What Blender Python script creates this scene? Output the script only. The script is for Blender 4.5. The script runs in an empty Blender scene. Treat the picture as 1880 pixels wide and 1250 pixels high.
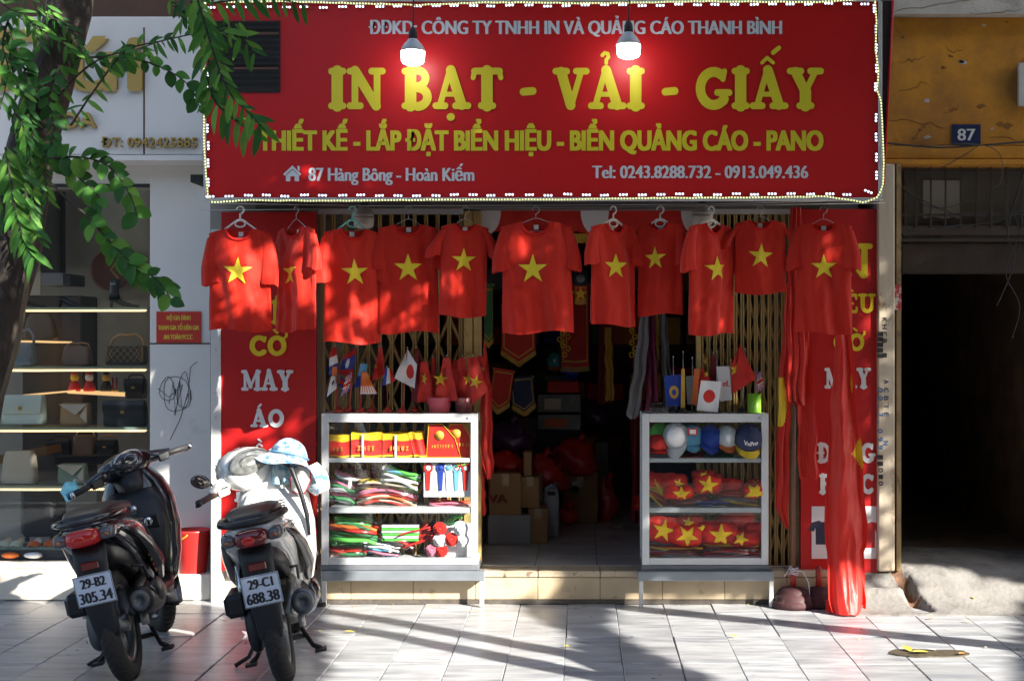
import bpy, math, random
from mathutils import Vector, Matrix, noise
random.seed(7)
scene = bpy.context.scene
COL = scene.collection
# ------------------------------------------------------------------ camera
D, SC = 9.0, 291.0
FP = SC * D
CX, CY, CZ = 1072.0, 624.0, 1.66
cam = bpy.data.cameras.new('camera')
cam_o = bpy.data.objects.new('camera', cam); COL.objects.link(cam_o)
cam_o.location = (0, -D, CZ); cam_o.rotation_euler = (math.radians(90), 0, 0)
cam.lens = 36 * FP / 1880.0
cam.shift_x = (940 - CX) / 1880.0
cam.shift_y = 0.0
cam.clip_end = 400
cam.dof.use_dof = True; cam.dof.focus_distance = 8.7; cam.dof.aperture_fstop = 4.0
scene.camera = cam_o
# ------------------------------------------------------------------ light
SUN = Vector((1.12, -.95, 0.80)).normalized()
world = bpy.data.worlds.new('World'); scene.world = world; world.use_nodes = True
wn = world.node_tree.nodes; wl = world.node_tree.links
wn.clear()
sky = wn.new('ShaderNodeTexSky'); sky.sky_type = 'NISHITA'; sky.sun_disc = False
sky.sun_elevation = math.asin(SUN.z); sky.sun_rotation = math.radians(130.3)
sky.air_density = 1.0; sky.dust_density = 1.5
bg = wn.new('ShaderNodeBackground'); bg.inputs['Strength'].default_value = 0.1
wo = wn.new('ShaderNodeOutputWorld')
wl.new(sky.outputs[0], bg.inputs[0]); wl.new(bg.outputs[0], wo.inputs[0])
sl = bpy.data.lights.new('sun', 'SUN'); sl.energy = 5.0; sl.angle = math.radians(0.55); sl.color = (1.0, 0.94, 0.85)
so = bpy.data.objects.new('sun', sl); COL.objects.link(so)
so.rotation_euler = SUN.to_track_quat('Z', 'Y').to_euler(); so.location = (12, -14, 12)
scene.view_settings.view_transform = 'Standard'; scene.view_settings.look = 'None'
scene.view_settings.exposure = 1.65; scene.view_settings.gamma = 1.0
scene.view_settings.use_curve_mapping = False
scene.cycles.max_bounces = 8; scene.cycles.transparent_max_bounces = 12
scene.cycles.diffuse_bounces = 6; scene.cycles.glossy_bounces = 3; scene.cycles.transmission_bounces = 4
scene.cycles.sample_clamp_indirect = 8.0
scene.cycles.caustics_reflective = False; scene.cycles.caustics_refractive = False
scene.cycles.use_denoising = True

def W(px, py, Y):
    s = FP / (D + Y)
    return Vector(((px - CX) / s, Y, CZ - (py - CY) / s))
def SX(px, Y): return (px - CX) * (D + Y) / FP
def SZ(py, Y): return CZ - (py - CY) * (D + Y) / FP
def L(n, Y): return n * (D + Y) / FP
# ------------------------------------------------------------------ materials
MATS = {}
def srgb(r, g, b):
    return tuple(((c / 255) / 12.92 if c / 255 <= .04045 else ((c / 255 + .055) / 1.055) ** 2.4) for c in (r, g, b))
def mat(name, col=(.5, .5, .5), rough=.6, metal=0., var=.12, vscale=6., bump=0., bscale=40., spec=.5, col2=None, c2scale=4., c2lo=.55, c2hi=.7,
        emit=None, estr=0., trans=0., obvar=0., coat=0., stretch=(1, 1, 1), sheen=0., alpha_gloss=None):
    if name in MATS: return MATS[name]
    m = bpy.data.materials.new(name); m.use_nodes = True
    n = m.node_tree.nodes; l = m.node_tree.links
    b = n['Principled BSDF']
    b.inputs['Roughness'].default_value = rough; b.inputs['Metallic'].default_value = metal
    b.inputs['Specular IOR Level'].default_value = spec
    b.inputs['Coat Weight'].default_value = coat
    if sheen: b.inputs['Sheen Weight'].default_value = sheen
    tc = n.new('ShaderNodeTexCoord'); mp = n.new('ShaderNodeMapping'); mp.inputs['Scale'].default_value = stretch
    l.new(tc.outputs['Object'], mp.inputs['Vector'])
    vec = mp.outputs[0]
    oi = None
    if obvar:
        oi = n.new('ShaderNodeObjectInfo')
        ad = n.new('ShaderNodeVectorMath'); ad.operation = 'ADD'
        sc_ = n.new('ShaderNodeVectorMath'); sc_.operation = 'SCALE'; sc_.inputs[3].default_value = 37.0
        cb = n.new('ShaderNodeCombineXYZ')
        for k in range(3): l.new(oi.outputs['Random'], cb.inputs[k])
        l.new(cb.outputs[0], sc_.inputs[0]); l.new(mp.outputs[0], ad.inputs[0]); l.new(sc_.outputs[0], ad.inputs[1]); vec = ad.outputs[0]
    nz = n.new('ShaderNodeTexNoise'); nz.inputs['Scale'].default_value = vscale; nz.inputs['Detail'].default_value = 5
    l.new(vec, nz.inputs['Vector'])
    mr = n.new('ShaderNodeMapRange'); mr.inputs[1].default_value = .25; mr.inputs[2].default_value = .75
    mr.inputs[3].default_value = 1 - var; mr.inputs[4].default_value = 1 + var
    l.new(nz.outputs[0], mr.inputs[0])
    base = n.new('ShaderNodeRGB'); base.outputs[0].default_value = (*col, 1)
    csrc = base.outputs[0]
    if col2:
        n2 = n.new('ShaderNodeTexNoise'); n2.inputs['Scale'].default_value = c2scale; n2.inputs['Detail'].default_value = 8; n2.inputs['Roughness'].default_value = .65
        l.new(vec, n2.inputs['Vector'])
        r2 = n.new('ShaderNodeMapRange'); r2.inputs[1].default_value = c2lo; r2.inputs[2].default_value = c2hi
        l.new(n2.outputs[0], r2.inputs[0])
        mx = n.new('ShaderNodeMixRGB'); mx.inputs[2].default_value = (*col2, 1)
        l.new(csrc, mx.inputs[1]); l.new(r2.outputs[0], mx.inputs[0]); csrc = mx.outputs[0]
    vm = n.new('ShaderNodeVectorMath'); vm.operation = 'SCALE'
    l.new(csrc, vm.inputs[0]); l.new(mr.outputs[0], vm.inputs[3]); out = vm.outputs[0]
    if obvar:
        mo = n.new('ShaderNodeMapRange'); mo.inputs[3].default_value = 1 - obvar; mo.inputs[4].default_value = 1 + obvar
        l.new(oi.outputs['Random'], mo.inputs[0])
        v2 = n.new('ShaderNodeVectorMath'); v2.operation = 'SCALE'; l.new(out, v2.inputs[0]); l.new(mo.outputs[0], v2.inputs[3]); out = v2.outputs[0]
    l.new(out, b.inputs['Base Color'])
    rr = n.new('ShaderNodeMapRange'); rr.inputs[3].default_value = max(0, rough - .08); rr.inputs[4].default_value = min(1, rough + .1)
    l.new(nz.outputs[0], rr.inputs[0]); l.new(rr.outputs[0], b.inputs['Roughness'])
    if bump:
        bn = n.new('ShaderNodeTexNoise'); bn.inputs['Scale'].default_value = bscale; bn.inputs['Detail'].default_value = 4
        l.new(vec, bn.inputs['Vector'])
        bu = n.new('ShaderNodeBump'); bu.inputs['Strength'].default_value = 1.0; bu.inputs['Distance'].default_value = bump
        l.new(bn.outputs[0], bu.inputs['Height']); l.new(bu.outputs[0], b.inputs['Normal'])
    if emit:
        b.inputs['Emission Color'].default_value = (*emit, 1); b.inputs['Emission Strength'].default_value = estr
    if trans:
        tr = n.new('ShaderNodeBsdfTranslucent'); l.new(out, tr.inputs[0])
        ms = n.new('ShaderNodeMixShader'); ms.inputs[0].default_value = trans
        o = n['Material Output']; l.new(b.outputs[0], ms.inputs[1]); l.new(tr.outputs[0], ms.inputs[2]); l.new(ms.outputs[0], o.inputs[0])
    MATS[name] = m
    return m
def glass(name, tint=(.95, .97, .97), gloss=.06, rough=.02):
    if name in MATS: return MATS[name]
    m = bpy.data.materials.new(name); m.use_nodes = True
    n = m.node_tree.nodes; l = m.node_tree.links; n.clear()
    o = n.new('ShaderNodeOutputMaterial'); t = n.new('ShaderNodeBsdfTransparent'); t.inputs[0].default_value = (*tint, 1)
    g = n.new('ShaderNodeBsdfGlossy'); g.inputs['Roughness'].default_value = rough
    lw = n.new('ShaderNodeLayerWeight'); lw.inputs[0].default_value = .12
    nz = n.new('ShaderNodeTexNoise'); nz.inputs['Scale'].default_value = 9; nz.inputs['Detail'].default_value = 5
    mr = n.new('ShaderNodeMapRange'); mr.inputs[3].default_value = gloss * .4; mr.inputs[4].default_value = gloss * 1.8
    l.new(nz.outputs[0], mr.inputs[0])
    ad = n.new('ShaderNodeMath'); ad.operation = 'ADD'; ad.use_clamp = True
    l.new(lw.outputs['Fresnel'], ad.inputs[0]); l.new(mr.outputs[0], ad.inputs[1])
    mx = n.new('ShaderNodeMixShader'); l.new(ad.outputs[0], mx.inputs[0]); l.new(t.outputs[0], mx.inputs[1]); l.new(g.outputs[0], mx.inputs[2]); l.new(mx.outputs[0], o.inputs[0])
    MATS[name] = m
    return m
# ------------------------------------------------------------------ mesh builder
class MB:
    def __init__(s): s.v = []; s.f = []; s.mi = []; s.sm = []
    def add(s, vs, fs, mi=0, sm=False, M=None):
        b = len(s.v)
        s.v += [(M @ Vector(v)) if M else Vector(v) for v in vs]
        for f in fs: s.f.append([b + i for i in f]); s.mi.append(mi); s.sm.append(sm)
        return s
    def box(s, x0, x1, y0, y1, z0, z1, mi=0, M=None, bev=0.):
        if bev:
            b = min(bev, abs(x1 - x0) * .45, abs(y1 - y0) * .45, abs(z1 - z0) * .45)
            vs = []
            cs = [(x0, x1), (y0, y1), (z0, z1)]
            idx = {}
            for i in range(2):
                for j in range(2):
                    for k in range(2):
                        for ax in range(3):
                            p = [cs[0][i], cs[1][j], cs[2][k]]
                            for a in range(3):
                                if a != ax: p[a] += b * (1 if (i, j, k)[a] == 0 else -1)
                            idx[(i, j, k, ax)] = len(vs); vs.append(p)
            fs = []
            for ax in range(3):
                o = [a for a in range(3) if a != ax]
                for sd in range(2):
                    q = []
                    for (u, w) in ((0, 0), (1, 0), (1, 1), (0, 1)):
                        t = [0, 0, 0]; t[ax] = sd; t[o[0]] = u; t[o[1]] = w
                        q.append(idx[(*t, ax)])
                    if (sd == 0) != (ax == 1): q.reverse()
                    fs.append(q)
            for ax in range(3):
                o = [a for a in range(3) if a != ax]
                for u in range(2):
                    for w in range(2):
                        q = []
                        for (e, a) in ((0, o[0]), (1, o[0]), (1, o[1]), (0, o[1])):
                            t = [0, 0, 0]; t[ax] = e; t[o[0]] = u; t[o[1]] = w
                            q.append(idx[(*t, a)])
                        fs.append(q)
            for i in range(2):
                for j in range(2):
                    for k in range(2): fs.append([idx[(i, j, k, a)] for a in range(3)])
            return s.add(vs, fs, mi, False, M)
        v = [(x0, y0, z0), (x1, y0, z0), (x1, y1, z0), (x0, y1, z0), (x0, y0, z1), (x1, y0, z1), (x1, y1, z1), (x0, y1, z1)]
        return s.add(v, [(0, 3, 2, 1), (4, 5, 6, 7), (0, 1, 5, 4), (1, 2, 6, 5), (2, 3, 7, 6), (3, 0, 4, 7)], mi, False, M)
    def tube(s, pts, r, n=8, mi=0, cap=True, M=None, sm=True, flat=1.0):
        pts = [Vector(p) for p in pts]; rs = r if isinstance(r, (list, tuple)) else [r] * len(pts)
        rings = []; up = None
        for i, p in enumerate(pts):
            t = (pts[min(i + 1, len(pts) - 1)] - pts[max(i - 1, 0)]).normalized()
            if up is None:
                up = Vector((0, 0, 1)) if abs(t.z) < .9 else Vector((0, 1, 0))
            a = t.cross(up)
            if a.length < 1e-6: a = t.cross(Vector((1, 0, 0)))
            a.normalize(); b = a.cross(t).normalized(); up = b
            rings.append([p + a * math.cos(6.28318 * k / n) * rs[i] + b * math.sin(6.28318 * k / n) * rs[i] * flat for k in range(n)])
        return s.loft(rings, mi, cap, M, sm)
    def loft(s, rings, mi=0, cap=True, M=None, sm=True, closed=True):
        n = len(rings[0]); vs = [v for r in rings for v in r]; fs = []
        for i in range(len(rings) - 1):
            for k in range(n if closed else n - 1):
                a = i * n + k; b = i * n + (k + 1) % n
                fs.append((a, b, b + n, a + n))
        if cap and closed: fs.append(list(range(n - 1, -1, -1))); fs.append([(len(rings) - 1) * n + k for k in range(n)])
        return s.add(vs, fs, mi, sm, M)
    def lathe(s, prof, n=16, mi=0, M=None, cap=True, sm=True):
        return s.loft([[Vector((r * math.cos(6.28318 * k / n), r * math.sin(6.28318 * k / n), z)) for k in range(n)] for r, z in prof], mi, cap, M, sm)
    def ell(s, c, r, mi=0, n=14, m=8, M=None, jit=0, z0=-1., z1=1.):
        c = Vector(c); rings = []
        a0 = math.asin(max(-1, z0)); a1 = math.asin(min(1, z1))
        for j in range(m + 1):
            a = a0 + (a1 - a0) * j / m; ca, sa = max(math.cos(a), 1e-3), math.sin(a)
            ring = []
            for k in range(n):
                t = 6.28318 * k / n
                p = Vector((math.cos(t) * ca * r[0], math.sin(t) * ca * r[1], sa * r[2]))
                if jit:
                    q = noise.noise((p + c) * jit[1]); p = p * (1 + jit[0] * q)
                ring.append(c + p)
            rings.append(ring)
        return s.loft(rings, mi, True, M)
    def prism(s, poly, y0, y1, mi=0, M=None, sm=False):
        """2D polygon in x,z extruded from y0 (front, low y) to y1"""
        n = len(poly)
        ar = sum(poly[i][0] * poly[(i + 1) % n][1] - poly[(i + 1) % n][0] * poly[i][1] for i in range(n))
        if ar < 0: poly = poly[::-1]
        vs = [(p[0], y0, p[1]) for p in poly] + [(p[0], y1, p[1]) for p in poly]
        fs = [list(range(n)), list(range(2 * n - 1, n - 1, -1))]
        for i in range(n): j = (i + 1) % n; fs.append((i, n + i, n + j, j))
        return s.add(vs, fs, mi, sm, M)
    def sheet(s, f, nu, nv, mi=0, M=None, sm=True, mif=None):
        vs = [f(i / nu, j / nv) for j in range(nv + 1) for i in range(nu + 1)]
        b = len(s.v); s.v += [(M @ Vector(v)) if M else Vector(v) for v in vs]
        for j in range(nv):
            for i in range(nu):
                a = b + j * (nu + 1) + i
                s.f.append([a, a + 1, a + nu + 2, a + nu + 1]); s.sm.append(sm)
                s.mi.append(mif((i + .5) / nu, (j + .5) / nv) if mif else mi)
        return s
    def mesh(s, name, mats, off=Vector((0, 0, 0))):
        me = bpy.data.meshes.new(name)
        me.from_pydata([tuple(v - off) for v in s.v], [], s.f)
        for m in (mats if isinstance(mats, (list, tuple)) else [mats]): me.materials.append(m)
        me.polygons.foreach_set('material_index', s.mi); me.polygons.foreach_set('use_smooth', s.sm)
        me.update(); return me
    def build(s, name, mats, parent=None, kind=None, at=None):
        """verts in world coordinates; the object's origin is its parent's origin (or 'at')"""
        pw = Vector((0, 0, 0)); q = parent
        while q is not None: pw = pw + q.location; q = q.parent
        org = Vector(at) if at is not None else pw
        o = bpy.data.objects.new(name, s.mesh(name, mats, org)); COL.objects.link(o)
        o.parent = parent; o.location = org - pw
        if kind: o['kind'] = kind
        return o
def tag(o, label=None, cat=None, group=None, kind=None):
    if label: o['label'] = label
    if cat: o['category'] = cat
    if group: o['group'] = group
    if kind: o['kind'] = kind
    return o
def thing(name, label, cat, loc=(0, 0, 0), group=None):
    o = bpy.data.objects.new(name, None); COL.objects.link(o); o.location = loc; o.empty_display_size = .1
    return tag(o, label, cat, group)
def inst(src, parent=None, loc=None, rot=None, scl=None, name=None):
    o = src.copy(); COL.objects.link(o); o.parent = parent if parent is not None else src.parent
    if loc is not None: o.location = loc
    if rot is not None: o.rotation_euler = rot
    if scl is not None: o.scale = scl
    if name: o.name = name
    return o
def RX(a): return Matrix.Rotation(a, 4, 'X')
def RY(a): return Matrix.Rotation(a, 4, 'Y')
def RZ(a): return Matrix.Rotation(a, 4, 'Z')
def T(x, y=None, z=None): return Matrix.Translation(Vector((x, y, z)) if y is not None else Vector(x))
def nz3(x, y, z=0): return noise.noise(Vector((x, y, z)))
# ------------------------------------------------------------------ lettering
def font_mesh(body, bold=0.0):
    cu = bpy.data.curves.new('lettering', 'FONT'); cu.body = body; cu.size = 1; cu.resolution_u = 3
    o = bpy.data.objects.new('lettering', cu)
    me = o.to_mesh()
    vs = [Vector((v.co.x, 0, v.co.y)) for v in me.vertices]; fs = [list(p.vertices) for p in me.polygons]
    o.to_mesh_clear(); bpy.data.objects.remove(o); bpy.data.curves.remove(cu)
    return vs, fs
CAP = 0.0
_v, _ = font_mesh('H'); CAP = max(v.z for v in _v) - min(v.z for v in _v)
def add_text(mb, body, x0, x1, zb, cap, y, bold=.02, mi=0, M=None):
    """flat print in the x,z plane at depth y, from x0 to x1, baseline zb, cap height cap (metres)"""
    vs, fs = font_mesh(body)
    a = min(v.x for v in vs); b = max(v.x for v in vs)
    kx = (x1 - x0) / (b - a); kz = cap / CAP
    # bold is metres of growth in x; in z half as much
    offs = [(0, 0)] if bold <= 0 else [(dx * bold, dz * bold * .6) for dx in (-1, -.33, .33, 1) for dz in ((-1, 1) if bold > .006 else (0,))]
    kx *= (x1 - x0 - 2 * bold) / (x1 - x0); kz *= (cap - bold * 1.2) / cap
    for q, (dx, dz) in enumerate(offs):
        mb.add([(x0 + bold + (v.x - a) * kx + dx, y - q * .00025, zb + bold * .6 + v.z * kz + dz) for v in vs], fs, mi, False, M)
def add_marks(mb, x0, x1, zb, cap, y, seed=0, mi=0, M=None):
    """a worn, unreadable line of print: short uneven strokes"""
    r = random.Random(seed); x = x0
    while x < x1 - cap * .3:
        w = cap * r.uniform(.35, .7)
        for k in range(3):
            if r.random() < .5: mb.box(x + w * .3 * k, x + w * .3 * k + cap * .14, y - .0006 - k * .0001, y, zb + cap * r.uniform(0, .2), zb + cap * r.uniform(.7, 1), mi, M)
            else: mb.box(x, x + w * .8, y - .0007 - k * .0001, y, zb + cap * (.1 + .33 * k), zb + cap * (.24 + .33 * k), mi, M)
        x += w + cap * .25
def _glyph(ch):
    """heavy slab letter, cap height 1: list of pieces (polyline, width) + advance"""
    w, t = .29, .165
    h = t / 2; T1 = 1 - h
    def st(x, z0=h, z1=T1, ww=w): return ([(x, z0), (x, z1)], ww)
    def ser(x0, x1, z): return ([(x0, z), (x1, z)], t)
    def arc(cx, cz, rx, rz, a0, a1, ww, n=12):
        return ([(cx + rx * math.cos(math.radians(a0 + (a1 - a0) * i / n)), cz + rz * math.sin(math.radians(a0 + (a1 - a0) * i / n))) for i in range(n + 1)], ww)
    G = {
     'I': ([st(.25), ser(.1, .4, h), ser(.1, .4, T1)], .5),
     'N': ([st(.2, ww=.17), st(.76, ww=.17), ([(.2, .93), (.74, .08)], .24), ser(.07, .34, h), ser(.07, .24, T1), ser(.62, .9, T1)], .98),
     'B': ([st(.25), ser(.1, .45, h), ser(.1, .45, T1), arc(.43, .745, .2, .19, 90, -90, .2), arc(.43, .29, .25, .225, 90, -90, .22)], .83),
     'A': ([([(.42, .94), (.17, .1)], .15), ([(.44, .94), (.72, .1)], .25), ([(.3, .36), (.6, .36)], .12), ser(.06, .3, h), ser(.56, .88, h)], .94),
     'T': ([st(.42), ser(.27, .57, h), ser(.1, .74, T1), ([(.1, .9), (.07, .76)], .13), ([(.74, .9), (.77, .76)], .13)], .84),
     'V': ([([(.2, .9), (.44, .1)], .25), ([(.7, .9), (.46, .1)], .15), ser(.06, .34, T1), ser(.58, .84, T1)], .9),
     'G': ([arc(.47, .5, .34, .4, 55, 320, .24, 18), ([(.72, .2), (.72, .36)], .22), ser(.56, .86, .4), ([(.7, .72), (.74, .92)], .13)], .9),
     'Y': ([st(.45, h, .45), ([(.45, .42), (.2, .9)], .24), ([(.45, .42), (.7, .9)], .15), ser(.3, .6, h), ser(.06, .34, T1), ser(.58, .84, T1)], .9),
     'E': ([st(.24), ser(.1, .66, h), ser(.1, .66, T1), ([(.3, .5), (.5, .5)], .13), ([(.68, .9), (.69, .74)], .12), ([(.7, .1), (.72, .28)], .12)], .8),
     'H': ([st(.22, ww=.23), st(.74, ww=.23), ([(.25, .5), (.7, .5)], .13), ser(.08, .36, h), ser(.08, .36, T1), ser(.6, .88, h), ser(.6, .88, T1)], .96),
     'U': ([([(.22, .9), (.22, .38)], .23), arc(.46, .36, .24, .26, 180, 360, .2), ([(.7, .36), (.7, .9)], .15), ser(.06, .38, T1), ser(.58, .84, T1)], .92),
     'C': ([arc(.46, .5, .33, .4, 50, 312, .24, 18), ([(.7, .72), (.74, .9)], .13)], .82),
     'O': ([arc(.46, .5, .32, .4, 0, 360, .23, 24)], .94),
     'M': ([st(.19, ww=.15), st(.92, ww=.23), ([(.22, .9), (.52, .2)], .22), ([(.52, .2), (.88, .9)], .13), ser(.06, .32, h), ser(.06, .24, T1), ser(.78, 1.06, h), ser(.88, 1.04, T1)], 1.14),
     'D': ([st(.25), ser(.1, .4, h), ser(.1, .4, T1), arc(.38, .5, .36, .42, 88, -88, .21, 14)], .9),
     'P': ([st(.25), ser(.1, .42, h), ser(.1, .42, T1), arc(.42, .72, .23, .205, 90, -90, .2)], .8),
     '-': ([([(.12, .42), (.36, .44)], .19)], .5), ' ': ([], .38), '1': ([st(.22)], .44),
    }
    return G[ch]
MARK = {'Ạ': ('A', 'dot'), 'Ả': ('A', 'hook'), 'Ấ': ('A', 'circ_acute'), 'Ê': ('E', 'circ'), 'Ờ': ('O', 'horn_grave'), 'Á': ('A', 'acute'),
        'Ồ': ('O', 'circ_grave'), 'Ụ': ('U', 'dot'), 'Đ': ('D', 'bar')}
def add_slab(mb, text, x0, x1, zb, cap, y, mi=0, th=.0, M=None):
    pcs = []; x = 0
    for ch in text:
        b, mk = MARK.get(ch, (ch, ''))
        g, adv = _glyph(b)
        for pl, w in g: pcs.append(([(x + p[0], p[1]) for p in pl], w))
        cx = x + adv * .47
        if mk == 'dot': pcs.append(([(cx - .01, -.19), (cx + .01, -.19)], .19))
        if 'hook' in mk: pcs.append(([(cx - .1, 1.3), (cx - .04, 1.36), (cx + .04, 1.34), (cx + .06, 1.26), (cx, 1.19), (cx, 1.11)], .09))
        if 'circ' in mk: pcs.append(([(cx - .15, 1.12), (cx - .02, 1.24), (cx + .13, 1.12)], .09))
        if mk == 'acute': pcs.append(([(cx - .02, 1.12), (cx + .1, 1.26)], .12))
        if mk == 'circ_acute': pcs.append(([(cx + .13, 1.36), (cx + .28, 1.48)], .11))
        if mk == 'circ_grave': pcs.append(([(cx - .06, 1.46), (cx + .08, 1.36)], .1))
        if mk == 'horn_grave':
            pcs.append(([(x + adv * .82, .84), (x + adv * .96, .98), (x + adv * .94, 1.1)], .12)); pcs.append(([(cx - .12, 1.28), (cx + .03, 1.14)], .12))
        if mk == 'bar': pcs.append(([(x + .0, .5), (x + .42, .5)], .11))
        x += adv
    kx = (x1 - x0) / max(x, .01)
    q = 0
    for pl, w in pcs:
        for a, b in zip(pl[:-1], pl[1:]):
            dx, dz = b[0] - a[0], b[1] - a[1]; ln = math.hypot(dx, dz) or 1
            tx, tz = dx / ln, dz / ln; ang = math.atan2(tz, tx)
            pts = []
            for k in range(7): t = ang + math.pi / 2 + math.pi * k / 6; pts.append((a[0] + math.cos(t) * w / 2, a[1] + math.sin(t) * w / 2))
            for k in range(7): t = ang - math.pi / 2 + math.pi * k / 6; pts.append((b[0] + math.cos(t) * w / 2, b[1] + math.sin(t) * w / 2))
            P = [(x0 + p[0] * kx, y - q * .00012, zb + p[1] * cap) for p in pts]
            if th:
                n = len(P); mb.add(P + [(p[0], y + th, p[2]) for p in P], [list(range(n))] + [(i, n + i, n + (i + 1) % n, (i + 1) % n) for i in range(n)], mi, False, M)
            else: mb.add(P, [list(range(len(P)))], mi, False, M)
            q = (q + 1) % 40
def add_slab_words(text, x0, x1, zb, cap, y, name, m, par):
    tot = sum(_glyph(MARK.get(c, (c, ''))[0])[1] for c in text); k = (x1 - x0) / tot; x = x0
    for w in text.split(' '):
        ww = sum(_glyph(MARK.get(c, (c, ''))[0])[1] for c in w) * k
        b = MB(); add_slab(b, w, x, x + ww, zb, cap, y); b.build(name, m, par); x += ww + .38 * k
def star_pts(cx, cz, r, rot=0., k=.382):
    return [(cx + (r if i % 2 == 0 else r * k) * math.sin(rot + i * math.pi / 5), cz + (r if i % 2 == 0 else r * k) * math.cos(rot + i * math.pi / 5)) for i in range(10)]
def add_star(mb, cx, cz, r, fy, off=-.003, mi=0, rot=0., n=7, sx=1.0):
    """five-pointed star subdivided and laid on the surface y = fy(x,z)"""
    P = star_pts(0, 0, r, rot)
    for i in range(10):
        a, b = P[i], P[(i + 1) % 10]
        vs = []; fs = []
        for u in range(n + 1):
            for v in range(u + 1):
                fa = (u - v) / n; fb = v / n
                x = (a[0] * fa + b[0] * fb) * sx + cx; z = a[1] * fa + b[1] * fb + cz
                vs.append((x, fy(x, z) + off, z))
        ix = lambda u, v: u * (u + 1) // 2 + v
        for u in range(n):
            for v in range(u + 1):
                fs.append((ix(u, v), ix(u + 1, v), ix(u + 1, v + 1)))
                if v < u: fs.append((ix(u, v), ix(u + 1, v + 1), ix(u, v + 1)))
        mb.add(vs, fs, mi, True)
# common materials
RED = srgb(225, 22, 14)
M_shirt = mat('red_jersey', (.66, .022, .008), .62, var=.07, vscale=3, bump=.012, bscale=8, stretch=(1.5, 1, .55), spec=.25, trans=.18, sheen=.2)
M_collar = mat('red_rib', (.55, .014, .010), .7, var=.1, bump=.0005, bscale=300, spec=.2)
M_yel = mat('yellow_print', (.78, .60, .03), .5, var=.05, spec=.3)
M_flag = mat('red_flag_satin', (.66, .020, .010), .42, var=.06, vscale=4, bump=.010, bscale=10, stretch=(1.4, 1, .5), spec=.4, trans=.22, sheen=.3)
M_white_pl = mat('white_plastic', (.78, .78, .76), .4, var=.04)
M_teal_pl = mat('teal_plastic', (.22, .55, .5), .4, var=.04)
M_wire = mat('steel_wire', (.5, .5, .5), .35, metal=.9, var=.05)
M_black = mat('black_rubber', (.018, .018, .019), .6, var=.2, vscale=20)
M_glass = glass('clear_glass', (.96, .98, .98), .03)
# ================================================================== GROUND
m_road = mat('asphalt', (.05, .05, .052), .85, var=.25, vscale=9, bump=.002, bscale=90)
m_bed = mat('mortar_bed', (.06, .055, .05), .9, var=.3, vscale=14, bump=.002)
m_tile = mat('marble_paving', (.43, .44, .45), .30, var=.26, vscale=5, col2=(.22, .235, .26), c2scale=2.6, c2lo=.46, c2hi=.70, bump=.0009, bscale=45, obvar=.13, stretch=(.8, 4.5, 1), spec=.5)
m_kerb = mat('kerb_stone', (.3, .3, .29), .8, var=.2, bump=.002)
m_conc = mat('old_concrete', (.21, .20, .185), .9, var=.25, vscale=7, col2=(.12, .105, .09), c2scale=6, bump=.007, bscale=30)
MB().add([(-60, -60, -.16), (60, -60, -.16), (60, 40, -.16), (-60, 40, -.16)], [(0, 1, 2, 3)]).build('road', m_road, kind='structure')
pv = MB().box(-14, 14, -4.7, .42, -.2, -.012, 0).build('pavement', m_bed, kind='structure')
MB().box(-14, 14, -4.9, -4.705, -.2, -.002, 0, bev=.02).build('kerb', m_kerb, kind='structure')
# paving slabs 0.30 x 0.67 m
tb = MB().box(-.1484, .1484, -.3343, .3343, -.03, 0, bev=.003).mesh('paving_tile', m_tile)
def tile_obj(name, me, parent, loc, rot=(0, 0, 0)):
    o = bpy.data.objects.new(name, me); COL.objects.link(o); o.parent = parent; o.location = loc; o.rotation_euler = rot; return o
rng = random.Random(3)
x0t = -.10 - .3 * 13
for r in range(6):
    yc = .335 - .67 * r - .31
    for c in range(24):
        xc = x0t + .15 + .3 * c
        tile_obj('paving_tile', tb, pv, (xc + rng.uniform(-.0015, .0015), yc, rng.uniform(-.006, .0)), (rng.uniform(-.005, .005), rng.uniform(-.011, .011), rng.uniform(-.005, .005)))
st = MB()   # slabs beyond the view
for r in range(-0, 7):
    yc = .025 - .67 * r
    for c in range(-22, 47):
        if 0 <= c < 24 and r < 6: continue
        xc = x0t + .15 + .3 * c
        if abs(xc) < 13.8 and yc > -4.5: st.box(xc - .148, xc + .148, yc - .332, yc + .332, -.03, rng.uniform(-.003, 0), 0)
st.build('paving_slab_field', m_tile, pv, kind='stuff')
# ================================================================== STEP AND SHOP FLOOR
FZ = .21
m_step = mat('cream_step_tile', (.52, .41, .27), .35, var=.14, vscale=7, col2=(.26, .17, .09), c2scale=9, c2lo=.6, c2hi=.72, bump=.0006, obvar=.06)
m_dirt = mat('grimy_mortar', (.10, .085, .07), .9, var=.3, vscale=25, bump=.003)
m_floor = mat('floor_tile', (.60, .58, .57), .22, var=.10, vscale=2.5, col2=(.3, .28, .27), c2scale=2.5, obvar=.05)
m_tread = mat('cream_tread', (.52, .42, .29), .5, var=.15, col2=(.15, .10, .08), c2scale=11, c2lo=.56, c2hi=.64, bump=.001)
step = MB().box(-1.66, 1.56, .006, .5, -.02, FZ - .012).box(-1.66, 1.56, -.004, .006, .0, .028, 0).build('entrance_step', m_dirt, kind='structure')
xs = -1.66; k = 0
while xs < 1.55:
    w = .393 if k else .19
    x1 = min(xs + w, 1.56)
    MB().box(xs + .0015, x1 - .0015, -.006, .01, .03, FZ - .045, bev=.002).build('riser_tile', m_step, step)
    MB().box(xs + .0015, x1 - .0015, -.014 + rng.uniform(-.003, .003), .2, FZ - .042, FZ - .001, bev=.006).build('tread_tile', m_tread, step)
    xs = x1; k += 1
fl = MB().box(-1.72, 1.56, .2, 5.0, .05, FZ - .008).build('shop_floor', m_dirt, kind='structure')
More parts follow.
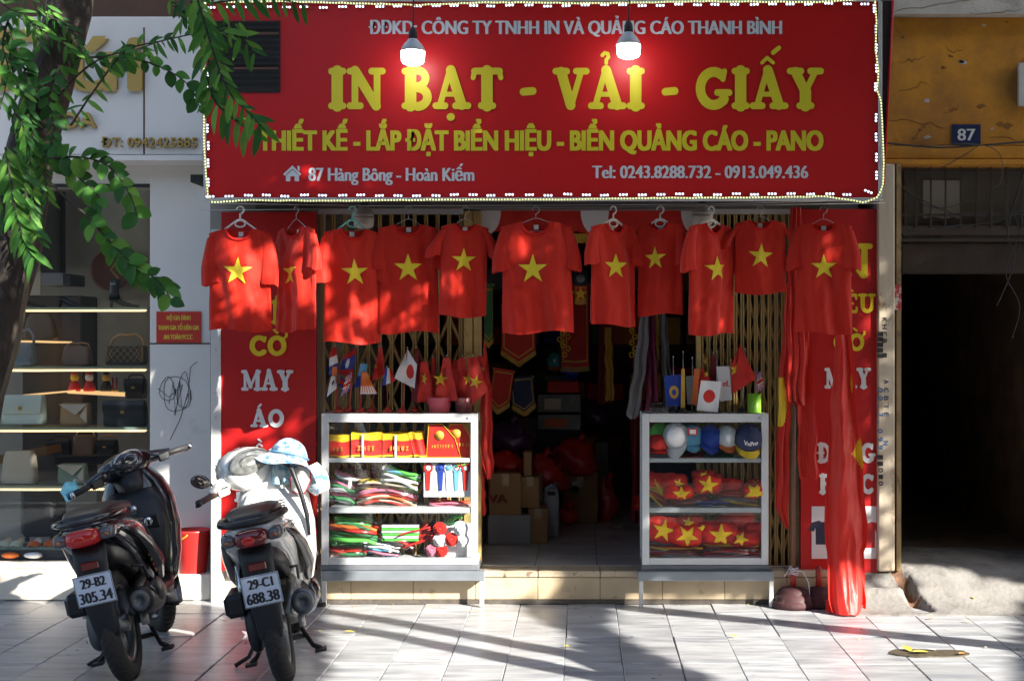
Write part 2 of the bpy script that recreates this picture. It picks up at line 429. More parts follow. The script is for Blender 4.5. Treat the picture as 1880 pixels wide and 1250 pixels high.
ft = MB().box(-.198, .198, -.198, .198, -.01, 0, bev=.0015).mesh('floor_tile', m_floor)
for i in range(-4, 4):
    for j in range(12):
        xc = .085 + .2 + .4 * i
        if -1.72 < xc - .2 and xc + .2 < 1.57: tile_obj('floor_tile', ft, fl, (xc, .402 + .4 * j, FZ), (0, 0, 0))
# concrete hump beside the doorway
def hump(u, v):
    X = 1.56 + u * 2.2; Y = -.42 + v * 1.3
    h = .24 / (1 + math.exp(-(Y + .06 - .12 * (X - 1.8) * .0) * 11))
    h *= 1 - .18 * max(0, X - 2.3)
    h += .006 * nz3(X * 5, Y * 5) + .015 * nz3(X * 1.7, Y * 1.7, 3)
    if X < 2.1: h = max(h, .12 * (Y > -.12)) if Y < .1 else max(h, .22)
    cx = 2.06 + (Y + .2) * -.22 + .025 * nz3(0, Y * 9)       # the broken channel
    d = abs(X - cx) / .04
    if -.34 < Y < .14 and d < 1.5: h -= .10 * max(0, 1 - d * d * .45) * min(1, (Y + .34) * 8) * min(1, (.14 - Y) * 6)
    return (X, Y, max(h, -.02) if v > .02 else -.03)
def inch(u, v):
    X = 1.56 + u * 2.2; Y = -.42 + v * 1.3
    return 1 if -.33 < Y < .13 and abs(X - (2.06 + (Y + .2) * -.22 + .025 * nz3(0, Y * 9))) < .036 + .012 * nz3(X * 30, Y * 30) else 0
MB().sheet(hump, 150, 90, 0, mif=inch).build('concrete_ramp', [m_conc, mat('exposed_brown_earth', (.16, .085, .05), .95, var=.3, vscale=30, bump=.004)], kind='structure')
# fallen leaves / drain stain
m_stain = mat('wet_dirt', (.09, .075, .05), .5, var=.4, vscale=30, bump=.003, bscale=60)
c0 = (1.83, -1.42)
pts = []
for i in range(40):
    a = 6.283 * i / 40; rr = 1 + .35 * nz3(math.cos(a) * 1.7, math.sin(a) * 1.7, 8)
    pts.append((c0[0] + .235 * rr * math.cos(a), c0[1] + .085 * rr * math.sin(a), .0035))
b = MB(); b.add(pts + [(p[0], p[1], -.01) for p in pts], [list(range(40))] + [(i, (i + 1) % 40, 40 + (i + 1) % 40, 40 + i) for i in range(40)])
b.build('dirt_patch', m_stain, kind='structure')
m_lfy = mat('fallen_leaf_yellow', (.62, .5, .08), .6, var=.2); m_lfo = mat('fallen_leaf_orange', (.6, .25, .06), .6, var=.2); m_lfg = mat('fallen_leaf_pale', (.55, .5, .35), .6, var=.2)
def leafmesh(name, ln, wd, m, curl=.15, nseg=6):
    vs = []; fs = []
    for i in range(nseg + 1):
        t = i / nseg; w = wd * .5 * math.sin(math.pi * min(1, t * .93 + .05)) ** .75 * (1 - .12 * t)
        if i == nseg: w = .001
        z = -curl * ln * t * t
        vs += [(-w, t * ln, z + w * .35), (0, t * ln, z), (w, t * ln, z + w * .35)]
    for i in range(nseg):
        a = i * 3; fs += [(a, a + 1, a + 4, a + 3), (a + 1, a + 2, a + 5, a + 4)]
    b = MB(); b.add(vs, fs, 0, True); return b.mesh(name, m)
FL = [('fallen leaf, bright yellow, at the left end of the dirt patch on the paving', 1.74, -1.41, .2, .10, m_lfy),
      ('second yellow fallen leaf lying half over the first on the dirt patch', 1.83, -1.43, 1.9, .10, m_lfy),
      ('small white scrap of leaf in the middle of the dirt patch', 1.88, -1.38, 1., .04, M_white_pl),
      ('orange fallen leaf at the right end of the dirt patch', 2.02, -1.45, 2.4, .07, m_lfo),
      ('yellow leaf alone on the paving in front of the right display cabinet', .86, -1.03, 1.2, .05, m_lfy),
      ('pale leaf on the paving just below the long hanging flag', 1.73, -.98, .3, .045, m_lfg),
      ('yellow leaf at the right edge of the picture on the paving', 2.62, -1.66, .3, .08, m_lfy),
      ('pale yellow leaf on the concrete ramp right of the broken channel', 2.42, -.16, .3, .05, m_lfy),
      ('small brown leaf beside the foot of the broken channel', 2.08, -.5, 2.3, .045, m_lfo),
      ('small green leaf on the paving at the foot of the concrete ramp', 2.28, -.62, .9, .05, m_lfg),
      ('tiny yellow leaf on the shadow band in front of the doorway', -.08, -1.3, .7, .045, m_lfy),
      ('yellow leaf near the left edge of the sunny paving right of the white scooter', -1.3, -.9, 1.7, .06, m_lfy),
      ('brown curled leaf on the paving between the two scooters', -2.1, -.6, 1.3, .04, m_lfo)]
for lb, x, y, r, ln, m in FL:
    o = bpy.data.objects.new('fallen_leaf', leafmesh('fallen_leaf', ln, ln * .5, m, -.1)); COL.objects.link(o)
    z = .008
    if x > 2.3 and y > -.3: z = hump((x - 1.56) / 2.2, (y + .42) / 1.3)[2] + .01
    o.location = (x, y, z); o.rotation_euler = (0, 0, r); tag(o, lb, 'leaf')
b = MB(); rl_ = random.Random(12)
for q in range(150):
    x, y = (rl_.uniform(-4, 3.2), rl_.uniform(-.12, -.015)) if q < 60 else (rl_.uniform(-4, 3.2), rl_.uniform(-2.3, -.1))
    if x > 1.55 and y > -.5: continue
    s_ = rl_.uniform(.004, .014); M_ = T(x, y, .004) @ RZ(rl_.uniform(0, 6)) @ RX(rl_.uniform(-.4, .4))
    b.add([(-s_, 0, 0), (0, -s_ * .5, .002), (s_, 0, 0), (0, s_ * .6, .003)], [(0, 1, 2, 3)], rl_.randrange(4), False, M_)
b.build('leaf_litter', [m_lfy, m_lfo, m_stain, m_lfg], kind='stuff')
# ================================================================== CENTRAL BUILDING
m_dark = mat('dark_render', (.055, .05, .045), .9, var=.2)
m_inner = mat('dingy_inner_wall', (.38, .35, .30), .85, var=.2, vscale=2)
m_soffit = mat('light_stop_dark', (.03, .028, .026), .8, var=.2)
shop = thing('print_shop_building', 'narrow shop building with an open front behind the big red sign', 'building', (0, .3, 0))
MB().box(-2.35, 1.62, .25, .5, 2.62, 6.6).build('upper_wall', mat('grey_upper_wall', (.2, .19, .17), .9, var=.2), shop)
MB().box(-2.1, 1.56, .12, .25, 2.50, 2.62).build('door_header', mat('dull_metal_header', (.16, .155, .15), .5, metal=.3, var=.2), shop)
MB().box(-1.74, -1.66, .5, 5, .0, 3).box(1.56, 1.66, .5, 5, .0, 3).box(-1.74, 1.66, 5, 5.1, 0, 3).build('shop_inner_wall', m_inner, kind='structure')
MB().box(-1.74, 1.66, .5, 5.1, 3, 3.1).build('shop_ceiling', m_inner, kind='structure')
# jamb behind left and right sign boards
MB().box(-2.40, -1.66, .16, .5, 0, 2.62).build('left_jamb', m_inner, shop)
MB().box(1.36, 1.76, .16, .5, 0, 2.62).build('right_jamb', m_inner, shop)
# ================================================================== LEFT SHOP
m_panel = mat('grey_white_cladding', (.76, .74, .70), .45, var=.05, vscale=2, col2=(.45, .44, .42), c2scale=2.5, c2lo=.6, c2hi=.8)
m_plinth = mat('white_plinth_stone', (.72, .66, .56), .4, var=.08, vscale=3, bump=.0006)
m_gold = mat('gold_letter', (.50, .33, .09), .45, metal=.35, var=.12)
m_brown = mat('brown_fascia_side', (.10, .05, .03), .7, var=.2)
bs = thing('handbag_shop_building', 'handbag shop with pale panelled front and lit glass shelves, left of the red shop', 'building', (-3.4, .35, 0))
yF = .12
MB().box(-6.6, SX(372, yF), yF, .5, SZ(283, yF), SZ(30, yF), bev=.004).build('fascia_panel', m_panel, bs)
MB().box(-6.6, SX(372, yF), yF - .012, .5, SZ(294, yF), SZ(284.5, yF)).build('fascia_trim', m_panel, bs)
MB().box(SX(263, yF), SX(266, yF), yF - .0015, yF, SZ(283, yF), SZ(50, yF)).build('panel_joint', m_brown, bs)
MB().box(-6.6, SX(372, yF) + .02, yF + .06, .5, SZ(28, yF), 3.98).build('upper_wall', m_brown, bs)
MB().box(-6.6, SX(384, .3), .35, .6, 3.98, 6.5).build('upper_storey', m_panel, bs)
MB().box(SX(275, .35), SX(387, .35), .35, .62, .16, SZ(290, .35), bev=.004).build('pillar', m_panel, bs)
MB().box(SX(275, .35) + .001, SX(387, .35) - .001, .347, .35, SZ(631, .35), SZ(628.5, .35)).build('pillar_joint', m_brown, bs)
MB().box(-6.6, SX(275, .35) - .002, .36, .6, SZ(340, .36), SZ(290, .36)).build('window_head', m_panel, bs)
MB().box(-6.6, SX(275, .35) - .002, .352, .36, SZ(343, .36), SZ(337, .36)).build('window_frame', M_black, bs)
MB().box(-6.6, SX(386, .12), .12, .34, 0, .164, bev=.008).box(-6.6, SX(386, .12), .3405, .6, 0, .163).build('plinth', m_plinth, bs)
MB().box(-6.6, SX(274, .36), .365, .62, .165, SZ(1030, .36), bev=.004).build('display_base', m_plinth, bs)
MB().box(-6.6, SX(272, .36), .40, .406, SZ(1030, .36), SZ(341, .36)).build('shop_window_pane', glass('dusty_glass', (.94, .95, .95), .03), bs)
# interior room
m_room = mat('shop_room_wall', (.42, .37, .30), .8, var=.12)
MB().box(-6.6, -2.5, 2.4, 2.5, 0, 3).box(-2.55, -2.50, .62, 2.4, 0, 3).box(-6.6, -2.5, .62, 2.5, 3, 3.05).build('handbag_shop_wall', m_room, kind='structure')
MB().box(-6.6, -2.5, .6, 2.5, 0, SZ(1030, .36) - .002).build('handbag_shop_floor', m_floor, kind='structure')
# raised gold letters
def gold(text, x0, x1, yb, cap, bold, nm='raised_lettering', kd=1):
    b = MB(); capm = L(cap, yF)
    vs, fs = font_mesh(text); a = min(v.x for v in vs); e = max(v.x for v in vs)
    X0, X1 = SX(x0, yF), SX(x1, yF); kx = (X1 - X0 - 2 * bold) / (e - a); kz = capm / CAP
    q = 0
    for dx in (-1, -.5, 0, .5, 1):
        for dz in (-1, 0, 1):
            if dx * dx + dz * dz > 1.3: continue
            b.add([(X0 + bold + (v.x - a) * kx + dx * bold, yF - .03 - q * .0002, SZ(yb, yF) + v.z * kz + dz * bold) for v in vs], fs, 0)
            q += 1
    # sides: stacked shallow copies give the letters their depth
    for kk in range(1, 6):
        for dx in ((-1, 0, 1) if kd else (0,)):
            b.add([(X0 + bold + (v.x - a) * kx + dx * bold, yF - .03 + .005 * kk, SZ(yb, yF) + v.z * kz) for v in vs], fs, 0)
    return b.build(nm, m_gold, bs)
gold('T', -60, 72, 164, 104, .016)
gold('úi', 128, 266, 164, 96, .015)
gold('VÍ DA', 62, 180, 235, 27, .005)
gold('ĐT: 0942425885', 188, 364, 270, 17, .0008, kd=0)
# white edging strip with screws between the shop fronts
es = thing('edging_strip', 'narrow white metal edging strip with screws left of the red sign board', 'trim', (SX(395, .05), .05, 0))
MB().box(SX(387, .05), SX(405, .05), .05, .33, .0, SZ(420, .05), bev=.002).build('strip', mat('white_metal_strip', (.66, .66, .65), .4, var=.06, col2=(.3, .26, .2), c2scale=14, c2lo=.66, c2hi=.74), es)
for yy in (642, 720, 766, 853, 910, 1000):
    MB().lathe([(.006, 0), (.006, .002), (.003, .004)], 8, 0, T(SX(396, .05), .05, SZ(yy, .05)) @ RX(math.pi / 2)).build('screw', M_wire, es)
# ================================================================== RIGHT HOUSE
m_ochre = mat('ochre_plaster', (.56, .24, .02), .85, var=.2, vscale=2.2, col2=(.30, .13, .03), c2scale=2.6, c2lo=.42, c2hi=.68, bump=.006, bscale=14)
m_cream = mat('peeling_cream_paint', (.58, .50, .38), .8, var=.12, vscale=3, col2=(.25, .17, .10), c2scale=7, c2lo=.56, c2hi=.66, bump=.003, bscale=30, stretch=(1, 1, .5))
m_corn = mat('weathered_white', (.50, .47, .42), .85, var=.18, col2=(.25, .22, .18), c2scale=4, bump=.004)
m_brownwall = mat('brown_mottled_wall', (.22, .15, .10), .9, var=.4, vscale=4, col2=(.34, .20, .12), c2scale=3, bump=.006)  # brown, mottled with a lighter brown
yR = .12
oh = thing('ochre_house', 'old ochre plastered house with a dark passage doorway, number 87', 'house', (2.6, .3, 0))
MB().box(1.66, 5.5, yR, .5, SZ(266, yR), SZ(32, yR)).build('wall', m_ochre, oh)
MB().box(1.66, 5.5, yR - .10, .5, SZ(31.5, yR), 6.5).build('upper_wall', m_corn, oh)
MB().box(1.66, 5.5, yR - .03, .5, SZ(292, yR), SZ(268, yR), bev=.006).build('ledge', m_ochre, oh)
MB().box(1.66, 5.5, yR - .045, .5, SZ(302, yR), SZ(293, yR), bev=.004).build('ledge_lip', m_ochre, oh)
# cracks
m_crack = mat('crack', (.16, .08, .03), .95)
rc = random.Random(5)
for q, (xa, ya, xb, yb) in enumerate([(1650, 165, 1705, 150), (1650, 112, 1698, 108), (1738, 88, 1768, 96), (1735, 208, 1760, 196), (1630, 215, 1735, 232), (1815, 252, 1880, 258), (1700, 228, 1680, 246), (1640, 18, 1780, 2), (1780, 24, 1875, 18)]):
    p = []
    yy = yR - .10 if ya < 30 else yR
    for i in range(9):
        t = i / 8; p.append(W(xa + (xb - xa) * t, ya + (yb - ya) * t + rc.uniform(-5, 5), yy - .001))
    MB().tube(p, [.0007 + .0016 * rc.random() * math.sin(3.14 * i / 8) + .0004 for i in range(9)], 5, 0).build('crack', m_crack, oh)
for q in range(16):
    cx_, cy_ = rc.uniform(1645, 1870), rc.uniform(40, 255); a_ = [rc.uniform(.4, 1.2) for _ in range(8)]; r_ = rc.uniform(2, 7)
    if 1740 < cx_ < 1805 and cy_ > 222: continue
    MB().prism([(SX(cx_ + r_ * 1.7 * a_[i] * math.cos(i * .785), yR), SZ(cy_ + r_ * a_[i] * math.sin(i * .785), yR)) for i in range(8)], yR - .0025, yR - .0004).build('plaster_chip', (m_corn, mat('dark_plaster_stain', (.22, .10, .02), .9, var=.3))[q % 3 != 0], oh)
MB().box(SX(1612, .02), SX(1643, .02), .02, .5, .2, SZ(300, .02), bev=.008).build('door_post', m_cream, oh)
MB().box(SX(1643, .1) + .003, SX(1652, .1), .06, .5, .2, SZ(300, .06)).build('door_frame', mat('worn_yellow_frame', (.32, .23, .11), .8, var=.25, col2=(.1, .07, .05), c2scale=9), oh)
MB().box(3.25, 5.5, yR, .5, 0, SZ(302, yR)).build('right_wall', m_ochre, oh)
MB().box(1.80, 1.93, .5, 7, 0, 3.2).box(3.2, 3.3, .5, 7, 0, 3.2).box(1.8, 3.3, 7, 7.1, 0, 3.2).box(1.8, 3.3, .5, 7, 2.9, 3.0).build('passage_wall', m_brownwall, kind='structure')
MB().box(1.8, 3.3, .45, 7, .0, .2).build('passage_floor', m_brownwall, kind='structure')
# transom: board behind bars
m_board = mat('faded_board', (.10, .09, .075), .8, var=.2, col2=(.07, .06, .05), c2scale=6)
m_bar = mat('rusty_bar', (.05, .035, .03), .7, var=.3)
MB().box(SX(1660, .3), 3.3, .30, .32, SZ(455, .3), SZ(308, .3)).build('transom_board', m_board, oh)
MB().box(SX(1695, .29), SX(1762, .29), .293, .299, SZ(400, .29), SZ(330, .29)).build('transom_paper', mat('old_paper', (.30, .29, .26), .8, var=.1), oh)
b = MB(); add_text(b, 'QAV', SX(1694, .28), SX(1798, .28), SZ(430, .28), L(32, .28), .285, .008)
b.build('transom_lettering', m_bar, oh)
for xx in (1682, 1709, 1736, 1764, 1793, 1820, 1848, 1876, 1903): MB().box(SX(xx, .24) - .005, SX(xx, .24) + .005, .235, .245, SZ(418, .24), SZ(306, .24)).build('transom_bar', m_bar, oh)
for yy, h in ((311, .006), (393, .008), (422, .03), (440, .008)): MB().box(SX(1655, .24), 3.3, .246, .262, SZ(yy, .24) - h, SZ(yy, .24) + h).build('transom_rail', m_bar, oh)
MB().box(SX(1655, .3), 3.3, .27, .5, SZ(500, .3), SZ(448, .3)).build('lintel', mat('dark_beam', (.045, .032, .024), .9, var=.4, bump=.004), oh)  # beam darker than the passage wall
MB().box(SX(1655, .3), 3.3, .33, .36, SZ(450, .3) , SZ(300, .3)).build('transom_backing', m_brownwall, oh)
# number plate
m_blue = mat('blue_enamel', (.014, .024, .085), .35, var=.1); m_wp = mat('white_print', (.72, .72, .70), .5, var=.06)
np_ = thing('house_number_plate', 'blue enamel plate with the number 87 on the ochre wall', 'number plate', W(1773, 247, yR))
MB().box(SX(1747, yR), SX(1800, yR), yR - .008, yR - .001, SZ(266, yR), SZ(228, yR), bev=.001).build('plate', m_blue, np_)
b = MB(); add_text(b, '87', SX(1757, yR), SX(1790, yR), SZ(258, yR), L(22, yR), yR - .009, .003); b.build('lettering', m_wp, np_)
jb = thing('junction_box', 'white junction box high on the ochre wall at the right edge', 'junction box', W(1873, 160, yR))
MB().box(SX(1867, yR), SX(1915, yR), yR - .05, yR - .001, SZ(195, yR), SZ(120, yR), bev=.006).build('box', mat('greyed_plastic', (.5, .49, .45), .5), jb)
MB().box(SX(1865, yR), SX(1917, yR), yR - .06, yR - .051, SZ(197, yR), SZ(118, yR), bev=.003).build('lid', mat('greyed_plastic'), jb)
# loose cables
m_cable = mat('black_cable', (.02, .02, .02), .6)
def cable(label, pts, r=.004, m=None, name='cable'):
    P = []
    n = len(pts)
    for i in range(n - 1):
        p0, p1, p2, p3 = pts[max(i - 1, 0)], pts[i], pts[i + 1], pts[min(i + 2, n - 1)]
        for k in range(6):
            t = k / 6
            P.append(tuple(.5 * ((2 * p1[a]) + (-p0[a] + p2[a]) * t + (2 * p0[a] - 5 * p1[a] + 4 * p2[a] - p3[a]) * t * t + (-p0[a] + 3 * p1[a] - 3 * p2[a] + p3[a]) * t ** 3) for a in range(3)))
    P.append(tuple(pts[-1]))
    o = MB().tube(P, r, 6).build(name, m or m_cable, at=P[0]); tag(o, label, 'cable'); return o
cable('black cable sagging along the ledge below the number 87 plate', [W(1628, 262, .06), W(1720, 270, .06), W(1800, 266, .05), W(1900, 258, .06)], .006)
cable('pale cable looping off the ledge to the right of the number plate', [W(1690, 268, .05), W(1790, 264, .03), W(1835, 282, .03), W(1838, 330, .05), W(1822, 345, .08)], .003, mat('old_cord', (.12, .08, .05), .7))
cable('thin wire running diagonally across the transom bars', [W(1640, 330, .1), W(1700, 370, .16), W(1770, 395, .18), W(1890, 392, .15)], .004)
cable('dark wire hanging down the right side of the passage doorway', [W(1885, 300, .1), W(1850, 420, .12), W(1862, 480, .15), W(1830, 560, .2)], .005)
cable('wire crossing above the passage doorway up to the ledge', [W(1700, 322, .1), W(1760, 290, .04), W(1795, 268, .03)], .003)
cable('loose wire lying over the transom toward the right edge', [W(1650, 430, .1), W(1740, 415, .13), W(1830, 405, .1), W(1895, 372, .06)], .005)
for q, (lb, pts) in enumerate((('black wire looping down from the ledge at the far right', [(1880, 330), (1862, 380), (1874, 440), (1850, 500)]), ('frayed wire hanging lowest at the right of the doorway', [(1868, 440), (1846, 500), (1872, 560), (1858, 620)]), ('wire sagging between two transom bars', [(1660, 350), (1720, 382), (1800, 360), (1850, 340)]), ('short loose wire end at the left of the transom', [(1656, 318), (1668, 360), (1662, 400), (1674, 440)]))):
    cable(lb, [W(a, c, .08 + .03 * q) for a, c in pts], .0035)
# stencilled writing running down the cream door post
m_ink = mat('blue_black_ink', (.03, .05, .12), .8); m_ink2 = mat('blue_ink', (.05, .13, .32), .8); m_ink3 = mat('black_ink', (.03, .03, .03), .8)
def vert(text, px, y0, dy, cap, mi, rot=math.pi / 2):
    for i, ch in enumerate(text):
        if ch == ' ': continue
        z = SZ(y0 + i * dy, .02); x = SX(px, .02)
        b = MB(); add_text(b, ch, -.014, .014, -.5 * L(cap, 0), L(cap, 0), 0, .0015, mi, T(x, .0185 - .0004 * mi, z) @ RY(rot)); b.build('stencilled_letter', [m_ink, m_ink2, m_ink3], oh)
vert('KHCB 1', 1624, 586, 13, 9, 2); vert('|||||', 1617, 612, 10, 9, 2); vert('ACBTE', 1627, 700, 15, 9, 0); vert('00.7.099', 1616, 715, 15, 10, 1); vert('||010', 1617, 838, 12, 9, 2); vert('N', 1626, 812, 13, 10, 1)
st_ = thing('red_sticker', 'small red and white sticker on the passage door frame', 'sticker', W(1648, 545, .05))
MB().box(SX(1640, .05), SX(1655, .05), .05, .053, SZ(568, .05), SZ(522, .05)).build('sheet', mat('red_sticker_print', (.5, .05, .04), .5, col2=(.6, .55, .5), c2scale=20, c2lo=.5, c2hi=.55), st_)
b = MB(); add_text(b, 'KM', -.02, .02, -.008, .016, 0, .001, 0, T(SX(1648, .049), .049, SZ(545, .05)) @ RY(math.pi / 2)); b.build('lettering', m_wp, st_)
# ================================================================== notice, graffiti
nt = thing('fire_safety_notice', 'small red notice with yellow writing on the grey pillar', 'notice', W(328, 600, .35))
MB().box(SX(287, .34), SX(369, .34), .340, .3455, SZ(628, .34), SZ(571, .34)).build('board', mat('notice_red', (.55, .035, .02), .45, var=.05), nt)
for t, a, c, yb in (('HỘ GIA ĐÌNH', 306, 350, 587), ('THAM GIA TỔ LIÊN GIA', 290, 366, 605), ('AN TOÀN PCCC', 300, 354, 622)):
    b = MB(); add_text(b, t, SX(a, .34), SX(c, .34), SZ(yb, .34), L(9, .34), .339, .002); b.build('lettering', mat('notice_yellow', (.75, .5, .05), .5), nt)
g = []
for cx_, cy_, rx, ry, n in ((322, 722, 24, 32, 16), (308, 712, 14, 22, 12), (338, 715, 12, 34, 12)):
    g.append([W(cx_ + rx * math.cos(6.28 * i / n) + 3 * math.sin(i), cy_ + ry * math.sin(6.28 * i / n), .3475) for i in range(n + 2)])
g.append([W(362, 663, .3475), W(350, 672, .3475), W(345, 720, .3475), W(330, 770, .3475), W(312, 806, .3475)])
g.append([W(290, 712, .3475), W(310, 728, .3475), W(335, 705, .3475), W(320, 760, .3475)])
g.append([W(310, 740, .3475), W(318, 700, .3475), W(322, 762, .3475), W(330, 700, .3475), W(333, 745, .3475)])
b = MB()
for p in g: b.tube(p, .0018, 4)
tag(b.build('graffiti_scribble', mat('graffiti_ink', (.03, .03, .03), .6), at=W(325, 730, .3475)), 'black scribbled graffiti tag on the grey pillar', 'graffiti')

# ================================================================== HOUSES ACROSS THE STREET (behind the camera)
m_w = glass('dark_pane', (.3, .32, .33), .3)
for i, (x0, x1, h, c, nm, lb) in enumerate(((-22, -11, 8.4, (.38, .30, .17), 'faded_yellow_wall', 'faded yellow two storey house across the street'), (-10.9, -3, 8.9, (.30, .29, .27), 'grey_wall', 'grey three storey house across the street'), (-2.9, 6, 8.2, (.33, .24, .16), 'tan_wall', 'tan house with wide windows across the street'), (6.1, 17, 8.8, (.24, .28, .25), 'green_grey_wall', 'green grey house across the street'), (17.1, 34, 8.4, (.36, .33, .28), 'pale_wall', 'long pale house across the street at the right'))):
    t = thing('town_house', lb, 'house', ((x0 + x1) / 2, -20, -.16), 'houses across the street')
    MB().box(x0, x1, -28, -20, -.16, h).build('wall', mat(nm, c, .85, var=.15, vscale=1.5), t)
    MB().box(x0 - .05, x1 + .05, -20.25, -20.001, h - .5, h - .2).build('cornice', mat(nm), t)
    n = int((x1 - x0) / 2.6)
    for k in range(n):
        xc = x0 + (k + .5) * (x1 - x0) / n
        for z in (.2, 3.4, 6.0):
            w = MB().box(xc - .6, xc + .6, -20.0, -19.96, z, z + (2.4 if z < 1 else 1.6)).build('window', mat('shutter_green', (.03, .07, .05), .5), t)
            MB().box(xc - .5, xc + .5, -19.958, -19.95, z + .1, z + (2.3 if z < 1 else 1.5)).build('pane', m_w, w)
# ================================================================== BIG BANNER
yB = -.62
m_ban = mat('banner_red_vinyl', (.60, .010, .012), .40, var=.09, vscale=1.2, spec=.4, bump=.006, bscale=2.2)
m_banyel = mat('banner_yellow', (.78, .66, .03), .42, var=.05)
m_banwh = mat('banner_white', (.72, .74, .77), .42, var=.05)
m_alu = mat('aluminium', (.60, .61, .62), .42, metal=.35, var=.08)
m_boxdark = mat('sign_box_side', (.03, .015, .015), .6)
bn = thing('shop_banner', 'huge red banner sign with yellow and white lettering across the top of the shop', 'sign', (SX(995, yB), yB, SZ(362, yB)))
bx0, bx1, bz0, bz1 = SX(379, yB), SX(1612, yB), SZ(362, yB), SZ(3, yB)
MB().box(bx0, bx1, yB, yB + .015, bz0, bz1).build('panel', m_ban, bn)
MB().box(bx0 + .01, bx1 - .01, yB + .016, yB + .14, bz0 + .01, bz1 - .01).build('box_body', m_boxdark, bn)
for x0, x1, z0, z1 in ((bx0 - .012, bx1 + .012, bz0 - .02, bz0 - .001), (bx0 - .012, bx1 + .012, bz1 + .001, bz1 + .02), (bx0 - .014, bx0 - .001, bz0, bz1), (bx1 + .001, bx1 + .022, bz0, bz1)):
    MB().box(x0, x1, yB - .012, yB + .02, z0, z1, bev=.002).build('frame_rail', m_alu, bn)
def blk(nm, fn, m, *a): b = MB(); fn(b, *a); return b.build(nm, m, bn)
y1 = yB - .003
b = MB(); add_text(b, 'ĐĐKD: CÔNG TY TNHH IN VÀ QUẢNG CÁO THANH BÌNH', SX(677, y1), SX(1436, y1), SZ(63, y1), L(26, y1), y1, .0045); b.build('heading_lettering', m_banwh, bn)
add_slab_words('IN BẠT - VẢI - GIẤY', SX(601, y1), SX(1511, y1), SZ(200, y1), L(76, y1), y1, 'large_lettering', m_banyel, bn)
b = MB(); add_text(b, 'THIẾT KẾ - LẮP ĐẶT BIỂN HIỆU - BIỂN QUẢNG CÁO - PANO', SX(474, y1), SX(1512, y1), SZ(276, y1), L(37, y1), y1, .0068); b.build('service_lettering', m_banyel, bn)
b = MB(); add_text(b, '87 Hàng Bông - Hoàn Kiếm', SX(566, y1), SX(871, y1), SZ(332, y1), L(25, y1), y1, .0038); b.build('address_lettering', m_banwh, bn)
b = MB(); add_text(b, 'Tel: 0243.8288.732 - 0913.049.436', SX(1087, y1), SX(1484, y1), SZ(327, y1), L(24, y1), y1, .0038); b.build('phone_lettering', m_banwh, bn)
b = MB()
def pp(l, y=y1): return [(SX(a, y), SZ(c, y)) for a, c in l]
b.prism(pp([(520, 319), (537, 303), (553, 319), (550, 322), (537, 309), (523, 322)]), y1 - .001, y1)
b.prism(pp([(525, 322), (537, 311), (549, 322), (549, 332), (541, 332), (541, 323), (533, 323), (533, 332), (525, 332)]), y1 - .0012, y1)
b.prism(pp([(546, 304), (550, 304), (550, 314), (546, 310)]), y1 - .0014, y1)
b.build('house_icon', m_banwh, bn)
# right wing behind the sign
MB().add([W(1617, 0, -.45), W(1641, 0, -.45), W(1622, 345, -.45), W(1617, 345, -.45), W(1617, 0, -.40), W(1641, 0, -.40), W(1622, 345, -.40), W(1617, 345, -.40)],
         [(0, 3, 2, 1), (4, 5, 6, 7), (1, 2, 6, 5), (0, 1, 5, 4), (3, 7, 6, 2), (0, 4, 7, 3)]).build('side_wing', m_boxdark, bn)
MB().tube([W(1640, -6, -.46), W(1631, 170, -.46), W(1622, 340, -.46)], .008, 6).build('wing_edge', m_ban, bn)
# louvre
lv = thing('louvre_vent', 'black louvred vent set into the upper left corner of the red banner', 'vent', W(455, 104, yB))
MB().box(SX(392, yB), SX(515, yB), yB - .006, yB - .002, SZ(170, yB), SZ(38, yB)).build('backing', M_black, lv)
for k in range(12):
    z = SZ(164 - 11 * k, yB)
    MB().box(SX(395, yB), SX(513, yB), -.002, .004, -.012, .012, 0, T(0, yB - .012, z) @ RX(.6)).build('slat', mat('black_louvre', (.02, .018, .018), .5), lv)
for yy in (62, 126): MB().box(SX(430, yB), SX(512, yB), yB - .022, yB - .018, SZ(yy + 2, yB), SZ(yy - 2, yB)).build('rail', mat('brown_rail', (.12, .05, .03), .5), lv)
# ------------------------------------------------------------------ LED modules and rope light
m_led = mat('led_lens', (.9, .9, 1), .3, emit=(.80, .80, 1.0), estr=1.9)
m_ledb = mat('led_base', (.2, .2, .22), .5)
ls = thing('led_module_chain', 'chain of small white LED modules running round the edge of the red banner', 'string lights', W(995, 358, yB))
b = MB().box(-.026, .026, -.004, .0, -.008, .008, 1)
for dx in (-.019, 0, .019): b.ell((dx, -.006, 0), (.005, .006, .0056), 0, 8, 5)
lm = b.mesh('led_module', [m_led, m_ledb])
rl = random.Random(9)
def led(px, py, rot=0):
    o = bpy.data.objects.new('led_module', lm); COL.objects.link(o); o.parent = ls
    p = W(px + rl.uniform(-2, 2), py + rl.uniform(-1.2, 1.2), yB - .016); o.location = p - ls.location; o.rotation_euler = (0, rot + rl.uniform(-.05, .05), 0)
x = 388
while x < 1600:
    led(x, 14 - (x - 388) * .006)
    x += 34.3
x = 387
while x < 1560:
    led(x, 359 - (x - 387) * .003); x += 34.4
led(1592, 350, .35)
for y in (28, 64, 100, 134, 165, 200, 236, 268, 300, 334): led(380 + y * .004, y, math.pi / 2)
for y in (16, 52, 87, 124, 160, 216, 252, 288, 322): led(1606 + y * .01, y, math.pi / 2)
rope = thing('rope_light', 'thin yellow green rope light looped along the edge of the red banner', 'rope light', W(995, 366, yB))
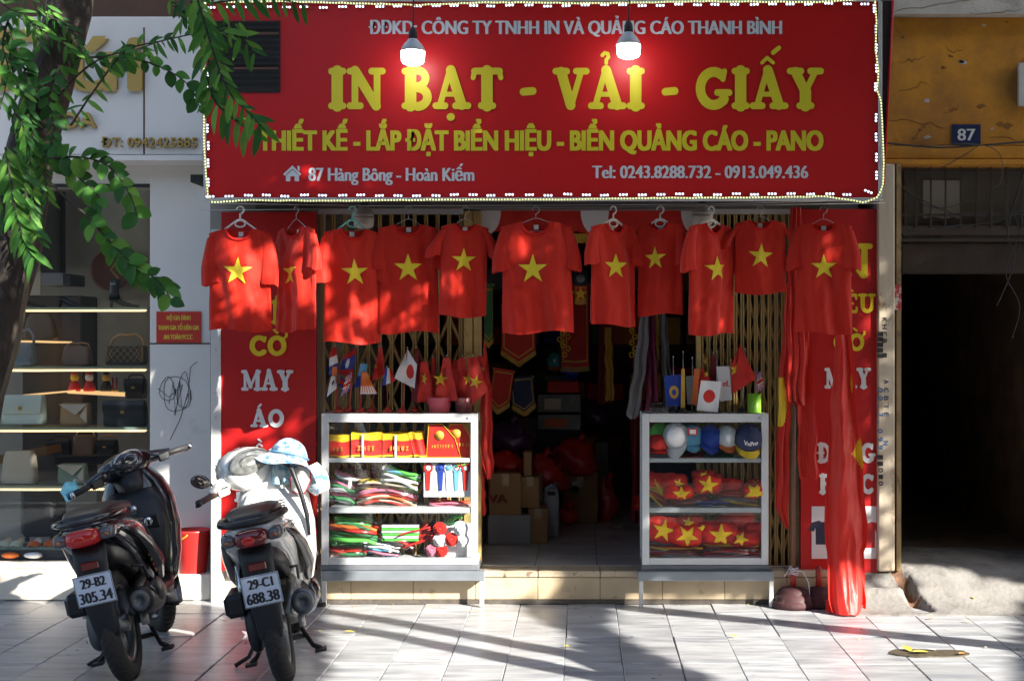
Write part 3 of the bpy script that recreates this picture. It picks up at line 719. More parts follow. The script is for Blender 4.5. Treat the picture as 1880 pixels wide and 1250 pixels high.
rp = [(382, 362), (377, 300), (374, 240), (377, 170), (374, 110), (378, 60), (377, 4), (520, 2), (700, 7), (760, 9), (900, 4), (1100, 6), (1300, 2), (1500, 4), (1606, -4), (1609, 40), (1607, 90), (1613, 130), (1610, 165), (1617, 185), (1620, 240), (1622, 300), (1621, 340), (1610, 362), (1585, 371), (1555, 366), (1520, 360), (1380, 362), (1200, 363), (1000, 366), (800, 366), (600, 368), (450, 367), (390, 371), (382, 362)]
P = []
for (a, c), (e, f) in zip(rp[:-1], rp[1:]):
    n = max(2, int(math.hypot(e - a, f - c) / 12))
    for k in range(n): P.append(W(a + (e - a) * k / n + rl.uniform(-.5, .5), c + (f - c) * k / n + rl.uniform(-.6, .6), yB - .028))
MB().tube(P, .0055, 6, 0, False).build('rope', mat('rope_plastic', (.55, .6, .4), .3), rope)
b = MB()
tot = 0
for a, c in zip(P[:-1], P[1:]):
    ln = (c - a).length; t = (-tot) % .0175
    while t < ln:
        q = a + (c - a) * (t / ln); b.ell(q + Vector((0, -.004, 0)), (.0042, .004, .0052), 0, 6, 4); t += .0175
    tot += ln
b.build('lamp_bead', mat('bead_glow', (.8, .85, .3), .4, emit=(.85, .9, .35), estr=.7), rope, kind='stuff')
# ------------------------------------------------------------------ bulbs
m_bulb = mat('lit_diffuser', (1, 1, 1), .4, emit=(1.0, .97, .98), estr=5.5)
m_offb = mat('unlit_diffuser', (.6, .6, .58), .35)
m_collar = mat('bulb_collar', (.55, .55, .56), .4)
def bulb(label, px, py, Y, lit, k=1.0, cord_to=None):
    c = W(px, py, Y)
    t = thing('led_bulb', label, 'light bulb', c)
    MB().lathe([(.002, -.062), (.03, -.060), (.056, -.050), (.066, -.035), (.068, 0), (.069, .018)], 20, 0, T(c) @ Matrix.Scale(k, 4)).build('diffuser', m_bulb if lit else m_offb, t)
    MB().lathe([(.069, .018), (.066, .035), (.05, .062), (.032, .08), (.026, .09)], 20, 0, T(c) @ Matrix.Scale(k, 4)).build('collar', m_collar, t)
    MB().lathe([(.026, .09), (.024, .13), (.016, .15), (.006, .16)], 14, 0, T(c) @ Matrix.Scale(k, 4)).build('socket', M_black, t)
    e = cord_to if cord_to is not None else c + Vector((0, 0, .5))
    MB().tube([c + Vector((0, 0, .155 * k)), c + Vector((.004, 0, .25 * k)), e], .004, 6).build('cord', M_black, t)
bulb('lit LED bulb hanging in front of the banner above the letters IN BẠT', 758, 100, -.85, True)
bulb('lit LED bulb hanging in front of the banner above the letters VẢI', 1154, 88, -.85, True)
bulb('unlit bulb under the banner behind the T-shirt on the teal hanger', 668, 402, -.1, False, .95, Vector((SX(668, -.1), -.1, 2.61)))
bulb('unlit bulb under the banner at the left edge of the right folding gate', 1290, 398, -.1, False, .95, Vector((SX(1290, -.1), -.1, 2.61)))
MB().box(-2.35, 1.62, yB + .14, .12, 2.605, 2.65).build('light_stop_soffit', m_soffit, shop)  # unseen board added to stop light from above behind the banner
MB().box(-2.2, 1.6, -.2, -.16, 2.53, 2.56).build('canopy_bar', m_alu, shop)
# ------------------------------------------------------------------ clothes line
yL = -.50
cl = MB().tube([W(372, 372, yL), W(700, 377, yL), W(1000, 376, yL), W(1300, 374, yL), W(1622, 366, yL)], .0025, 6).build('clothes_line', M_wire, at=W(1000, 376, yL))
tag(cl, 'steel wire line under the banner that carries the row of T-shirts', 'clothes line')
MB().tube([W(366, 385, -.3), W(700, 382, -.3), W(1100, 380, -.3), W(1625, 372, -.3)], .002, 5).build('second_wire', M_wire, shop)
# ================================================================== T-SHIRTS
def shirt(label, hlabel, cx, ytop, ybot, bw_px, star, yaw, dY, kind, slen=.27, sd=.2, ylo=378, tilt=0., seed=0, hcol=None, flare=0.):
    """cx: px of collar middle; star=(px,py,r_px); bw_px half body width unforeshortened"""
    Y = yL + dY; s = FP / (D + Y)
    org = W(cx, ytop, Y); Ln = (ybot - ytop) / s; bw = bw_px / s
    R = RZ(yaw) @ RY(tilt)
    M0 = T(org) @ R
    nw = min(.095, bw * .42); sh = .26
    r = random.Random(seed); ph = [r.uniform(0, 6.28) for _ in range(6)]; fq = [r.uniform(9, 14), r.uniform(19, 27), r.uniform(36, 50)]
    def wd(v): return bw * (.99 - .03 * math.sin(math.pi * min(1, v * 1.3)) + flare * v)
    def top(x, scoop):
        a = abs(x)
        if a < nw: return -scoop * math.sqrt(max(0, 1 - (a / nw) ** 2)) - .0
        return -(a - nw) * sh
    def fold(x, z):
        v = min(1, max(0, -z / Ln)); k = .45 + 1.3 * v
        q = x + .03 * math.sin(z * 5 + ph[3]) * v
        return k * (.011 * math.sin(q * fq[0] * 2.2 + ph[0]) + .006 * math.sin(q * fq[1] * 1.8 + ph[1] + z * 3) + .0026 * math.sin(q * fq[2] * 2 + ph[2])) + .020 * nz3(x * 9 + z * 2, z * 2.2, seed) + .016 * (abs(nz3(x * 7 + z * 4, z * 4.5 - x * 2, seed + 3)) - .2) + .010 * (abs(nz3(x * 12 - z * 7, z * 6, seed + 7)) - .2) + .010 * nz3(x * 6, z * 5, seed + 9)
    def dp(v): return .024 + .022 * min(1, v * 3.0)
    def front(x, z):
        v = min(1, max(0, -z / Ln)); u = min(1, abs(x) / wd(v))
        return -(dp(v) * math.sqrt(max(0, 1 - u * u)) + .0) - fold(x, z) * (1 - u ** 6)
    def pt(sg, scoop):
        def f(u, v):
            x = (u * 2 - 1); x = math.copysign(abs(x) ** .85, x) * wd(v)
            zt = top(x, scoop); zb = -Ln + .010 * math.sin(x * 17 + ph[4]) + (.012 if sg > 0 else 0)
            z = zt + (zb - zt) * v
            if sg < 0: y = front(x, z)
            else:
                uu = min(1, abs(x) / wd(v)); y = dp(v) * math.sqrt(max(0, 1 - uu * uu)) - fold(x, z) * .5 * (1 - uu ** 6)
            return (x, y, z)
        return f
    scf = .075 * nw / .09
    b = MB(); b.sheet(pt(-1, scf), 60, 54, 0, M0); b.sheet(pt(1, .012), 30, 24, 0, M0)
    # hem fold line
    b.sheet(lambda u, v: (lambda x, z: (x, front(x, z) - .0025, z))((u * 2 - 1) * .985 * wd(1), -Ln + .010 * math.sin((u * 2 - 1) * .985 * wd(1) * 17 + ph[4]) + .018 * (1 - v) + .001), 40, 1, 0, M0)
    o = b.build('tshirt', M_shirt, at=org); tag(o, label, 'T-shirt', 'T-shirts hanging on the line under the banner')
    for sg in (-1, 1):
        rings = []
        p0 = Vector((sg * (bw * .93 - .018), 0, -(bw - nw) * sh - .008)); dr = Vector((sg * sd, -.02, -1)).normalized()
        n = 14
        for i in range(8):
            t = i / 7; c = p0 + Vector((sg * (.005 + .05 * sd) * min(1, t * 2), 0, -.03 * min(1, t * 2))) + dr * slen * t * .8 + Vector((-sg * .028 * t * t, 0, 0))
            a = Vector((1, 0, -.55 * sg * (1 - .6 * t))).normalized()
            w_ = (.042 + .012 * min(1, t * 1.8)) * (slen / .27) ** .4; dd = .020 + .016 * t
            rings.append([c + a * math.cos(6.283 * k / n) * w_ + Vector((0, 1, 0)) * (math.sin(6.283 * k / n) * dd + .008 * math.sin(k * 1.9 + ph[1]) * t) + Vector((0, 0, .006 * math.sin(k * 1.3 + ph[2]) * t)) for k in range(n)])
        MB().loft(rings, 0, False, M0).build('sleeve', M_shirt, o)
    # ribbed collar
    cp = [(x, front(x, top(x, scf)) - .003, top(x, scf) - .002) for x in [nw * math.sin(a * math.pi / 2 / 9) for a in range(-9, 10)]]
    MB().tube(cp, .0085, 6, 0, True, M0, flat=.5).build('collar', M_collar, o)
    MB().box(-.014, .014, dp(.05) - .012, dp(.05) - .008, -.045, -.018, 0, M0).build('neck_tag', M_white_pl, o)
    sx = (star[0] - cx) / s / max(.3, math.cos(yaw)); sz = -(star[1] - ytop) / s
    b = MB(); add_star(b, sx, sz, star[2] / s, front, -.0042, 0, random.Random(seed + 5).uniform(-.06, .06) - tilt, 12)
    so_ = b
    so_.v = [M0 @ v for v in so_.v]; so_.build('star_print', M_yel, o)
    # hanger
    hz = (ytop - ylo) / s - .045
    h = thing('hanger', hlabel, 'hanger', org, 'hangers on the line under the banner')
    m = hcol or (M_white_pl if kind == 'p' else M_wire); rr = .0058 if kind == 'p' else .0022
    hk = [(0, 0, max(.02, hz - .03))] + [(.0, 0, hz)] + [(.022 * math.cos(a) * 1 - .0, 0, hz + .024 + .022 * math.sin(a)) for a in [math.radians(d) for d in (-60, -20, 20, 60, 100, 140, 180)]]
    MB().tube(hk, rr, 6, 0, True, M0).build('hook', m, h)
    e = max(.02, hz - .03)
    aw = min(.17, bw * .8)
    MB().tube([(-aw, .004, -.07), (-aw * .6, .003, e * .3 - .02), (-.02, 0, e * .85), (0, 0, e), (.02, 0, e * .85), (aw * .6, .003, e * .3 - .02), (aw, .004, -.07)], rr, 6, 0, True, M0).build('arm', m, h)
    if kind == 'p':
        MB().tube([(.03 * math.cos(a * .524), -.001, e - .028 + .02 * math.sin(a * .524)) for a in range(13)], rr * .9, 6, 0, True, M0).build('ring', m, h)
    MB().tube([(-aw, .004, -.07), (0, .004, -.055), (aw, .004, -.07)], rr * .8, 6, 0, True, M0).build('bar', m, h)
shirt('first T-shirt from the left, wide, hanging on a white plastic hanger over the edging strip', 'white plastic hanger with a ring, holding the leftmost T-shirt', 441, 419, 606, 58, (440, 498, 27), .0, -.08, 'p', seed=1, slen=.33, sd=.12)
shirt('second T-shirt from the left, turned almost edge on over the red board', 'thin wire hanger seen end on, second from the left', 544, 415, 607, 56, (545, 499, 26), -.74, -.04, 'w', seed=2, slen=.24)
shirt('longest T-shirt, third from the left, on the teal hanger', 'teal plastic hanger, the only green one on the line', 647, 419, 629, 53, (648, 500, 26), .35, -.03, 'p', seed=3, slen=.33, hcol=M_teal_pl)
shirt('fourth T-shirt from the left, broad, over the left folding gate', 'wire hanger of the broad fourth T-shirt from the left', 750, 411, 610, 56, (750, 492, 27), .08, .03, 'w', seed=4, slen=.26)
shirt('small T-shirt, fifth from the left, beside the shop opening', 'wire hanger holding the small fifth T-shirt from the left', 854, 410, 580, 44, (853, 478, 23), .12, -.01, 'w', seed=5, slen=.2, sd=.5, tilt=.03)
shirt('large faded T-shirt alone in the middle over the shop opening', 'silver wire hanger of the large T-shirt over the middle of the opening', 984, 406, 610, 66, (977, 494, 28), .0, -.07, 'w', seed=6, slen=.28, tilt=-.02)
shirt('T-shirt at the right side of the shop opening, turned slightly', 'white plastic hanger at the right side of the shop opening', 1126, 410, 597, 50, (1122, 489, 24), .6, -.02, 'p', seed=7, slen=.23)
shirt('shorter T-shirt, fourth from the right, hung close behind its left neighbour', 'white plastic hanger with a ring, fourth from the right', 1212, 408, 578, 43, (1207, 474, 22), -.3, .05, 'p', seed=8, slen=.26)
shirt('third T-shirt from the right, turned, in front of the right folding gate', 'white plastic hanger third from the right by the unlit bulb', 1306, 410, 613, 54, (1305, 494, 25), .62, -.03, 'p', seed=9, slen=.28)
shirt('smallest child size T-shirt, second from the right, ending well above the others', 'wire hanger of the child size T-shirt', 1396, 403, 538, 48, (1395, 470, 24), .0, .02, 'w', seed=10, slen=.17, sd=.75)
shirt('last T-shirt on the right, in front of the right red board', 'wire hanger at the right end of the line', 1512, 408, 611, 52, (1513, 490, 24), -.2, -.05, 'w', seed=11, slen=.27)
# ================================================================== SIDE SIGN BOARDS
m_brd = mat('sign_board_red', (.50, .012, .012), .42, var=.06, vscale=2, spec=.45, bump=.0006, bscale=6)
m_lw = mat('board_white_letter', (.72, .73, .74), .45, var=.06)
def board(label, x0, x1, y0, y1, Y, lines, loc):
    t = thing('sign_board', label, 'sign board', loc)
    MB().box(SX(x0, Y), SX(x1, Y), Y, Y + .05, SZ(y1, Y), SZ(y0, Y), bev=.002).build('panel', m_brd, t)
    for txt, a, c, yb, cap, m in lines:
        b = MB(); add_slab(b, txt, SX(a, Y), SX(c, Y), SZ(yb, Y), L(cap, Y), Y - .006, th=.006)
        b.build('lettering', m, t)
    return t
yS = .06
sbl = board('tall red board with raised lettering MAY ÁO left of the folding gate', 406, 580, 388, 1046, yS,
      [('IN', 448, 540, 508, 62, M_yel), ('THÊU', 432, 562, 594, 44, M_yel), ('CỜ', 458, 528, 652, 37, M_yel), ('MAY', 444, 538, 716, 38, m_lw), ('ÁO', 461, 523, 783, 33, m_lw), ('ĐỒNG', 430, 560, 858, 36, m_lw), ('PHỤC', 430, 560, 920, 36, m_lw)], W(493, 1046, yS))
sbr = board('tall red board with raised lettering behind the long hanging flag on the right', 1470, 1611, 383, 1050, yS,
      [('IN', 1500, 1602, 508, 62, M_yel), ('THÊU', 1484, 1608, 574, 36, M_yel), ('CỜ', 1530, 1588, 643, 32, M_yel), ('MAY', 1514, 1598, 712, 38, m_lw), ('ĐỒNG', 1500, 1606, 848, 36, m_lw), ('PHỤC', 1503, 1604, 905, 36, m_lw)], W(1540, 1050, yS))
b = MB().box(SX(1490, yS), SX(1609, yS), yS - .003, yS, SZ(1024, yS), SZ(928, yS), 0)
def tee(cx, cy, k, mi, q):
    s_ = [(-.5, .42), (-.2, .5), (-.1, .44), (.1, .44), (.2, .5), (.5, .42), (.62, .1), (.42, .04), (.34, .2), (.33, -.5), (-.33, -.5), (-.34, .2), (-.42, .04), (-.62, .1)]
    vs = [(SX(cx + p[0] * k, yS), yS - .004 - q * .0005, SZ(cy - p[1] * k, yS)) for p in s_]; b.add(vs, [list(range(14))[::-1]], mi)
tee(1512, 976, 44, 1, 0); tee(1545, 972, 40, 2, 1); tee(1590, 980, 48, 3, 0)
b.build('poster', [m_lw, mat('print_navy', (.02, .03, .06), .5), mat('print_grey', (.3, .3, .32), .5), mat('print_red', (.5, .02, .02), .5)], sbr)
# ================================================================== FOLDING GATES
m_gate = mat('tan_gate_paint', (.46, .33, .12), .5, var=.14, vscale=9, col2=(.25, .16, .06), c2scale=12, c2lo=.62, c2hi=.72)
def gate(label, x0, x1, n, dz, Y, post, spikes):
    t = thing('folding_gate', label, 'folding gate', W((x0 + x1) / 2, 1045, Y))
    X0, X1 = SX(x0, Y), SX(x1, Y); p = (X1 - X0) / (n - 1); z0, z1 = FZ + .01, 2.49
    um = MB().box(-.011, -.004, -.014, .012, z0, z1).box(.004, .011, -.014, .012, z0, z1).box(-.004, .004, .004, .012, z0, z1).mesh('gate_upright', m_gate)
    for i in range(n):
        o = bpy.data.objects.new('upright', um); COL.objects.link(o); o.parent = t; o.location = Vector((X0 + p * i, Y, 0)) - t.location
    dx = 2 * p; ln = math.hypot(dx, dz); a = math.atan2(dz, dx)
    bm_ = MB().box(-ln / 2, ln / 2, -.002, .002, -.009, .009, 0).mesh('lattice_bar', m_gate)
    z = z0 + .06
    while z + dz < z1:
        for i in range(0, n - 2, 2):
            for sg in (-1, 1):
                o = bpy.data.objects.new('lattice_bar', bm_); COL.objects.link(o); o.parent = t
                o.location = Vector((X0 + p * (i + 1), Y + .022 + .006 * sg, z + dz / 2)) - t.location; o.rotation_euler = (0, -a * sg, 0)
        z += dz
    for (a_, c_) in post:
        MB().box(SX(a_, Y), SX(c_, Y), Y - .03, Y + .03, z0, z1, bev=.004).build('post', m_gate, t)
    MB().box(X0 - .02, X1 + .02, Y - .025, Y + .035, 2.47, 2.50).build('head_track', m_alu, t)
    MB().box(X0 - .02, X1 + .02, Y - .02, Y + .03, FZ, FZ + .009).build('floor_track', m_alu, t)
    return t
g1 = gate('left tan steel folding gate stretched open in wide crosses', 592, 846, 13, .34, .16, ((852, 868), (870, 884)), 0)
g2 = gate('right tan steel folding gate pressed together in narrow diamonds', 1288, 1462, 15, .30, .16, ((1278, 1286),), 0)
# arched latch on the left gate
b = MB().tube([(SX(848 + 26 * (1 - math.cos(a)), .12), .12, SZ(668 - 20 * math.sin(a), .12)) for a in [i * .2 for i in range(8)]], .006, 6)
b.build('latch_bracket', m_gate, g1)
# ================================================================== DISPLAY CABINETS
m_cab = mat('white_cabinet_frame', (.66, .67, .68), .38, metal=.15, var=.06, col2=(.35, .34, .32), c2scale=18, c2lo=.68, c2hi=.76)
m_cabd = mat('grey_cabinet_base', (.16, .17, .19), .5, var=.15)
m_galv = mat('grey_steel_bench', (.26, .29, .32), .45, metal=.4, var=.15, col2=(.25, .14, .08), c2scale=11, c2lo=.68, c2hi=.75)
m_legw = mat('chipped_white_steel', (.60, .60, .58), .5, var=.08, col2=(.15, .1, .07), c2scale=22, c2lo=.62, c2hi=.68)
yC = -.07; dC = .36
def cabinet(label, x0, x1, shelves, post, blabel, bx):
    X0, X1 = SX(x0, yC), SX(x1, yC); Z0, Z1 = SZ(1036, yC), SZ(758, yC); pw = L(post, yC); Y0, Y1 = yC, yC + dC
    t = thing('display_cabinet', label, 'display cabinet', ((X0 + X1) / 2, Y0, Z0))
    rt = L(16, yC); rb = L(13, yC)
    for x in (X0, X1 - pw):
        for y in (Y0, Y1 - .03): MB().box(x, x + pw, y, y + .03, Z0, Z1, bev=.003).build('post', m_cab, t)
    for z0, z1 in ((Z1 - rt, Z1 - .001), (Z0 + .001, Z0 + rb)):
        for y in (Y0 + .001, Y1 - .029): MB().box(X0 + pw + .0005, X1 - pw - .0005, y, y + .028, z0, z1, bev=.002).build('rail', m_cab, t)
        for x in (X0 + .002, X1 - pw + .002): MB().box(x, x + pw - .004, Y0 + .0305, Y1 - .0305, z0, z1).build('rail', m_cab, t)
    MB().box(X0 + pw, X1 - pw, Y0 + .03, Y1 - .03, Z1 - .012, Z1 - .004).build('top_panel', m_cab, t)
    MB().box(X0 + .01, X1 - .01, Y0 + .031, Y1 - .031, Z0 + rb * .3, Z0 + rb * .8).build('bottom_panel', m_cab, t)
    tops = []
    for (ya, yb) in shelves:
        z = SZ(ya, yC); z0 = SZ(yb, yC); tops.append(z)
        MB().box(X0 + pw + .001, X1 - pw - .001, Y0 + .008, Y1 - .032, z0, z, bev=.002).build('shelf', m_cab, t)
    MB().box(X0 + pw, X1 - pw, Y0 + .003, Y0 + .006, Z0 + rb, Z1 - rt).build('glass_front', M_glass, t)
    for x in (X0 + .008, X1 - .012): MB().box(x, x + .003, Y0 + .031, Y1 - .031, Z0 + rb, Z1 - rt).build('glass_side', M_glass, t)
    MB().box(X0 - .006, X1 + .006, Y0 - .008, Y1 + .002, Z0 - .032, Z0 - .001, bev=.003).build('base', m_cabd, t)
    for x in (X0 + .03, X1 - .03):
        for y in (Y0 + .02, Y1 - .05):
            zb = .2235 if y < 0 else .2105
            MB().lathe([(.018, -.008), (.020, 0), (.018, .008)], 12, 0, T(x, y, zb + .020) @ RY(math.pi / 2)).build('caster', M_black, t)
    MB().lathe([(.004, 0), (.007, .004), (.003, .009)], 8, 0, T(X1 - .06, Y0 - .001, Z1 - rt * .5) @ RX(math.pi / 2)).build('lock', M_wire, t)
    # bench
    b0, b1 = SX(bx[0], -.12), SX(bx[1], -.12)
    q = thing('steel_bench', blabel, 'bench', ((b0 + b1) / 2, -.12, 0))
    MB().box(b0, b1, -.125, -.095, .165, .223, bev=.003).build('front_rail', m_galv, q)
    for x in (b0, b1 - .035): MB().box(x, x + .035, -.094, -.018, .165, .222, bev=.003).build('side_rail', m_galv, q)
    MB().box(b0 + .036, b1 - .036, -.094, -.018, .213, .2225).build('plate', m_galv, q)
    for x in (b0 + .004, b1 - .029): MB().box(x, x + .026, -.122, -.097, .002, .1645, bev=.002).build('leg', m_legw, q)
    return tops + [Z0 + rb * .8], X0 + pw, X1 - pw, Y0, Y1, Z1
LT, LX0, LX1, _, _, LZ1 = cabinet('large white glass display cabinet left of the shop opening', 590, 877, ((840, 848), (931, 941)), 13, 'grey steel bench under the large left display cabinet', (590, 889))
RT, RX0, RX1, _, _, RZ1 = cabinet('smaller white glass display cabinet full of caps and flag bundles, right of the opening', 1179, 1411, ((840, 848), (931, 940)), 13, 'grey steel bench with white legs under the right display cabinet', (1172, 1421))
# ------------------------------------------------------------------ goods
def cmat(n, c, r=.6, **k): return mat(n, c, r, **k)
K = {'red': cmat('cloth_red', (.58, .02, .012), .6, var=.15, vscale=12), 'yel': cmat('cloth_yellow', (.75, .50, .02), .55, var=.1), 'gold': cmat('cloth_gold', (.65, .38, .05), .45, var=.15),
     'grn': cmat('cloth_green', (.12, .55, .08), .5, var=.2, vscale=12), 'dgrn': cmat('cloth_dark_green', (.03, .17, .06), .6, var=.2), 'org': cmat('cloth_orange', (.72, .16, .03), .5, var=.12),
     'blu': cmat('cloth_blue', (.015, .05, .35), .55, var=.12), 'lbl': cmat('cloth_light_blue', (.15, .42, .62), .5, var=.12), 'wht': cmat('cloth_white', (.74, .74, .76), .6, var=.06),
     'pnk': cmat('cloth_pink', (.68, .20, .30), .5, var=.12), 'pur': cmat('cloth_purple', (.16, .05, .30), .5, var=.15), 'nvy': cmat('cloth_navy', (.012, .02, .07), .6, var=.15),
     'mar': cmat('cloth_maroon', (.22, .01, .02), .6, var=.2), 'gry': cmat('cloth_grey', (.30, .30, .32), .6, var=.12), 'blk': cmat('cloth_black', (.02, .02, .025), .6, var=.2), 'cream': cmat('cloth_cream', (.62, .55, .42), .55, var=.1),
     'crd': cmat('cardboard', (.34, .19, .085), .85, var=.12, vscale=3), 'mint': cmat('mint_leather', (.66, .76, .66), .4, var=.05)}
M_film = glass('plastic_film', (.985, .985, .99), .05, .2)
def pack(label, cat, name, xa, xb, ya, yb, Y, dep, cols, n, group=None, band=None, letter=None, skew=0., seed=0):
    """a stack of folded sashes: upright leaves of cloth side by side with a yellow top band"""
    r = random.Random(seed)
    X0, X1, Z0, Z1 = SX(xa, Y), SX(xb, Y), SZ(yb, Y), SZ(ya, Y)
    t = thing(name, label, cat, ((X0 + X1) / 2, Y, Z0), group)
    lay = dep / n
    for i in range(n):
        dz = r.uniform(-.012, .008); dx = r.uniform(-.006, .006)
        b = MB()
        h = (Z1 - Z0) + (dz if i else 0)
        f = lambda u, v: (X0 + dx + (X1 - X0) * u + skew * v * h, Y + lay * i + .004 * math.sin(u * 9 + i * 2) + .006 * math.sin(v * 3 + i), Z0 + h * v + .004 * math.sin(u * 7 + i))
        b.sheet(f, 10, 12, 0, mif=lambda u, v: 1 if (v > .72 or v < .12) else 0)
        b.sheet(lambda u, v: (lambda p: (p[0], p[1] + lay * .8, p[2]))(f(1 - u, v)), 4, 4, 0)
        b.sheet(lambda u, v: (lambda p: (p[0], p[1] + lay * .8 * v, p[2] + .003 * math.sin(v * 3.14)))(f(u, 1)), 10, 2, 1)
        b.build('folded_sash', cols, t)
    if letter:
        b = MB(); add_marks(b, X0 + (X1 - X0) * .25, X0 + (X1 - X0) * .85, Z0 + (Z1 - Z0) * .28, (Z1 - Z0) * .24, Y - .008, seed); b.build('lettering', K['gold'], t)
    if band is not None:
        xm = X0 + (X1 - X0) * band
        MB().box(xm - .006, xm + .006, Y - .0095, Y - .0085, Z0, Z1).build('paper_band', K['wht'], t)
    return t
yg = -.035
G1 = 'packs of folded red and yellow sashes on the top shelf'
pack('narrow pack of folded red sashes at the left end of the top shelf', 'sash pack', 'sash_pack', 602, 640, 800, 838, yg, .12, [K['red'], K['yel']], 6, G1, None, True, seed=1)
pack('second pack of folded red sashes on the top shelf, with a yellow top edge', 'sash pack', 'sash_pack', 643, 699, 796, 838, yg, .12, [K['red'], K['yel']], 6, G1, .42, True, seed=2)
pack('third pack of folded red sashes on the top shelf, bound with a paper band', 'sash pack', 'sash_pack', 702, 757, 797, 838, yg, .12, [K['red'], K['yel']], 6, G1, .45, True, seed=3)
pack('slanting red sash pack leaning between the packs and the aprons', 'sash pack', 'sash_pack', 762, 786, 794, 838, yg, .08, [K['red'], K['yel']], 4, G1, None, None, skew=-.25, seed=4)
def apron(label, pts, Y, seed, txt):
    t = thing('sash_banner', label, 'sash', W(sum(p[0] for p in pts) / len(pts), 838, Y), 'red sashes with yellow trim propped behind the glass')
    P = [(SX(a, Y), SZ(c, Y)) for a, c in pts]; n = len(P)
    b = MB(); b.add([(p[0], Y, p[1]) for p in P] + [(p[0], Y + .004, p[1]) for p in P], [list(range(n))[::-1], list(range(n, 2 * n))] + [(i, (i + 1) % n, n + (i + 1) % n, n + i) for i in range(n)]); b.build('cloth', K['red'], t)
    MB().tube([(p[0], Y - .002, p[1]) for p in P + [P[0]]], .004, 5, flat=.6, sm=False).build('yellow_trim', K['yel'], t)
    cx = sum(p[0] for p in P) / n; cz = sum(p[1] for p in P) / n
    MB().lathe([(.03, 0), (.03, .003)], 14, 0, T(cx - .02, Y - .001, cz + .03) @ RX(math.pi / 2)).build('emblem', K['gold'], t)
    b = MB(); add_marks(b, cx - .07, cx + .08, cz - .05, .024, Y - .003, seed + 7); b.build('lettering', K['gold'], t)
apron('red sash with a yellow trim and emblem standing left of its twin behind the glass', [(787, 778), (812, 777), (835, 803), (846, 838), (783, 838)], yg + .005, 1, 0)
apron('second red sash with yellow trim in the right end of the top shelf', [(826, 778), (850, 777), (863, 800), (863, 838), (844, 838), (836, 806), (822, 790)], yg + .03, 2, 0)
def bundle(label, name, cat, px0, py0, px1, py1, width, Y, cols, n, r0=.012, bow=0.0, film=False, seed=0, group=None, dep=.12):
    """bundle of ribbon or cloth strands running from one point to another (px), spread over width px"""
    r = random.Random(seed); a = W(px0, py0, Y); e = W(px1, py1, Y)
    d = (e - a); nrm = Vector((-d.z, 0, d.x)).normalized(); w = L(width, Y)
    t = thing(name, label, cat, (a + e) / 2, group)
    for i in range(n):
        o = (i / (n - 1) - .5) * w if n > 1 else 0
        yy = r.uniform(0, dep)
        pts = []
        for k in range(8):
            u = k / 7
            p = a + d * u + nrm * (o * (1 - .25 * math.sin(3.14 * u)) + math.sin(3.14 * u) * bow + .006 * math.sin(u * 7 + i)) + Vector((0, yy + .01 * math.sin(u * 5 + i * 2), 0))
            pts.append(p)
        MB().tube(pts, [r0 * (.8 + .4 * math.sin(3.14 * k / 7)) for k in range(8)], 7, 0, flat=.75).build('strand', cols[r.randrange(len(cols))], t)
    if film:
        c = (a + e) / 2 + Vector((0, dep * .4, 0)); ang = math.atan2(d.z, d.x)
        MB().ell((0, 0, 0), (d.length * .56, dep * .8, w * .62), 0, 18, 10, T(c) @ RY(-ang), jit=(.22, 9)).build('plastic_wrap', M_film, t)
    return t
bundle('bundle of thin multicoloured ribbons in plastic on the middle shelf', 'ribbon_bundle', 'ribbon bundle', 655, 905, 765, 912, 52, .01, [K['pnk'], K['pnk'], K['red'], K['org'], K['blu'], K['wht'], K['yel'], K['cream']], 24, .010, .03, True, 3)
bundle('green and purple streamers tied in a roll above the ribbon bundle', 'streamer_roll', 'streamers', 700, 872, 768, 890, 36, .0, [K['grn'], K['pur'], K['lbl'], K['wht'], K['org'], K['grn']], 14, .013, .01, True, 5)
bundle('pack of clear bags with grey and red ribbon at the left of the middle shelf', 'ribbon_bundle', 'ribbon bundle', 606, 893, 655, 905, 62, .02, [K['gry'], K['dgrn'], K['wht'], K['pnk'], K['pnk']], 12, .015, 0, True, 6)
bundle('red paper strips lying flat under the rosette board', 'paper_strips', 'paper strips', 788, 924, 862, 926, 14, .01, [K['red'], K['mar'], K['pnk']], 7, .006, 0, False, 7)
bundle('red sheet bundle standing behind the ribbons', 'ribbon_bundle', 'ribbon bundle', 610, 874, 700, 866, 26, .16, [K['pnk'], K['mar'], K['red']], 8, .012, 0.02, True, 8)
# rosettes on a white board
rb = thing('rosette_board', 'white card board with rosettes and hanging ribbons on the middle shelf', 'rosette board', W(820, 930, -.03))
MB().box(SX(778, -.03), SX(864, -.03), -.03, -.025, SZ(911, -.03), SZ(849, -.03)).build('card', K['wht'], rb)
for px, c1, c2 in ((786, 'red', 'wht'), (809, 'blu', 'blu'), (823, 'wht', 'lbl'), (838, 'lbl', 'wht'), (855, 'red', 'wht')):
    c = W(px, 858, -.034)
    b = MB()
    for k in range(16): a = k * .3927; b.ell((.024 * math.cos(a), 0, .024 * math.sin(a)), (.008, .004, .008), 0, 6, 4, T(c))
    b.ell((0, -.004, 0), (.017, .005, .017), 1, 10, 5, T(c))
    for s in (-1, 1): b.box(-.008 + s * .010, .008 + s * .010, -.002 + s * .001, .002 + s * .001, -.14, -.02, 0, T(c) @ RY(s * .06))
    b.build('rosette', [K[c1], K[c2]], rb)
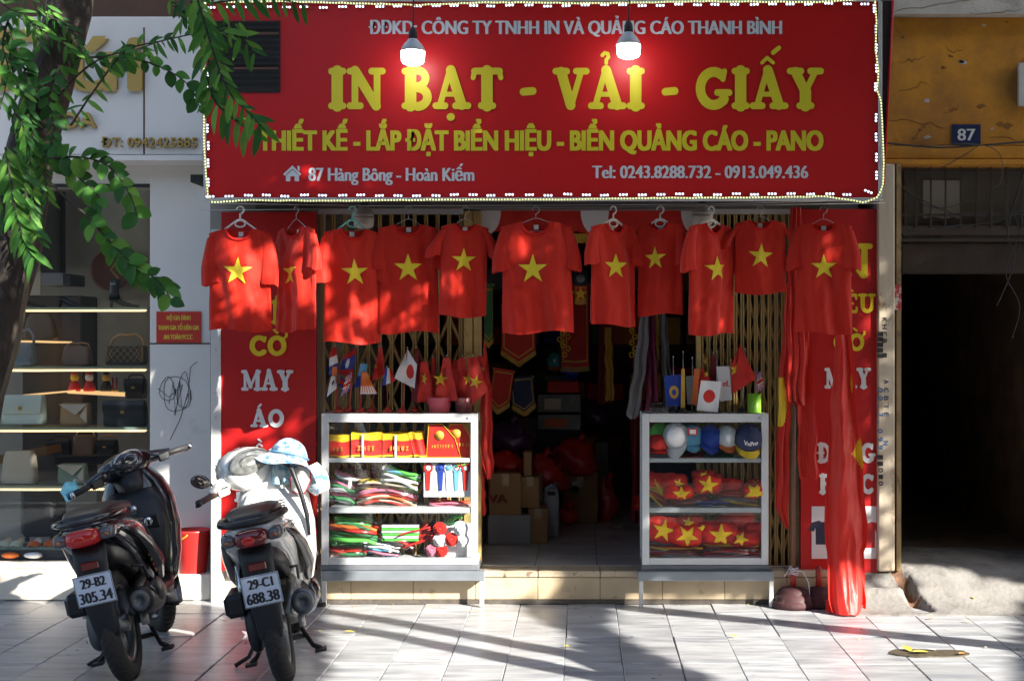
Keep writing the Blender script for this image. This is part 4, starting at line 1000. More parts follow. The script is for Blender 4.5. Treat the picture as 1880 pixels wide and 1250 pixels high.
def rose(label, px, py, r, Y, m, group=None):
    c = W(px, py, Y); t = thing('artificial_rose', label, 'artificial flower', c, group); rr = L(r, Y)
    for q in range(3):
        b = MB()
        for k in range(5):
            a = k * 1.2566 + q * .6; R_ = rr * (1 - .3 * q)
            b.sheet(lambda u, v: (math.cos(a + (u - .5) * 1.5) * R_ * (.35 + .65 * v), -rr * (.1 + .35 * q) - rr * .25 * math.sin(v * 2.2), math.sin(a + (u - .5) * 1.5) * R_ * (.35 + .65 * v)), 4, 3, 0)
        b.v = [c + v for v in b.v]; b.build('petals', m, t)
    MB().ell(c - Vector((0, rr * .8, 0)), (rr * .3, rr * .3, rr * .3), 0, 8, 5).build('bud', m, t)
for lb, px, py, r, m in (('red artificial rose, top left of the flower heap in the cabinet', 808, 969, 13, K['red']), ('white artificial rose at the right glass, upper', 846, 968, 14, K['wht']), ('red artificial rose in the centre of the flower heap', 829, 988, 13, K['red']),
        ('white artificial rose left of the central red one', 808, 990, 13, K['wht']), ('red artificial rose at the bottom of the heap', 811, 1009, 12, K['red']), ('pink artificial rose at the bottom left of the heap', 793, 1008, 11, K['pnk']), ('white artificial rose right of the central red one', 850, 990, 12, K['wht'])):
    rose(lb, px, py, r, -.02, m, 'artificial roses in the bottom of the left cabinet')
bundle('sprig of green leaves above the artificial roses', 'leaf_sprig', 'greenery', 815, 962, 846, 952, 18, 0, [K['dgrn'], K['grn']], 6, .006, .01, False, 12)
bundle('green leaf bow with a red bud above the rosette board', 'leaf_sprig', 'greenery', 838, 856, 862, 842, 14, -.045, [K['grn'], K['dgrn'], K['red']], 6, .006, .006, False, 13, dep=.01)
wb = thing('flower_box', 'white carton under the artificial roses at the right of the bottom shelf', 'carton', W(835, 1022, .02))
MB().box(SX(806, .02), SX(864, .02), .02, .2, LT[2] + .002, SZ(962, .02), bev=.004).build('carton', K['wht'], wb)
bundle('bright green cloth roll at the top of the left heap on the bottom shelf', 'cloth_roll', 'cloth', 612, 952, 680, 962, 22, 0, [K['grn'], K['grn'], K['dgrn']], 5, .016, .012, True, 21, 'cloth rolls in the bottom of the left cabinet')
bundle('orange cloth roll between two green ones on the bottom shelf', 'cloth_roll', 'cloth', 604, 968, 690, 978, 20, -.01, [K['org'], K['red']], 4, .017, .012, True, 22, 'cloth rolls in the bottom of the left cabinet')
bundle('green cloth roll under the orange one on the bottom shelf', 'cloth_roll', 'cloth', 603, 988, 690, 998, 26, -.01, [K['grn'], K['grn'], K['dgrn']], 5, .018, .012, True, 23, 'cloth rolls in the bottom of the left cabinet')
bundle('dark green cloth pack lowest on the bottom shelf over a red edge', 'cloth_roll', 'cloth', 603, 1010, 672, 1014, 18, -.01, [K['dgrn'], K['dgrn'], K['red']], 5, .014, 0, True, 24, 'cloth rolls in the bottom of the left cabinet')
bundle('pale blue and pink cloth strips beside the green rolls', 'cloth_strips', 'cloth', 668, 1004, 732, 1014, 24, -.01, [K['lbl'], K['pnk'], K['wht']], 7, .010, .004, True, 25)
bundle('mixed pink and blue ribbon bunch in the middle of the bottom shelf', 'ribbon_bundle', 'ribbon bundle', 690, 978, 760, 998, 26, .03, [K['pnk'], K['org'], K['blu'], K['wht'], K['red']], 12, .013, .0, True, 26)
bundle('red cord pompom with tied strings on the bottom shelf', 'cord_pompom', 'cord', 735, 995, 790, 975, 34, -.01, [K['red'], K['red'], K['mar']], 14, .006, 0, False, 27)
gb = thing('green_striped_box', 'flat white and green striped packet on the bottom shelf', 'packet', W(740, 985, .01))
for k in range(6): MB().box(SX(700, .01) + .002, SX(768, .01), .01, .08, SZ(992 - 5 * k, .01), SZ(988 - 5 * k, .01), bev=.001, M=None).build('layer', K['wht'] if k % 2 else K['grn'], gb)
# ------------------------------------------------------------------ caps
def cap(label, px, py, wpx, Y, col, brim, yaw, pitch, txt=None, panel=None, tcol='wht', group='caps in the top of the right cabinet', brl=1.0):
    c = W(px, py, Y); k = L(wpx, Y) / (.168 if Y < 1 else .19); M0 = T(c) @ RZ(yaw) @ RX(pitch) @ Matrix.Scale(k, 4)
    t = thing('baseball_cap', label, 'cap', c, group)
    b = MB(); b.ell((0, 0, 0), (.092, .10, .105), 0, 20, 8, M0, jit=(.03, 14), z0=0.0, z1=1.0); b.build('crown', col, t)
    if panel: b = MB(); b.ell((0, -.006, .004), (.055, .098, .098), 0, 12, 6, M0, z0=.05, z1=.95); b.build('front_panel', panel, t)
    b = MB()
    b.sheet(lambda u, v: ((u - .5) * .165 * math.cos(0), -.085 * (1 - ((u - .5) * 2) ** 2) ** .5 - v * .065 * brl * (1 - ((u - .5) * 2) ** 2 * .75) + .02 * 0, .002 - .028 * ((u - .5) * 2) ** 2 - .012 * v), 14, 5, 0, M0)
    b.sheet(lambda u, v: ((u - .5) * .165, -.085 * (1 - ((u - .5) * 2) ** 2) ** .5 - v * .065 * brl * (1 - ((u - .5) * 2) ** 2 * .75), -.002 - .028 * ((u - .5) * 2) ** 2 - .012 * v), 14, 5, 0, M0)
    b.build('brim', brim, t)
    MB().ell((0, 0, .106), (.009, .009, .005), 0, 8, 4, M0).build('button', col, t)
    if txt:
        b = MB()
        vs, fs = font_mesh(txt); a = min(v.x for v in vs); e = max(v.x for v in vs); kk = (.085 if len(txt) > 1 else .03) / (e - a)
        for dx in (-.0012, 0, .0012):
            b.add([(lambda x, z: (x, -.101 * math.sqrt(max(.01, 1 - (x / .092) ** 2 - (z / .105) ** 2)) - .004, z))((v.x - (a + e) / 2) * kk + dx, .045 + v.z * kk) for v in vs], fs, 0, False, M0)
        b.build('lettering', K[tcol], t)
    return t
zt = 0
cap('white cap lying brim forward, leftmost white one on the top shelf', 1241, 800, 44, .0, K['wht'], K['wht'], -.25, 1.05, brl=1.3)
cap('light blue cap with a red edged white badge beside the white cap', 1270, 800, 38, .03, K['lbl'], K['lbl'], .15, .9, None, K['lbl'])
cb = bpy.data.objects['baseball_cap.001']
MB().box(SX(1263, -.06), SX(1280, -.06), -.078, -.075, SZ(797, -.06), SZ(785, -.06)).build('badge_edge', K['red'], cb); MB().box(SX(1266, -.06), SX(1277, -.06), -.080, -.0785, SZ(795, -.06), SZ(787, -.06)).build('badge', K['wht'], cb)
cap('royal blue cap with red side panel in the middle of the top shelf', 1304, 802, 40, .02, K['blu'], K['blu'], .25, .9)
cap('white and blue cap with an orange brim on the top shelf', 1335, 803, 38, .01, K['wht'], K['org'], .1, .75, None, K['wht'])
cap('navy cap with small white lettering and a yellow brim at the right end', 1374, 806, 50, -.02, K['nvy'], K['yel'], .05, .75, 'VnPro', None, 'wht')
cap('red crumpled cap at the left end of the top shelf', 1205, 818, 36, .0, K['red'], K['red'], .5, .3)
cap('green cap half hidden behind the red one', 1211, 796, 34, .1, K['grn'], K['grn'], .3, .4)
bundle('flat wrapped packs lying under the caps', 'wrapped_pack', 'packs', 1235, 836, 1290, 836, 6, 0, [K['red'], K['mar']], 3, .012, 0, True, 31)
bundle('dark green packs lying under the caps to the right', 'wrapped_pack', 'packs', 1300, 836, 1345, 836, 6, 0, [K['dgrn'], K['gry']], 3, .012, 0, True, 32)
# ------------------------------------------------------------------ folded flags in right cabinet
GF = 'folded red flags with a yellow star in the right cabinet'
def pillow(label, px, py, w, h, Y, star, rot=0., seed=0, dep=.06, m='red', group=GF):
    w *= 1.16; h *= 1.22
    c = W(px, py, Y); a, bb = L(w, Y) / 2, L(h, Y) / 2
    t = thing('folded_flag', label, 'folded flag', c, group)
    b = MB(); rings = []; r = random.Random(seed); n = 22
    def rad(x, z):
        u = min(1, abs(x) / a); v = min(1, abs(z) / bb)
        return -dep * (max(0, 1 - u ** 3) ** .4) * (max(0, 1 - v ** 2.4) ** .5) - .006 * math.sin(x * 60 + seed) * (1 - u) - .006 * math.sin(z * 90 + seed * 2) * (1 - v) - .012 * nz3(x * 22, z * 22, seed)
    Mx = T(c) @ RY(rot)
    b.sheet(lambda u, v: ((u * 2 - 1) * a * (1 - .18 * (v * 2 - 1) ** 4), rad((u * 2 - 1) * a, (v * 2 - 1) * bb), (v * 2 - 1) * bb * (1 - .12 * (u * 2 - 1) ** 4) + .004 * math.sin(u * 11 + seed)), 24, 16, 0, Mx)
    b.sheet(lambda u, v: ((1 - u * 2) * a * (1 - .18 * (v * 2 - 1) ** 4), .03 * (1 - (u * 2 - 1) ** 4) * (1 - (v * 2 - 1) ** 4), (v * 2 - 1) * bb * (1 - .12 * (u * 2 - 1) ** 4)), 10, 8, 0, Mx)
    b.build('cloth', K[m], t)
    if star:
        b = MB(); add_star(b, L(star[0], Y), L(star[1], Y), L(star[2], Y), rad, -.003, 0, star[3], sx=star[4] if len(star) > 4 else 1)
        lim = []
        b.v = [Mx @ Vector((max(-a * .93, min(a * .93, v.x)), v.y, max(-bb * .9, min(bb * .9, v.z)))) for v in b.v]; b.build('star_print', K['yel'], t)
pillow('folded flag with its star facing out, highest on the middle shelf', 1299, 886, 48, 32, -.02, (0, -2, 20, .15), 0, 2)
pillow('flag roll lying on top of the highest folded flag', 1291, 869, 36, 12, .0, (0, -1, 12, .5), 0, 3)
pillow('folded flag with a small star at the left of the middle shelf', 1237, 882, 44, 24, .0, (8, -2, 10, .2), .1, 4)
pillow('flag bundle with a wide star tip in front on the middle shelf, left', 1246, 902, 50, 22, -.03, (4, -3, 18, .0), 0, 5)
pillow('flag bundle pressed against the right glass on the middle shelf', 1384, 899, 36, 24, -.02, (0, -2, 22, .6), -.1, 6)
pillow('plain red bundle at the far left behind on the middle shelf', 1208, 880, 40, 22, .05, None, .2, 7)
pillow('red flag scrap behind the packs, right of the middle shelf', 1340, 888, 44, 20, .08, None, .1, 8)
pillow('yellow and red flag pack at the far right top of the middle shelf', 1386, 885, 26, 12, .04, (2, 0, 10, .3), 0, 9)
bundle('sheaf of yellow and red pennants at the left of the middle shelf', 'pennant_sheaf', 'pennants', 1192, 893, 1232, 922, 34, -.02, [K['yel'], K['yel'], K['org'], K['red']], 10, .008, 0, False, 41)
bundle('plastic wrapped red packs at the bottom of the middle shelf', 'wrapped_pack', 'packs', 1235, 922, 1300, 914, 20, -.01, [K['red'], K['mar'], K['yel'], K['red']], 9, .009, .004, True, 42)
bundle('plastic wrapped flag packs in the right half of the middle shelf', 'wrapped_pack', 'packs', 1310, 912, 1392, 916, 22, -.01, [K['red'], K['yel'], K['mar'], K['gry'], K['red']], 11, .009, .004, True, 43)
bundle('blue and white printed cloth at the foot of the middle shelf', 'blue_cloth', 'cloth', 1278, 925, 1340, 926, 12, -.04, [K['blu'], K['blu'], K['wht']], 5, .008, 0, True, 44)
pillow('folded flag with a big star at the left of the bottom shelf', 1219, 971, 60, 40, -.02, (-2, 0, 22, .12), .12, 11)
pillow('folded flag with a tilted star in the middle of the bottom shelf', 1257, 980, 58, 34, -.035, (4, 0, 22, .5), .12, 12)
pillow('folded flag with a wide low star, right of centre on the bottom shelf', 1318, 976, 64, 36, -.02, (4, -4, 24, .05), 0, 13)
pillow('flag roll showing a star tip, top of the heap on the bottom shelf', 1268, 956, 44, 18, .0, (-6, 0, 12, .2), 0, 14)
pillow('flag roll with a slanted star tip over the central flag', 1288, 966, 40, 18, -.01, (2, 0, 12, .9), .15, 15)
pillow('plain red folded cloth at the back right of the bottom shelf', 1350, 955, 60, 26, .06, None, -.1, 16)
pillow('wrapped flag with a partial star at the right of the bottom shelf', 1368, 986, 50, 26, -.01, (-10, 0, 16, .4), 0, 17)
pillow('red cloth pack at the far right bottom of the bottom shelf', 1382, 970, 30, 22, .03, None, 0, 18)
bundle('red bundles in plastic lining the bottom of the right cabinet', 'wrapped_pack', 'packs', 1194, 1010, 1290, 1012, 28, -.01, [K['red'], K['mar'], K['gry'], K['yel'], K['red']], 13, .010, .0, True, 45)
bundle('wrapped red packs at the bottom right of the right cabinet', 'wrapped_pack', 'packs', 1292, 1008, 1394, 1010, 32, -.01, [K['red'], K['mar'], K['red'], K['yel'], K['pnk']], 14, .010, .0, True, 46)
# ================================================================== SMALL FLAGS
m_stick = mat('red_stick', (.45, .04, .03), .5); m_brass = mat('brass', (.65, .42, .1), .3, metal=.9)
def pat_japan(u, v): return 1 if ((u - .5) * .74) ** 2 + (v - .5) ** 2 < .046 else 0
def pat_france(u, v): return 0 if u < .33 else (1 if u < .66 else 2)
def pat_laos(u, v): return 2 if ((u - .5) * 1.5) ** 2 + (v - .5) ** 2 < .04 else (1 if .25 < v < .75 else 0)
def pat_nl(u, v): return 0 if v > .66 else (1 if v > .33 else 2)
def pat_uk(u, v):
    if abs(u - .5) < .06 or abs(v - .5) < .09: return 0
    if abs(u - .5) < .11 or abs(v - .5) < .16: return 1
    if abs((u - .5) - (v - .5)) < .06 or abs((u - .5) + (v - .5)) < .06: return 0
    if abs((u - .5) - (v - .5)) < .12 or abs((u - .5) + (v - .5)) < .12: return 1
    return 2
def pat_camb(u, v): return 1 if .27 < v < .73 else 0
def pat_nepal(u, v): return 1 if (v < .35 and abs(math.sin(u * 20)) > .55) or v < .06 else 0
def pat_trim(u, v): return 1 if min(u, v, 1 - u, 1 - v) < .09 else (1 if (u - .5) ** 2 + (v - .5) ** 2 < .03 else 0)
def pat_emb(u, v):
    d = ((u - .5)) ** 2 + ((v - .45) * 1.3) ** 2
    return 1 if .015 < d < .075 else 0
def small_flag(label, quad, Y, mats, pat=None, star=None, stick=None, seed=0, base=None, group=None, rip=.012, sm=None):
    """quad px: TL, TR, BR, BL; cloth rippled; stick: (px0,py0,px1,py1)"""
    c = [(SX(p[0], Y), SZ(p[1], Y)) for p in quad]
    loc = W(stick[0], stick[1], Y) if stick else W(quad[3][0], quad[3][1], Y)
    t = thing('small_flag', label, 'flag', loc, group); ph = seed * 1.7
    def P(u, v):   # v: 0 bottom 1 top
        x = (c[0][0] * (1 - u) + c[1][0] * u) * v + (c[3][0] * (1 - u) + c[2][0] * u) * (1 - v)
        z = (c[0][1] * (1 - u) + c[1][1] * u) * v + (c[3][1] * (1 - u) + c[2][1] * u) * (1 - v)
        return x, z
    def fy(x, z): return Y + rip * math.sin(x * 55 + z * 14 + ph) + rip * .6 * math.sin(x * 30 - z * 40 + ph)
    b = MB(); n = 1 if not pat else 1
    b.sheet(lambda u, v: (lambda q: (q[0], fy(*q), q[1]))(P(u, v)), 64 if pat else 20, 56 if pat else 18, 0, mif=pat)
    b.build('cloth', mats, t)
    if star:
        b = MB(); add_star(b, SX(star[0], Y), SZ(star[1], Y), L(star[2], Y), fy, -.003, 0, star[3] if len(star) > 3 else 0, sx=star[4] if len(star) > 4 else 1); b.build('star_print', K['yel'], t)
    if stick:
        a, e = W(stick[0], stick[1], Y + .012), W(stick[2], stick[3], Y + .012)
        MB().tube([a, e], .0028, 6).build('stick', sm or m_stick, t)
        MB().ell(e, (.005, .005, .006), 0, 8, 5).build('finial', M_wire, t)
        if base:
            MB().lathe([(.034, 0), (.033, .01), (.022, .022), (.008, .030), (.006, .04)], 16, 0, T(a.x, a.y, base)).build('base', m_stick if sm is None else M_black, t)
    return t
tl = LZ1 + .001; Yf = .06
small_flag('Dutch style tricolour small flag at the left end of the left cabinet top', [(608, 640), (617, 636), (622, 678), (602, 688)], Yf, [K['red'], K['wht'], K['blu']], pat_nl, None, (621, 758, 614, 634), 1, tl, 'small flags on the left cabinet')
small_flag('dark blue and red small flag with a white disc, second from the left', [(632, 652), (655, 636), (648, 690), (620, 686)], Yf + .03, [K['red'], K['blu'], K['wht']], pat_laos, None, (640, 758, 654, 634), 2, tl, 'small flags on the left cabinet')
small_flag('small orange red flag scrap below the dark blue flag', [(610, 672), (619, 672), (618, 690), (609, 688)], Yf - .02, [K['org']], None, None, None, 3, None, 'small flags on the left cabinet')
small_flag('small white flag with tiny print hanging low at the left end', [(608, 690), (617, 688), (618, 712), (600, 728)], Yf - .02, [K['wht'], K['nvy']], lambda u, v: 1 if (u - .5) ** 2 + (v - .6) ** 2 < .02 else 0, None, (617, 758, 617, 686), 3, None, 'small flags on the left cabinet')
small_flag('small British style flag folded in the third stand from the left', [(636, 688), (646, 686), (645, 712), (625, 728)], Yf - .03, [K['red'], K['wht'], K['blu']], pat_uk, None, (642, 758, 645, 684), 4, None, 'small flags on the left cabinet')
small_flag('blue and red striped small flag tucked between the sticks', [(626, 690), (640, 700), (636, 718), (622, 706)], Yf + .02, [K['blu'], K['red']], pat_camb, None, None, 5, None, 'small flags on the left cabinet')
small_flag('pale blue small flag with white print in the middle of the stands', [(662, 666), (676, 668), (668, 706), (650, 712)], Yf + .0, [K['blu'], K['wht'], K['lbl']], lambda u, v: 2 if v > .5 else (1 if u > .6 else 0), None, (662, 758, 668, 664), 6, tl, 'small flags on the left cabinet')
small_flag('orange small flag with a white fringe pattern leaning right', [(665, 682), (673, 682), (692, 722), (661, 722)], Yf - .03, [K['org'], K['wht']], pat_nepal, None, (660, 758, 664, 680), 7, None, 'small flags on the left cabinet')
small_flag('plain red small flag hanging in a point between stands', [(696, 636), (702, 636), (707, 686), (682, 700)], Yf + .02, [K['red']], None, (690, 672, 4), (682, 758, 698, 634), 8, tl, 'small flags on the left cabinet')
small_flag('French style tricolour small flag left of the white flag with the red disc', [(709, 673), (718, 676), (727, 698), (700, 708)], Yf - .02, [K['blu'], K['wht'], K['red']], pat_france, None, (712, 758, 710, 672), 9, tl, 'small flags on the left cabinet')
small_flag('large white flag with a red disc on the left cabinet', [(748, 640), (766, 668), (761, 712), (724, 693)], Yf - .03, [K['wht'], K['red']], lambda u, v: 1 if ((u - .62) * 1.1) ** 2 + ((v - .5)) ** 2 < .065 else 0, None, (738, 758, 748, 637), 10, tl, 'small flags on the left cabinet')
small_flag('dark red flag showing behind the white flag with the disc', [(762, 640), (768, 640), (778, 738), (754, 736)], Yf + .05, [K['mar']], None, None, (762, 758, 764, 636), 11, tl, 'small flags on the left cabinet')
GV = 'bunch of red star flags in pots on the left cabinet'
small_flag('red star flag at the left of the bunch, its star half hidden', [(772, 664), (784, 662), (800, 734), (766, 738)], Yf - .02, [K['red']], None, (779, 694, 12, .3, .5), (790, 755, 778, 660), 12, None, GV)
small_flag('red star flag furled narrow just right of the leftmost one', [(793, 656), (798, 656), (800, 738), (784, 740)], Yf + .01, [K['red']], None, None, (798, 755, 795, 654), 13, None, GV)
small_flag('broad red star flag in the pink pot with a clear star', [(814, 656), (826, 656), (841, 734), (796, 738)], Yf - .05, [K['red']], None, (809, 695, 14, .1), (806, 755, 820, 652), 14, None, GV)
small_flag('red flag behind, between the pink pot and the glittering pot', [(830, 660), (842, 660), (850, 720), (828, 726)], Yf + .03, [K['red']], None, None, (826, 755, 836, 658), 15, None, GV)
small_flag('red star flag leaning in the glittering pot', [(842, 656), (852, 655), (868, 736), (838, 738)], Yf - .02, [K['red']], None, (860, 695, 13, .0, .8), (846, 755, 848, 652), 16, None, GV)
small_flag('red star flag with ragged right edge at the right end of the cabinet', [(858, 655), (876, 655), (896, 716), (866, 742)], Yf - .06, [K['red']], None, (873, 700, 14, .3), (858, 755, 868, 652), 17, None, GV)
small_flag('red flag at the far right edge leaning over the cabinet corner', [(876, 652), (886, 652), (898, 700), (884, 726)], Yf - .01, [K['red']], None, (887, 676, 6, .2, .6), (864, 755, 882, 650), 18, None, GV)
for lb, px, wpx, m in (('pink pot holding red star flags', 807, 44, mat('pink_plastic', (.68, .12, .16), .35, trans=.1)), ('glittering clear pot holding red star flags', 852, 36, mat('glitter_pot', (.35, .12, .12), .2, var=.5, vscale=60, metal=.5))):
    t = thing('flag_pot', lb, 'pot', (SX(px, Yf), Yf, tl)); w = L(wpx, Yf) / 2
    MB().lathe([(w * .85, 0), (w, .09), (w * 1.03, .095), (w * .97, .095), (w * .8, .004)], 20, 0, T(SX(px, Yf), Yf, tl), cap=True).build('cup', m, t)
# right cabinet
tr_ = RZ1 + .001; GR = 'table flags on the right cabinet'; Yr = .06
M_sil = M_wire
small_flag('blue table flag with a gold round emblem at the left of the right cabinet', [(1219, 689), (1252, 686), (1254, 744), (1224, 745)], Yr, [K['blu'], K['gold']], pat_emb, None, (1236, 757, 1236, 654), 21, tr_, GR, .004, M_sil)
small_flag('yellow narrow pennant furled on the second silver pole', [(1251, 676), (1257, 676), (1258, 748), (1250, 748)], Yr - .03, [K['gold']], None, None, (1254, 757, 1254, 645), 22, tr_, GR, .004, M_sil)
small_flag('grey white table flag half hidden behind the orange one', [(1259, 690), (1276, 688), (1276, 740), (1262, 742)], Yr + .03, [K['gry']], None, None, (1271, 757, 1271, 655), 23, None, GR, .004, M_sil)
small_flag('bright orange table flag with a white edge behind the red disc flag', [(1275, 675), (1284, 677), (1279, 744), (1269, 740)], Yr, [K['org']], None, None, (1281, 757, 1281, 652), 24, None, GR, .004, M_sil)
small_flag('plain red table flag with a small star behind the red disc flag', [(1288, 672), (1304, 694), (1300, 722), (1277, 722)], Yr + .02, [K['red']], None, (1297, 686, 6), None, 25, None, GR, .004)
small_flag('red and dark table flag standing behind in the middle', [(1308, 650), (1312, 652), (1322, 700), (1300, 700)], Yr + .07, [K['mar']], None, None, (1309, 757, 1309, 646), 26, None, GR, .004, M_sil)
small_flag('white table flag with a red disc on the right cabinet', [(1287, 697), (1324, 700), (1318, 756), (1279, 752)], Yr - .09, [K['wht'], K['red']], pat_japan, None, None, 27, None, GR, .003)
vf = small_flag('white table flag with red print beside the red disc flag', [(1315, 672), (1339, 671), (1344, 733), (1322, 736)], Yr - .02, [K['wht']], None, None, (1316, 757, 1316, 645), 28, tr_, GR, .003, M_sil)
b = MB(); add_text(b, 'eL', SX(1326, Yr), SX(1339, Yr), SZ(708, Yr), L(11, Yr), Yr - .032, .002); b.build('lettering', K['red'], vf)
small_flag('large red star table flag at the right with a broad yellow star', [(1359, 632), (1360, 632), (1388, 694), (1345, 722)], Yr - .04, [K['red']], None, None, (1362, 757, 1368, 640), 29, tr_, GR, .004, M_sil)
o = small_flag('upper left half of the red star table flag, hanging from the pole tip', [(1342, 670), (1357, 634), (1352, 700), (1344, 720)], Yr - .03, [K['red']], None, (1351, 678, 13, .15), (1342, 757, 1342, 660), 30, None, GR, .004, M_sil)
small_flag('small British style flag at the right end of the right cabinet', [(1388, 684), (1398, 680), (1403, 712), (1392, 720)], Yr, [K['red'], K['wht'], K['blu']], pat_uk, None, (1386, 757, 1390, 676), 31, None, GR, .006, M_sil)
for q, (lb, x0, y0, x1, y1_) in enumerate((('crossbar of the blue table flag stand', 1220, 688, 1252, 685), ('crossbar of the white printed table flag stand', 1315, 671, 1340, 670))):
    pass
t = thing('tape_roll', 'bright green roll of ribbon standing at the right end of the right cabinet', 'ribbon roll', (SX(1385, .02), .02, tr_))
MB().lathe([(.042, 0), (.042, .115), (.018, .115), (.018, .0)], 20, 0, T(SX(1385, .02), .02, tr_), cap=False).build('ribbon', mat('lime_ribbon', (.28, .62, .05), .35, trans=.1), t)
for z in (-.003, .113): MB().lathe([(.046, 0), (.046, .004), (.016, .004), (.016, 0)], 20, 0, T(SX(1385, .02), .02, tr_ + z + .003), cap=False).build('flange', mat('lime_ribbon'), t)
t = thing('gold_cup', 'small gold trophy cup behind the table flags', 'cup', (SX(1294, .2), .2, tr_))
MB().lathe([(.04, 0), (.04, .02), (.012, .03), (.010, .22), (.02, .26), (.045, .31), (.050, .37), (.046, .37)], 18, 0, T(SX(1294, .2), .2, tr_)).build('cup', m_brass, t)
for i, px in enumerate((1197, 1203, 1209, 1215, 1221)):
    t = thing('metal_clip', ['silver metal clip lying at the left end of the right cabinet top', 'second silver metal clip from the left end', 'silver clip in the middle of the row of clips', 'fourth silver clip in the row', 'silver clip nearest the blue table flag'][i], 'clip', (SX(px, .0), .0, tr_), 'row of metal clips on the right cabinet')
    MB().box(-.009, .009, -.03, .03, 0, .006, 0, T(SX(px, .0), .0, tr_ + .012) @ RX(.6) @ RZ(.3), bev=.001).build('body', M_wire, t)
t = thing('dark_tin', 'small dark tin behind the clips on the right cabinet', 'tin', (SX(1206, .08), .08, tr_))
MB().lathe([(.04, 0), (.04, .05), (.042, .052), (.042, .062), (.002, .064)], 18, 0, T(SX(1206, .08), .08, tr_)).build('body', mat('dark_tin', (.05, .045, .04), .35, metal=.5), t)
# ================================================================== LARGE HANGING FLAGS
def drape(label, name, cat, rows, Y, mats, nf, amp, seed=0, pat=None, nu=40, nv=70, m0=None, sway=.0):
    """rows: (py, xl, xr); folded cloth"""
    ph = seed * 1.3
    wv = sum(L(r[2] - r[1], Y) for r in rows) / len(rows); amp = min(amp, wv * .16)
    def f(u, v):
        py = rows[0][0] + (rows[-1][0] - rows[0][0]) * v
        for i in range(len(rows) - 1):
            if py <= rows[i + 1][0] + 1e-6: break
        k = (py - rows[i][0]) / max(1e-6, rows[i + 1][0] - rows[i][0]); k = k * k * (3 - 2 * k) if False else k
        xl = rows[i][1] * (1 - k) + rows[i + 1][1] * k; xr = rows[i][2] * (1 - k) + rows[i + 1][2] * k
        a = amp * (.5 + .5 * min(1, v * 2))
        y = Y + a * math.sin(u * 6.283 * nf + ph + 1.2 * math.sin(v * 3 + ph)) + a * .28 * math.sin(u * 6.283 * nf * 2.1 + ph * 2 + v * 4) + sway * v ** 9 * (.6 + .4 * math.sin(u * 5)) + .015 * nz3(u * 3, v * 5, seed) + a * .9 * (abs(nz3(u * 5 + v * 2, v * 6, seed + 2)) - .2)
        x = SX(xl + (xr - xl) * u, Y) + .3 * a * math.cos(u * 6.283 * nf + ph) + .004 * math.sin(v * 22 + ph) * min(1, v * 4)
        return (x, y, max(.008, SZ(py, Y) + .006 * math.sin(u * 15 + ph) * v))
    b = MB(); b.sheet(lambda u, v: f(u, 1 - v), nu, nv, 0, mif=(lambda u, v: pat(u, 1 - v)) if pat else None)
    o = b.build(name, mats, at=W((rows[0][1] + rows[0][2]) / 2, rows[0][0], Y)); tag(o, label, cat); return o
m_sf = M_flag
drape('long red flag gathered to a point, trailing onto the pavement before the right board', 'long_flag', 'flag',
      [(468, 1546, 1552), (600, 1534, 1563), (700, 1529, 1572), (800, 1522, 1583), (900, 1516, 1590), (960, 1514, 1598), (1000, 1514, 1594), (1012, 1516, 1589), (1070, 1517, 1592), (1100, 1518, 1594), (1120, 1524, 1592)], -.27, [m_sf, K['yel']], 1.25, .034, 1,
      lambda u, v: 1 if (abs(v - .557) / .042 + abs(u - .97) / .36 < 1) or (abs(v - .36) / .03 + abs(u - .8) / .07 < 1) else 0, 72, 150, None, -.16)
b = MB().sheet(lambda u, v: (SX(1520 + 68 * u - 6 * v, -.27), -.20 - .10 * v - .02 * math.sin(u * 7), max(.006, .012 + .02 * math.sin(u * 5 + v * 3) + .05 * (1 - v))), 20, 8, 0)
MB_tail = b.build('flag_tail', m_sf, bpy.data.objects['long_flag'])
f2 = drape('narrow flag with a yellow star part hanging left of the flag pole', 'pole_flag', 'flag', [(520, 1444, 1452), (600, 1438, 1450), (680, 1432, 1450), (780, 1428, 1450), (880, 1425, 1447), (930, 1425, 1447), (968, 1443, 1448)], -.02, [m_sf, K['yel']], 1.5, .018, 2,
      lambda u, v: 1 if ((v - .48) / .105) ** 2 + ((u - .15) / .62) ** 2 < 1 and u < .7 else 0, 24, 60)
drape('dark red satin flag furled tight around the upper part of the pole', 'furled_flag', 'flag', [(380, 1452, 1470), (500, 1448, 1474), (620, 1446, 1477), (735, 1448, 1477), (742, 1462, 1477)], -.08, [m_sf], 2.5, .016, 3, None, 30, 50)
drape('wide red flag hanging behind the pole and in front of the red board', 'wide_flag', 'flag', [(600, 1462, 1490), (700, 1464, 1495), (800, 1465, 1500), (872, 1466, 1502), (878, 1468, 1502)], -.03, [m_sf], .8, .016, 4, None, 30, 40)
drape('red cloth hanging from the right post of the left folding gate', 'door_flag', 'flag', [(628, 887, 891), (680, 884, 899), (740, 882, 905), (800, 882, 904), (850, 884, 907), (878, 893, 903)], .10, [m_sf], 1.6, .014, 5, None, 24, 50)
drape('lower red cloth edge behind the left cabinet corner', 'door_flag', 'flag', [(850, 878, 888), (900, 878, 892), (945, 882, 892)], .16, [m_sf], 1.2, .010, 6, None, 14, 24)
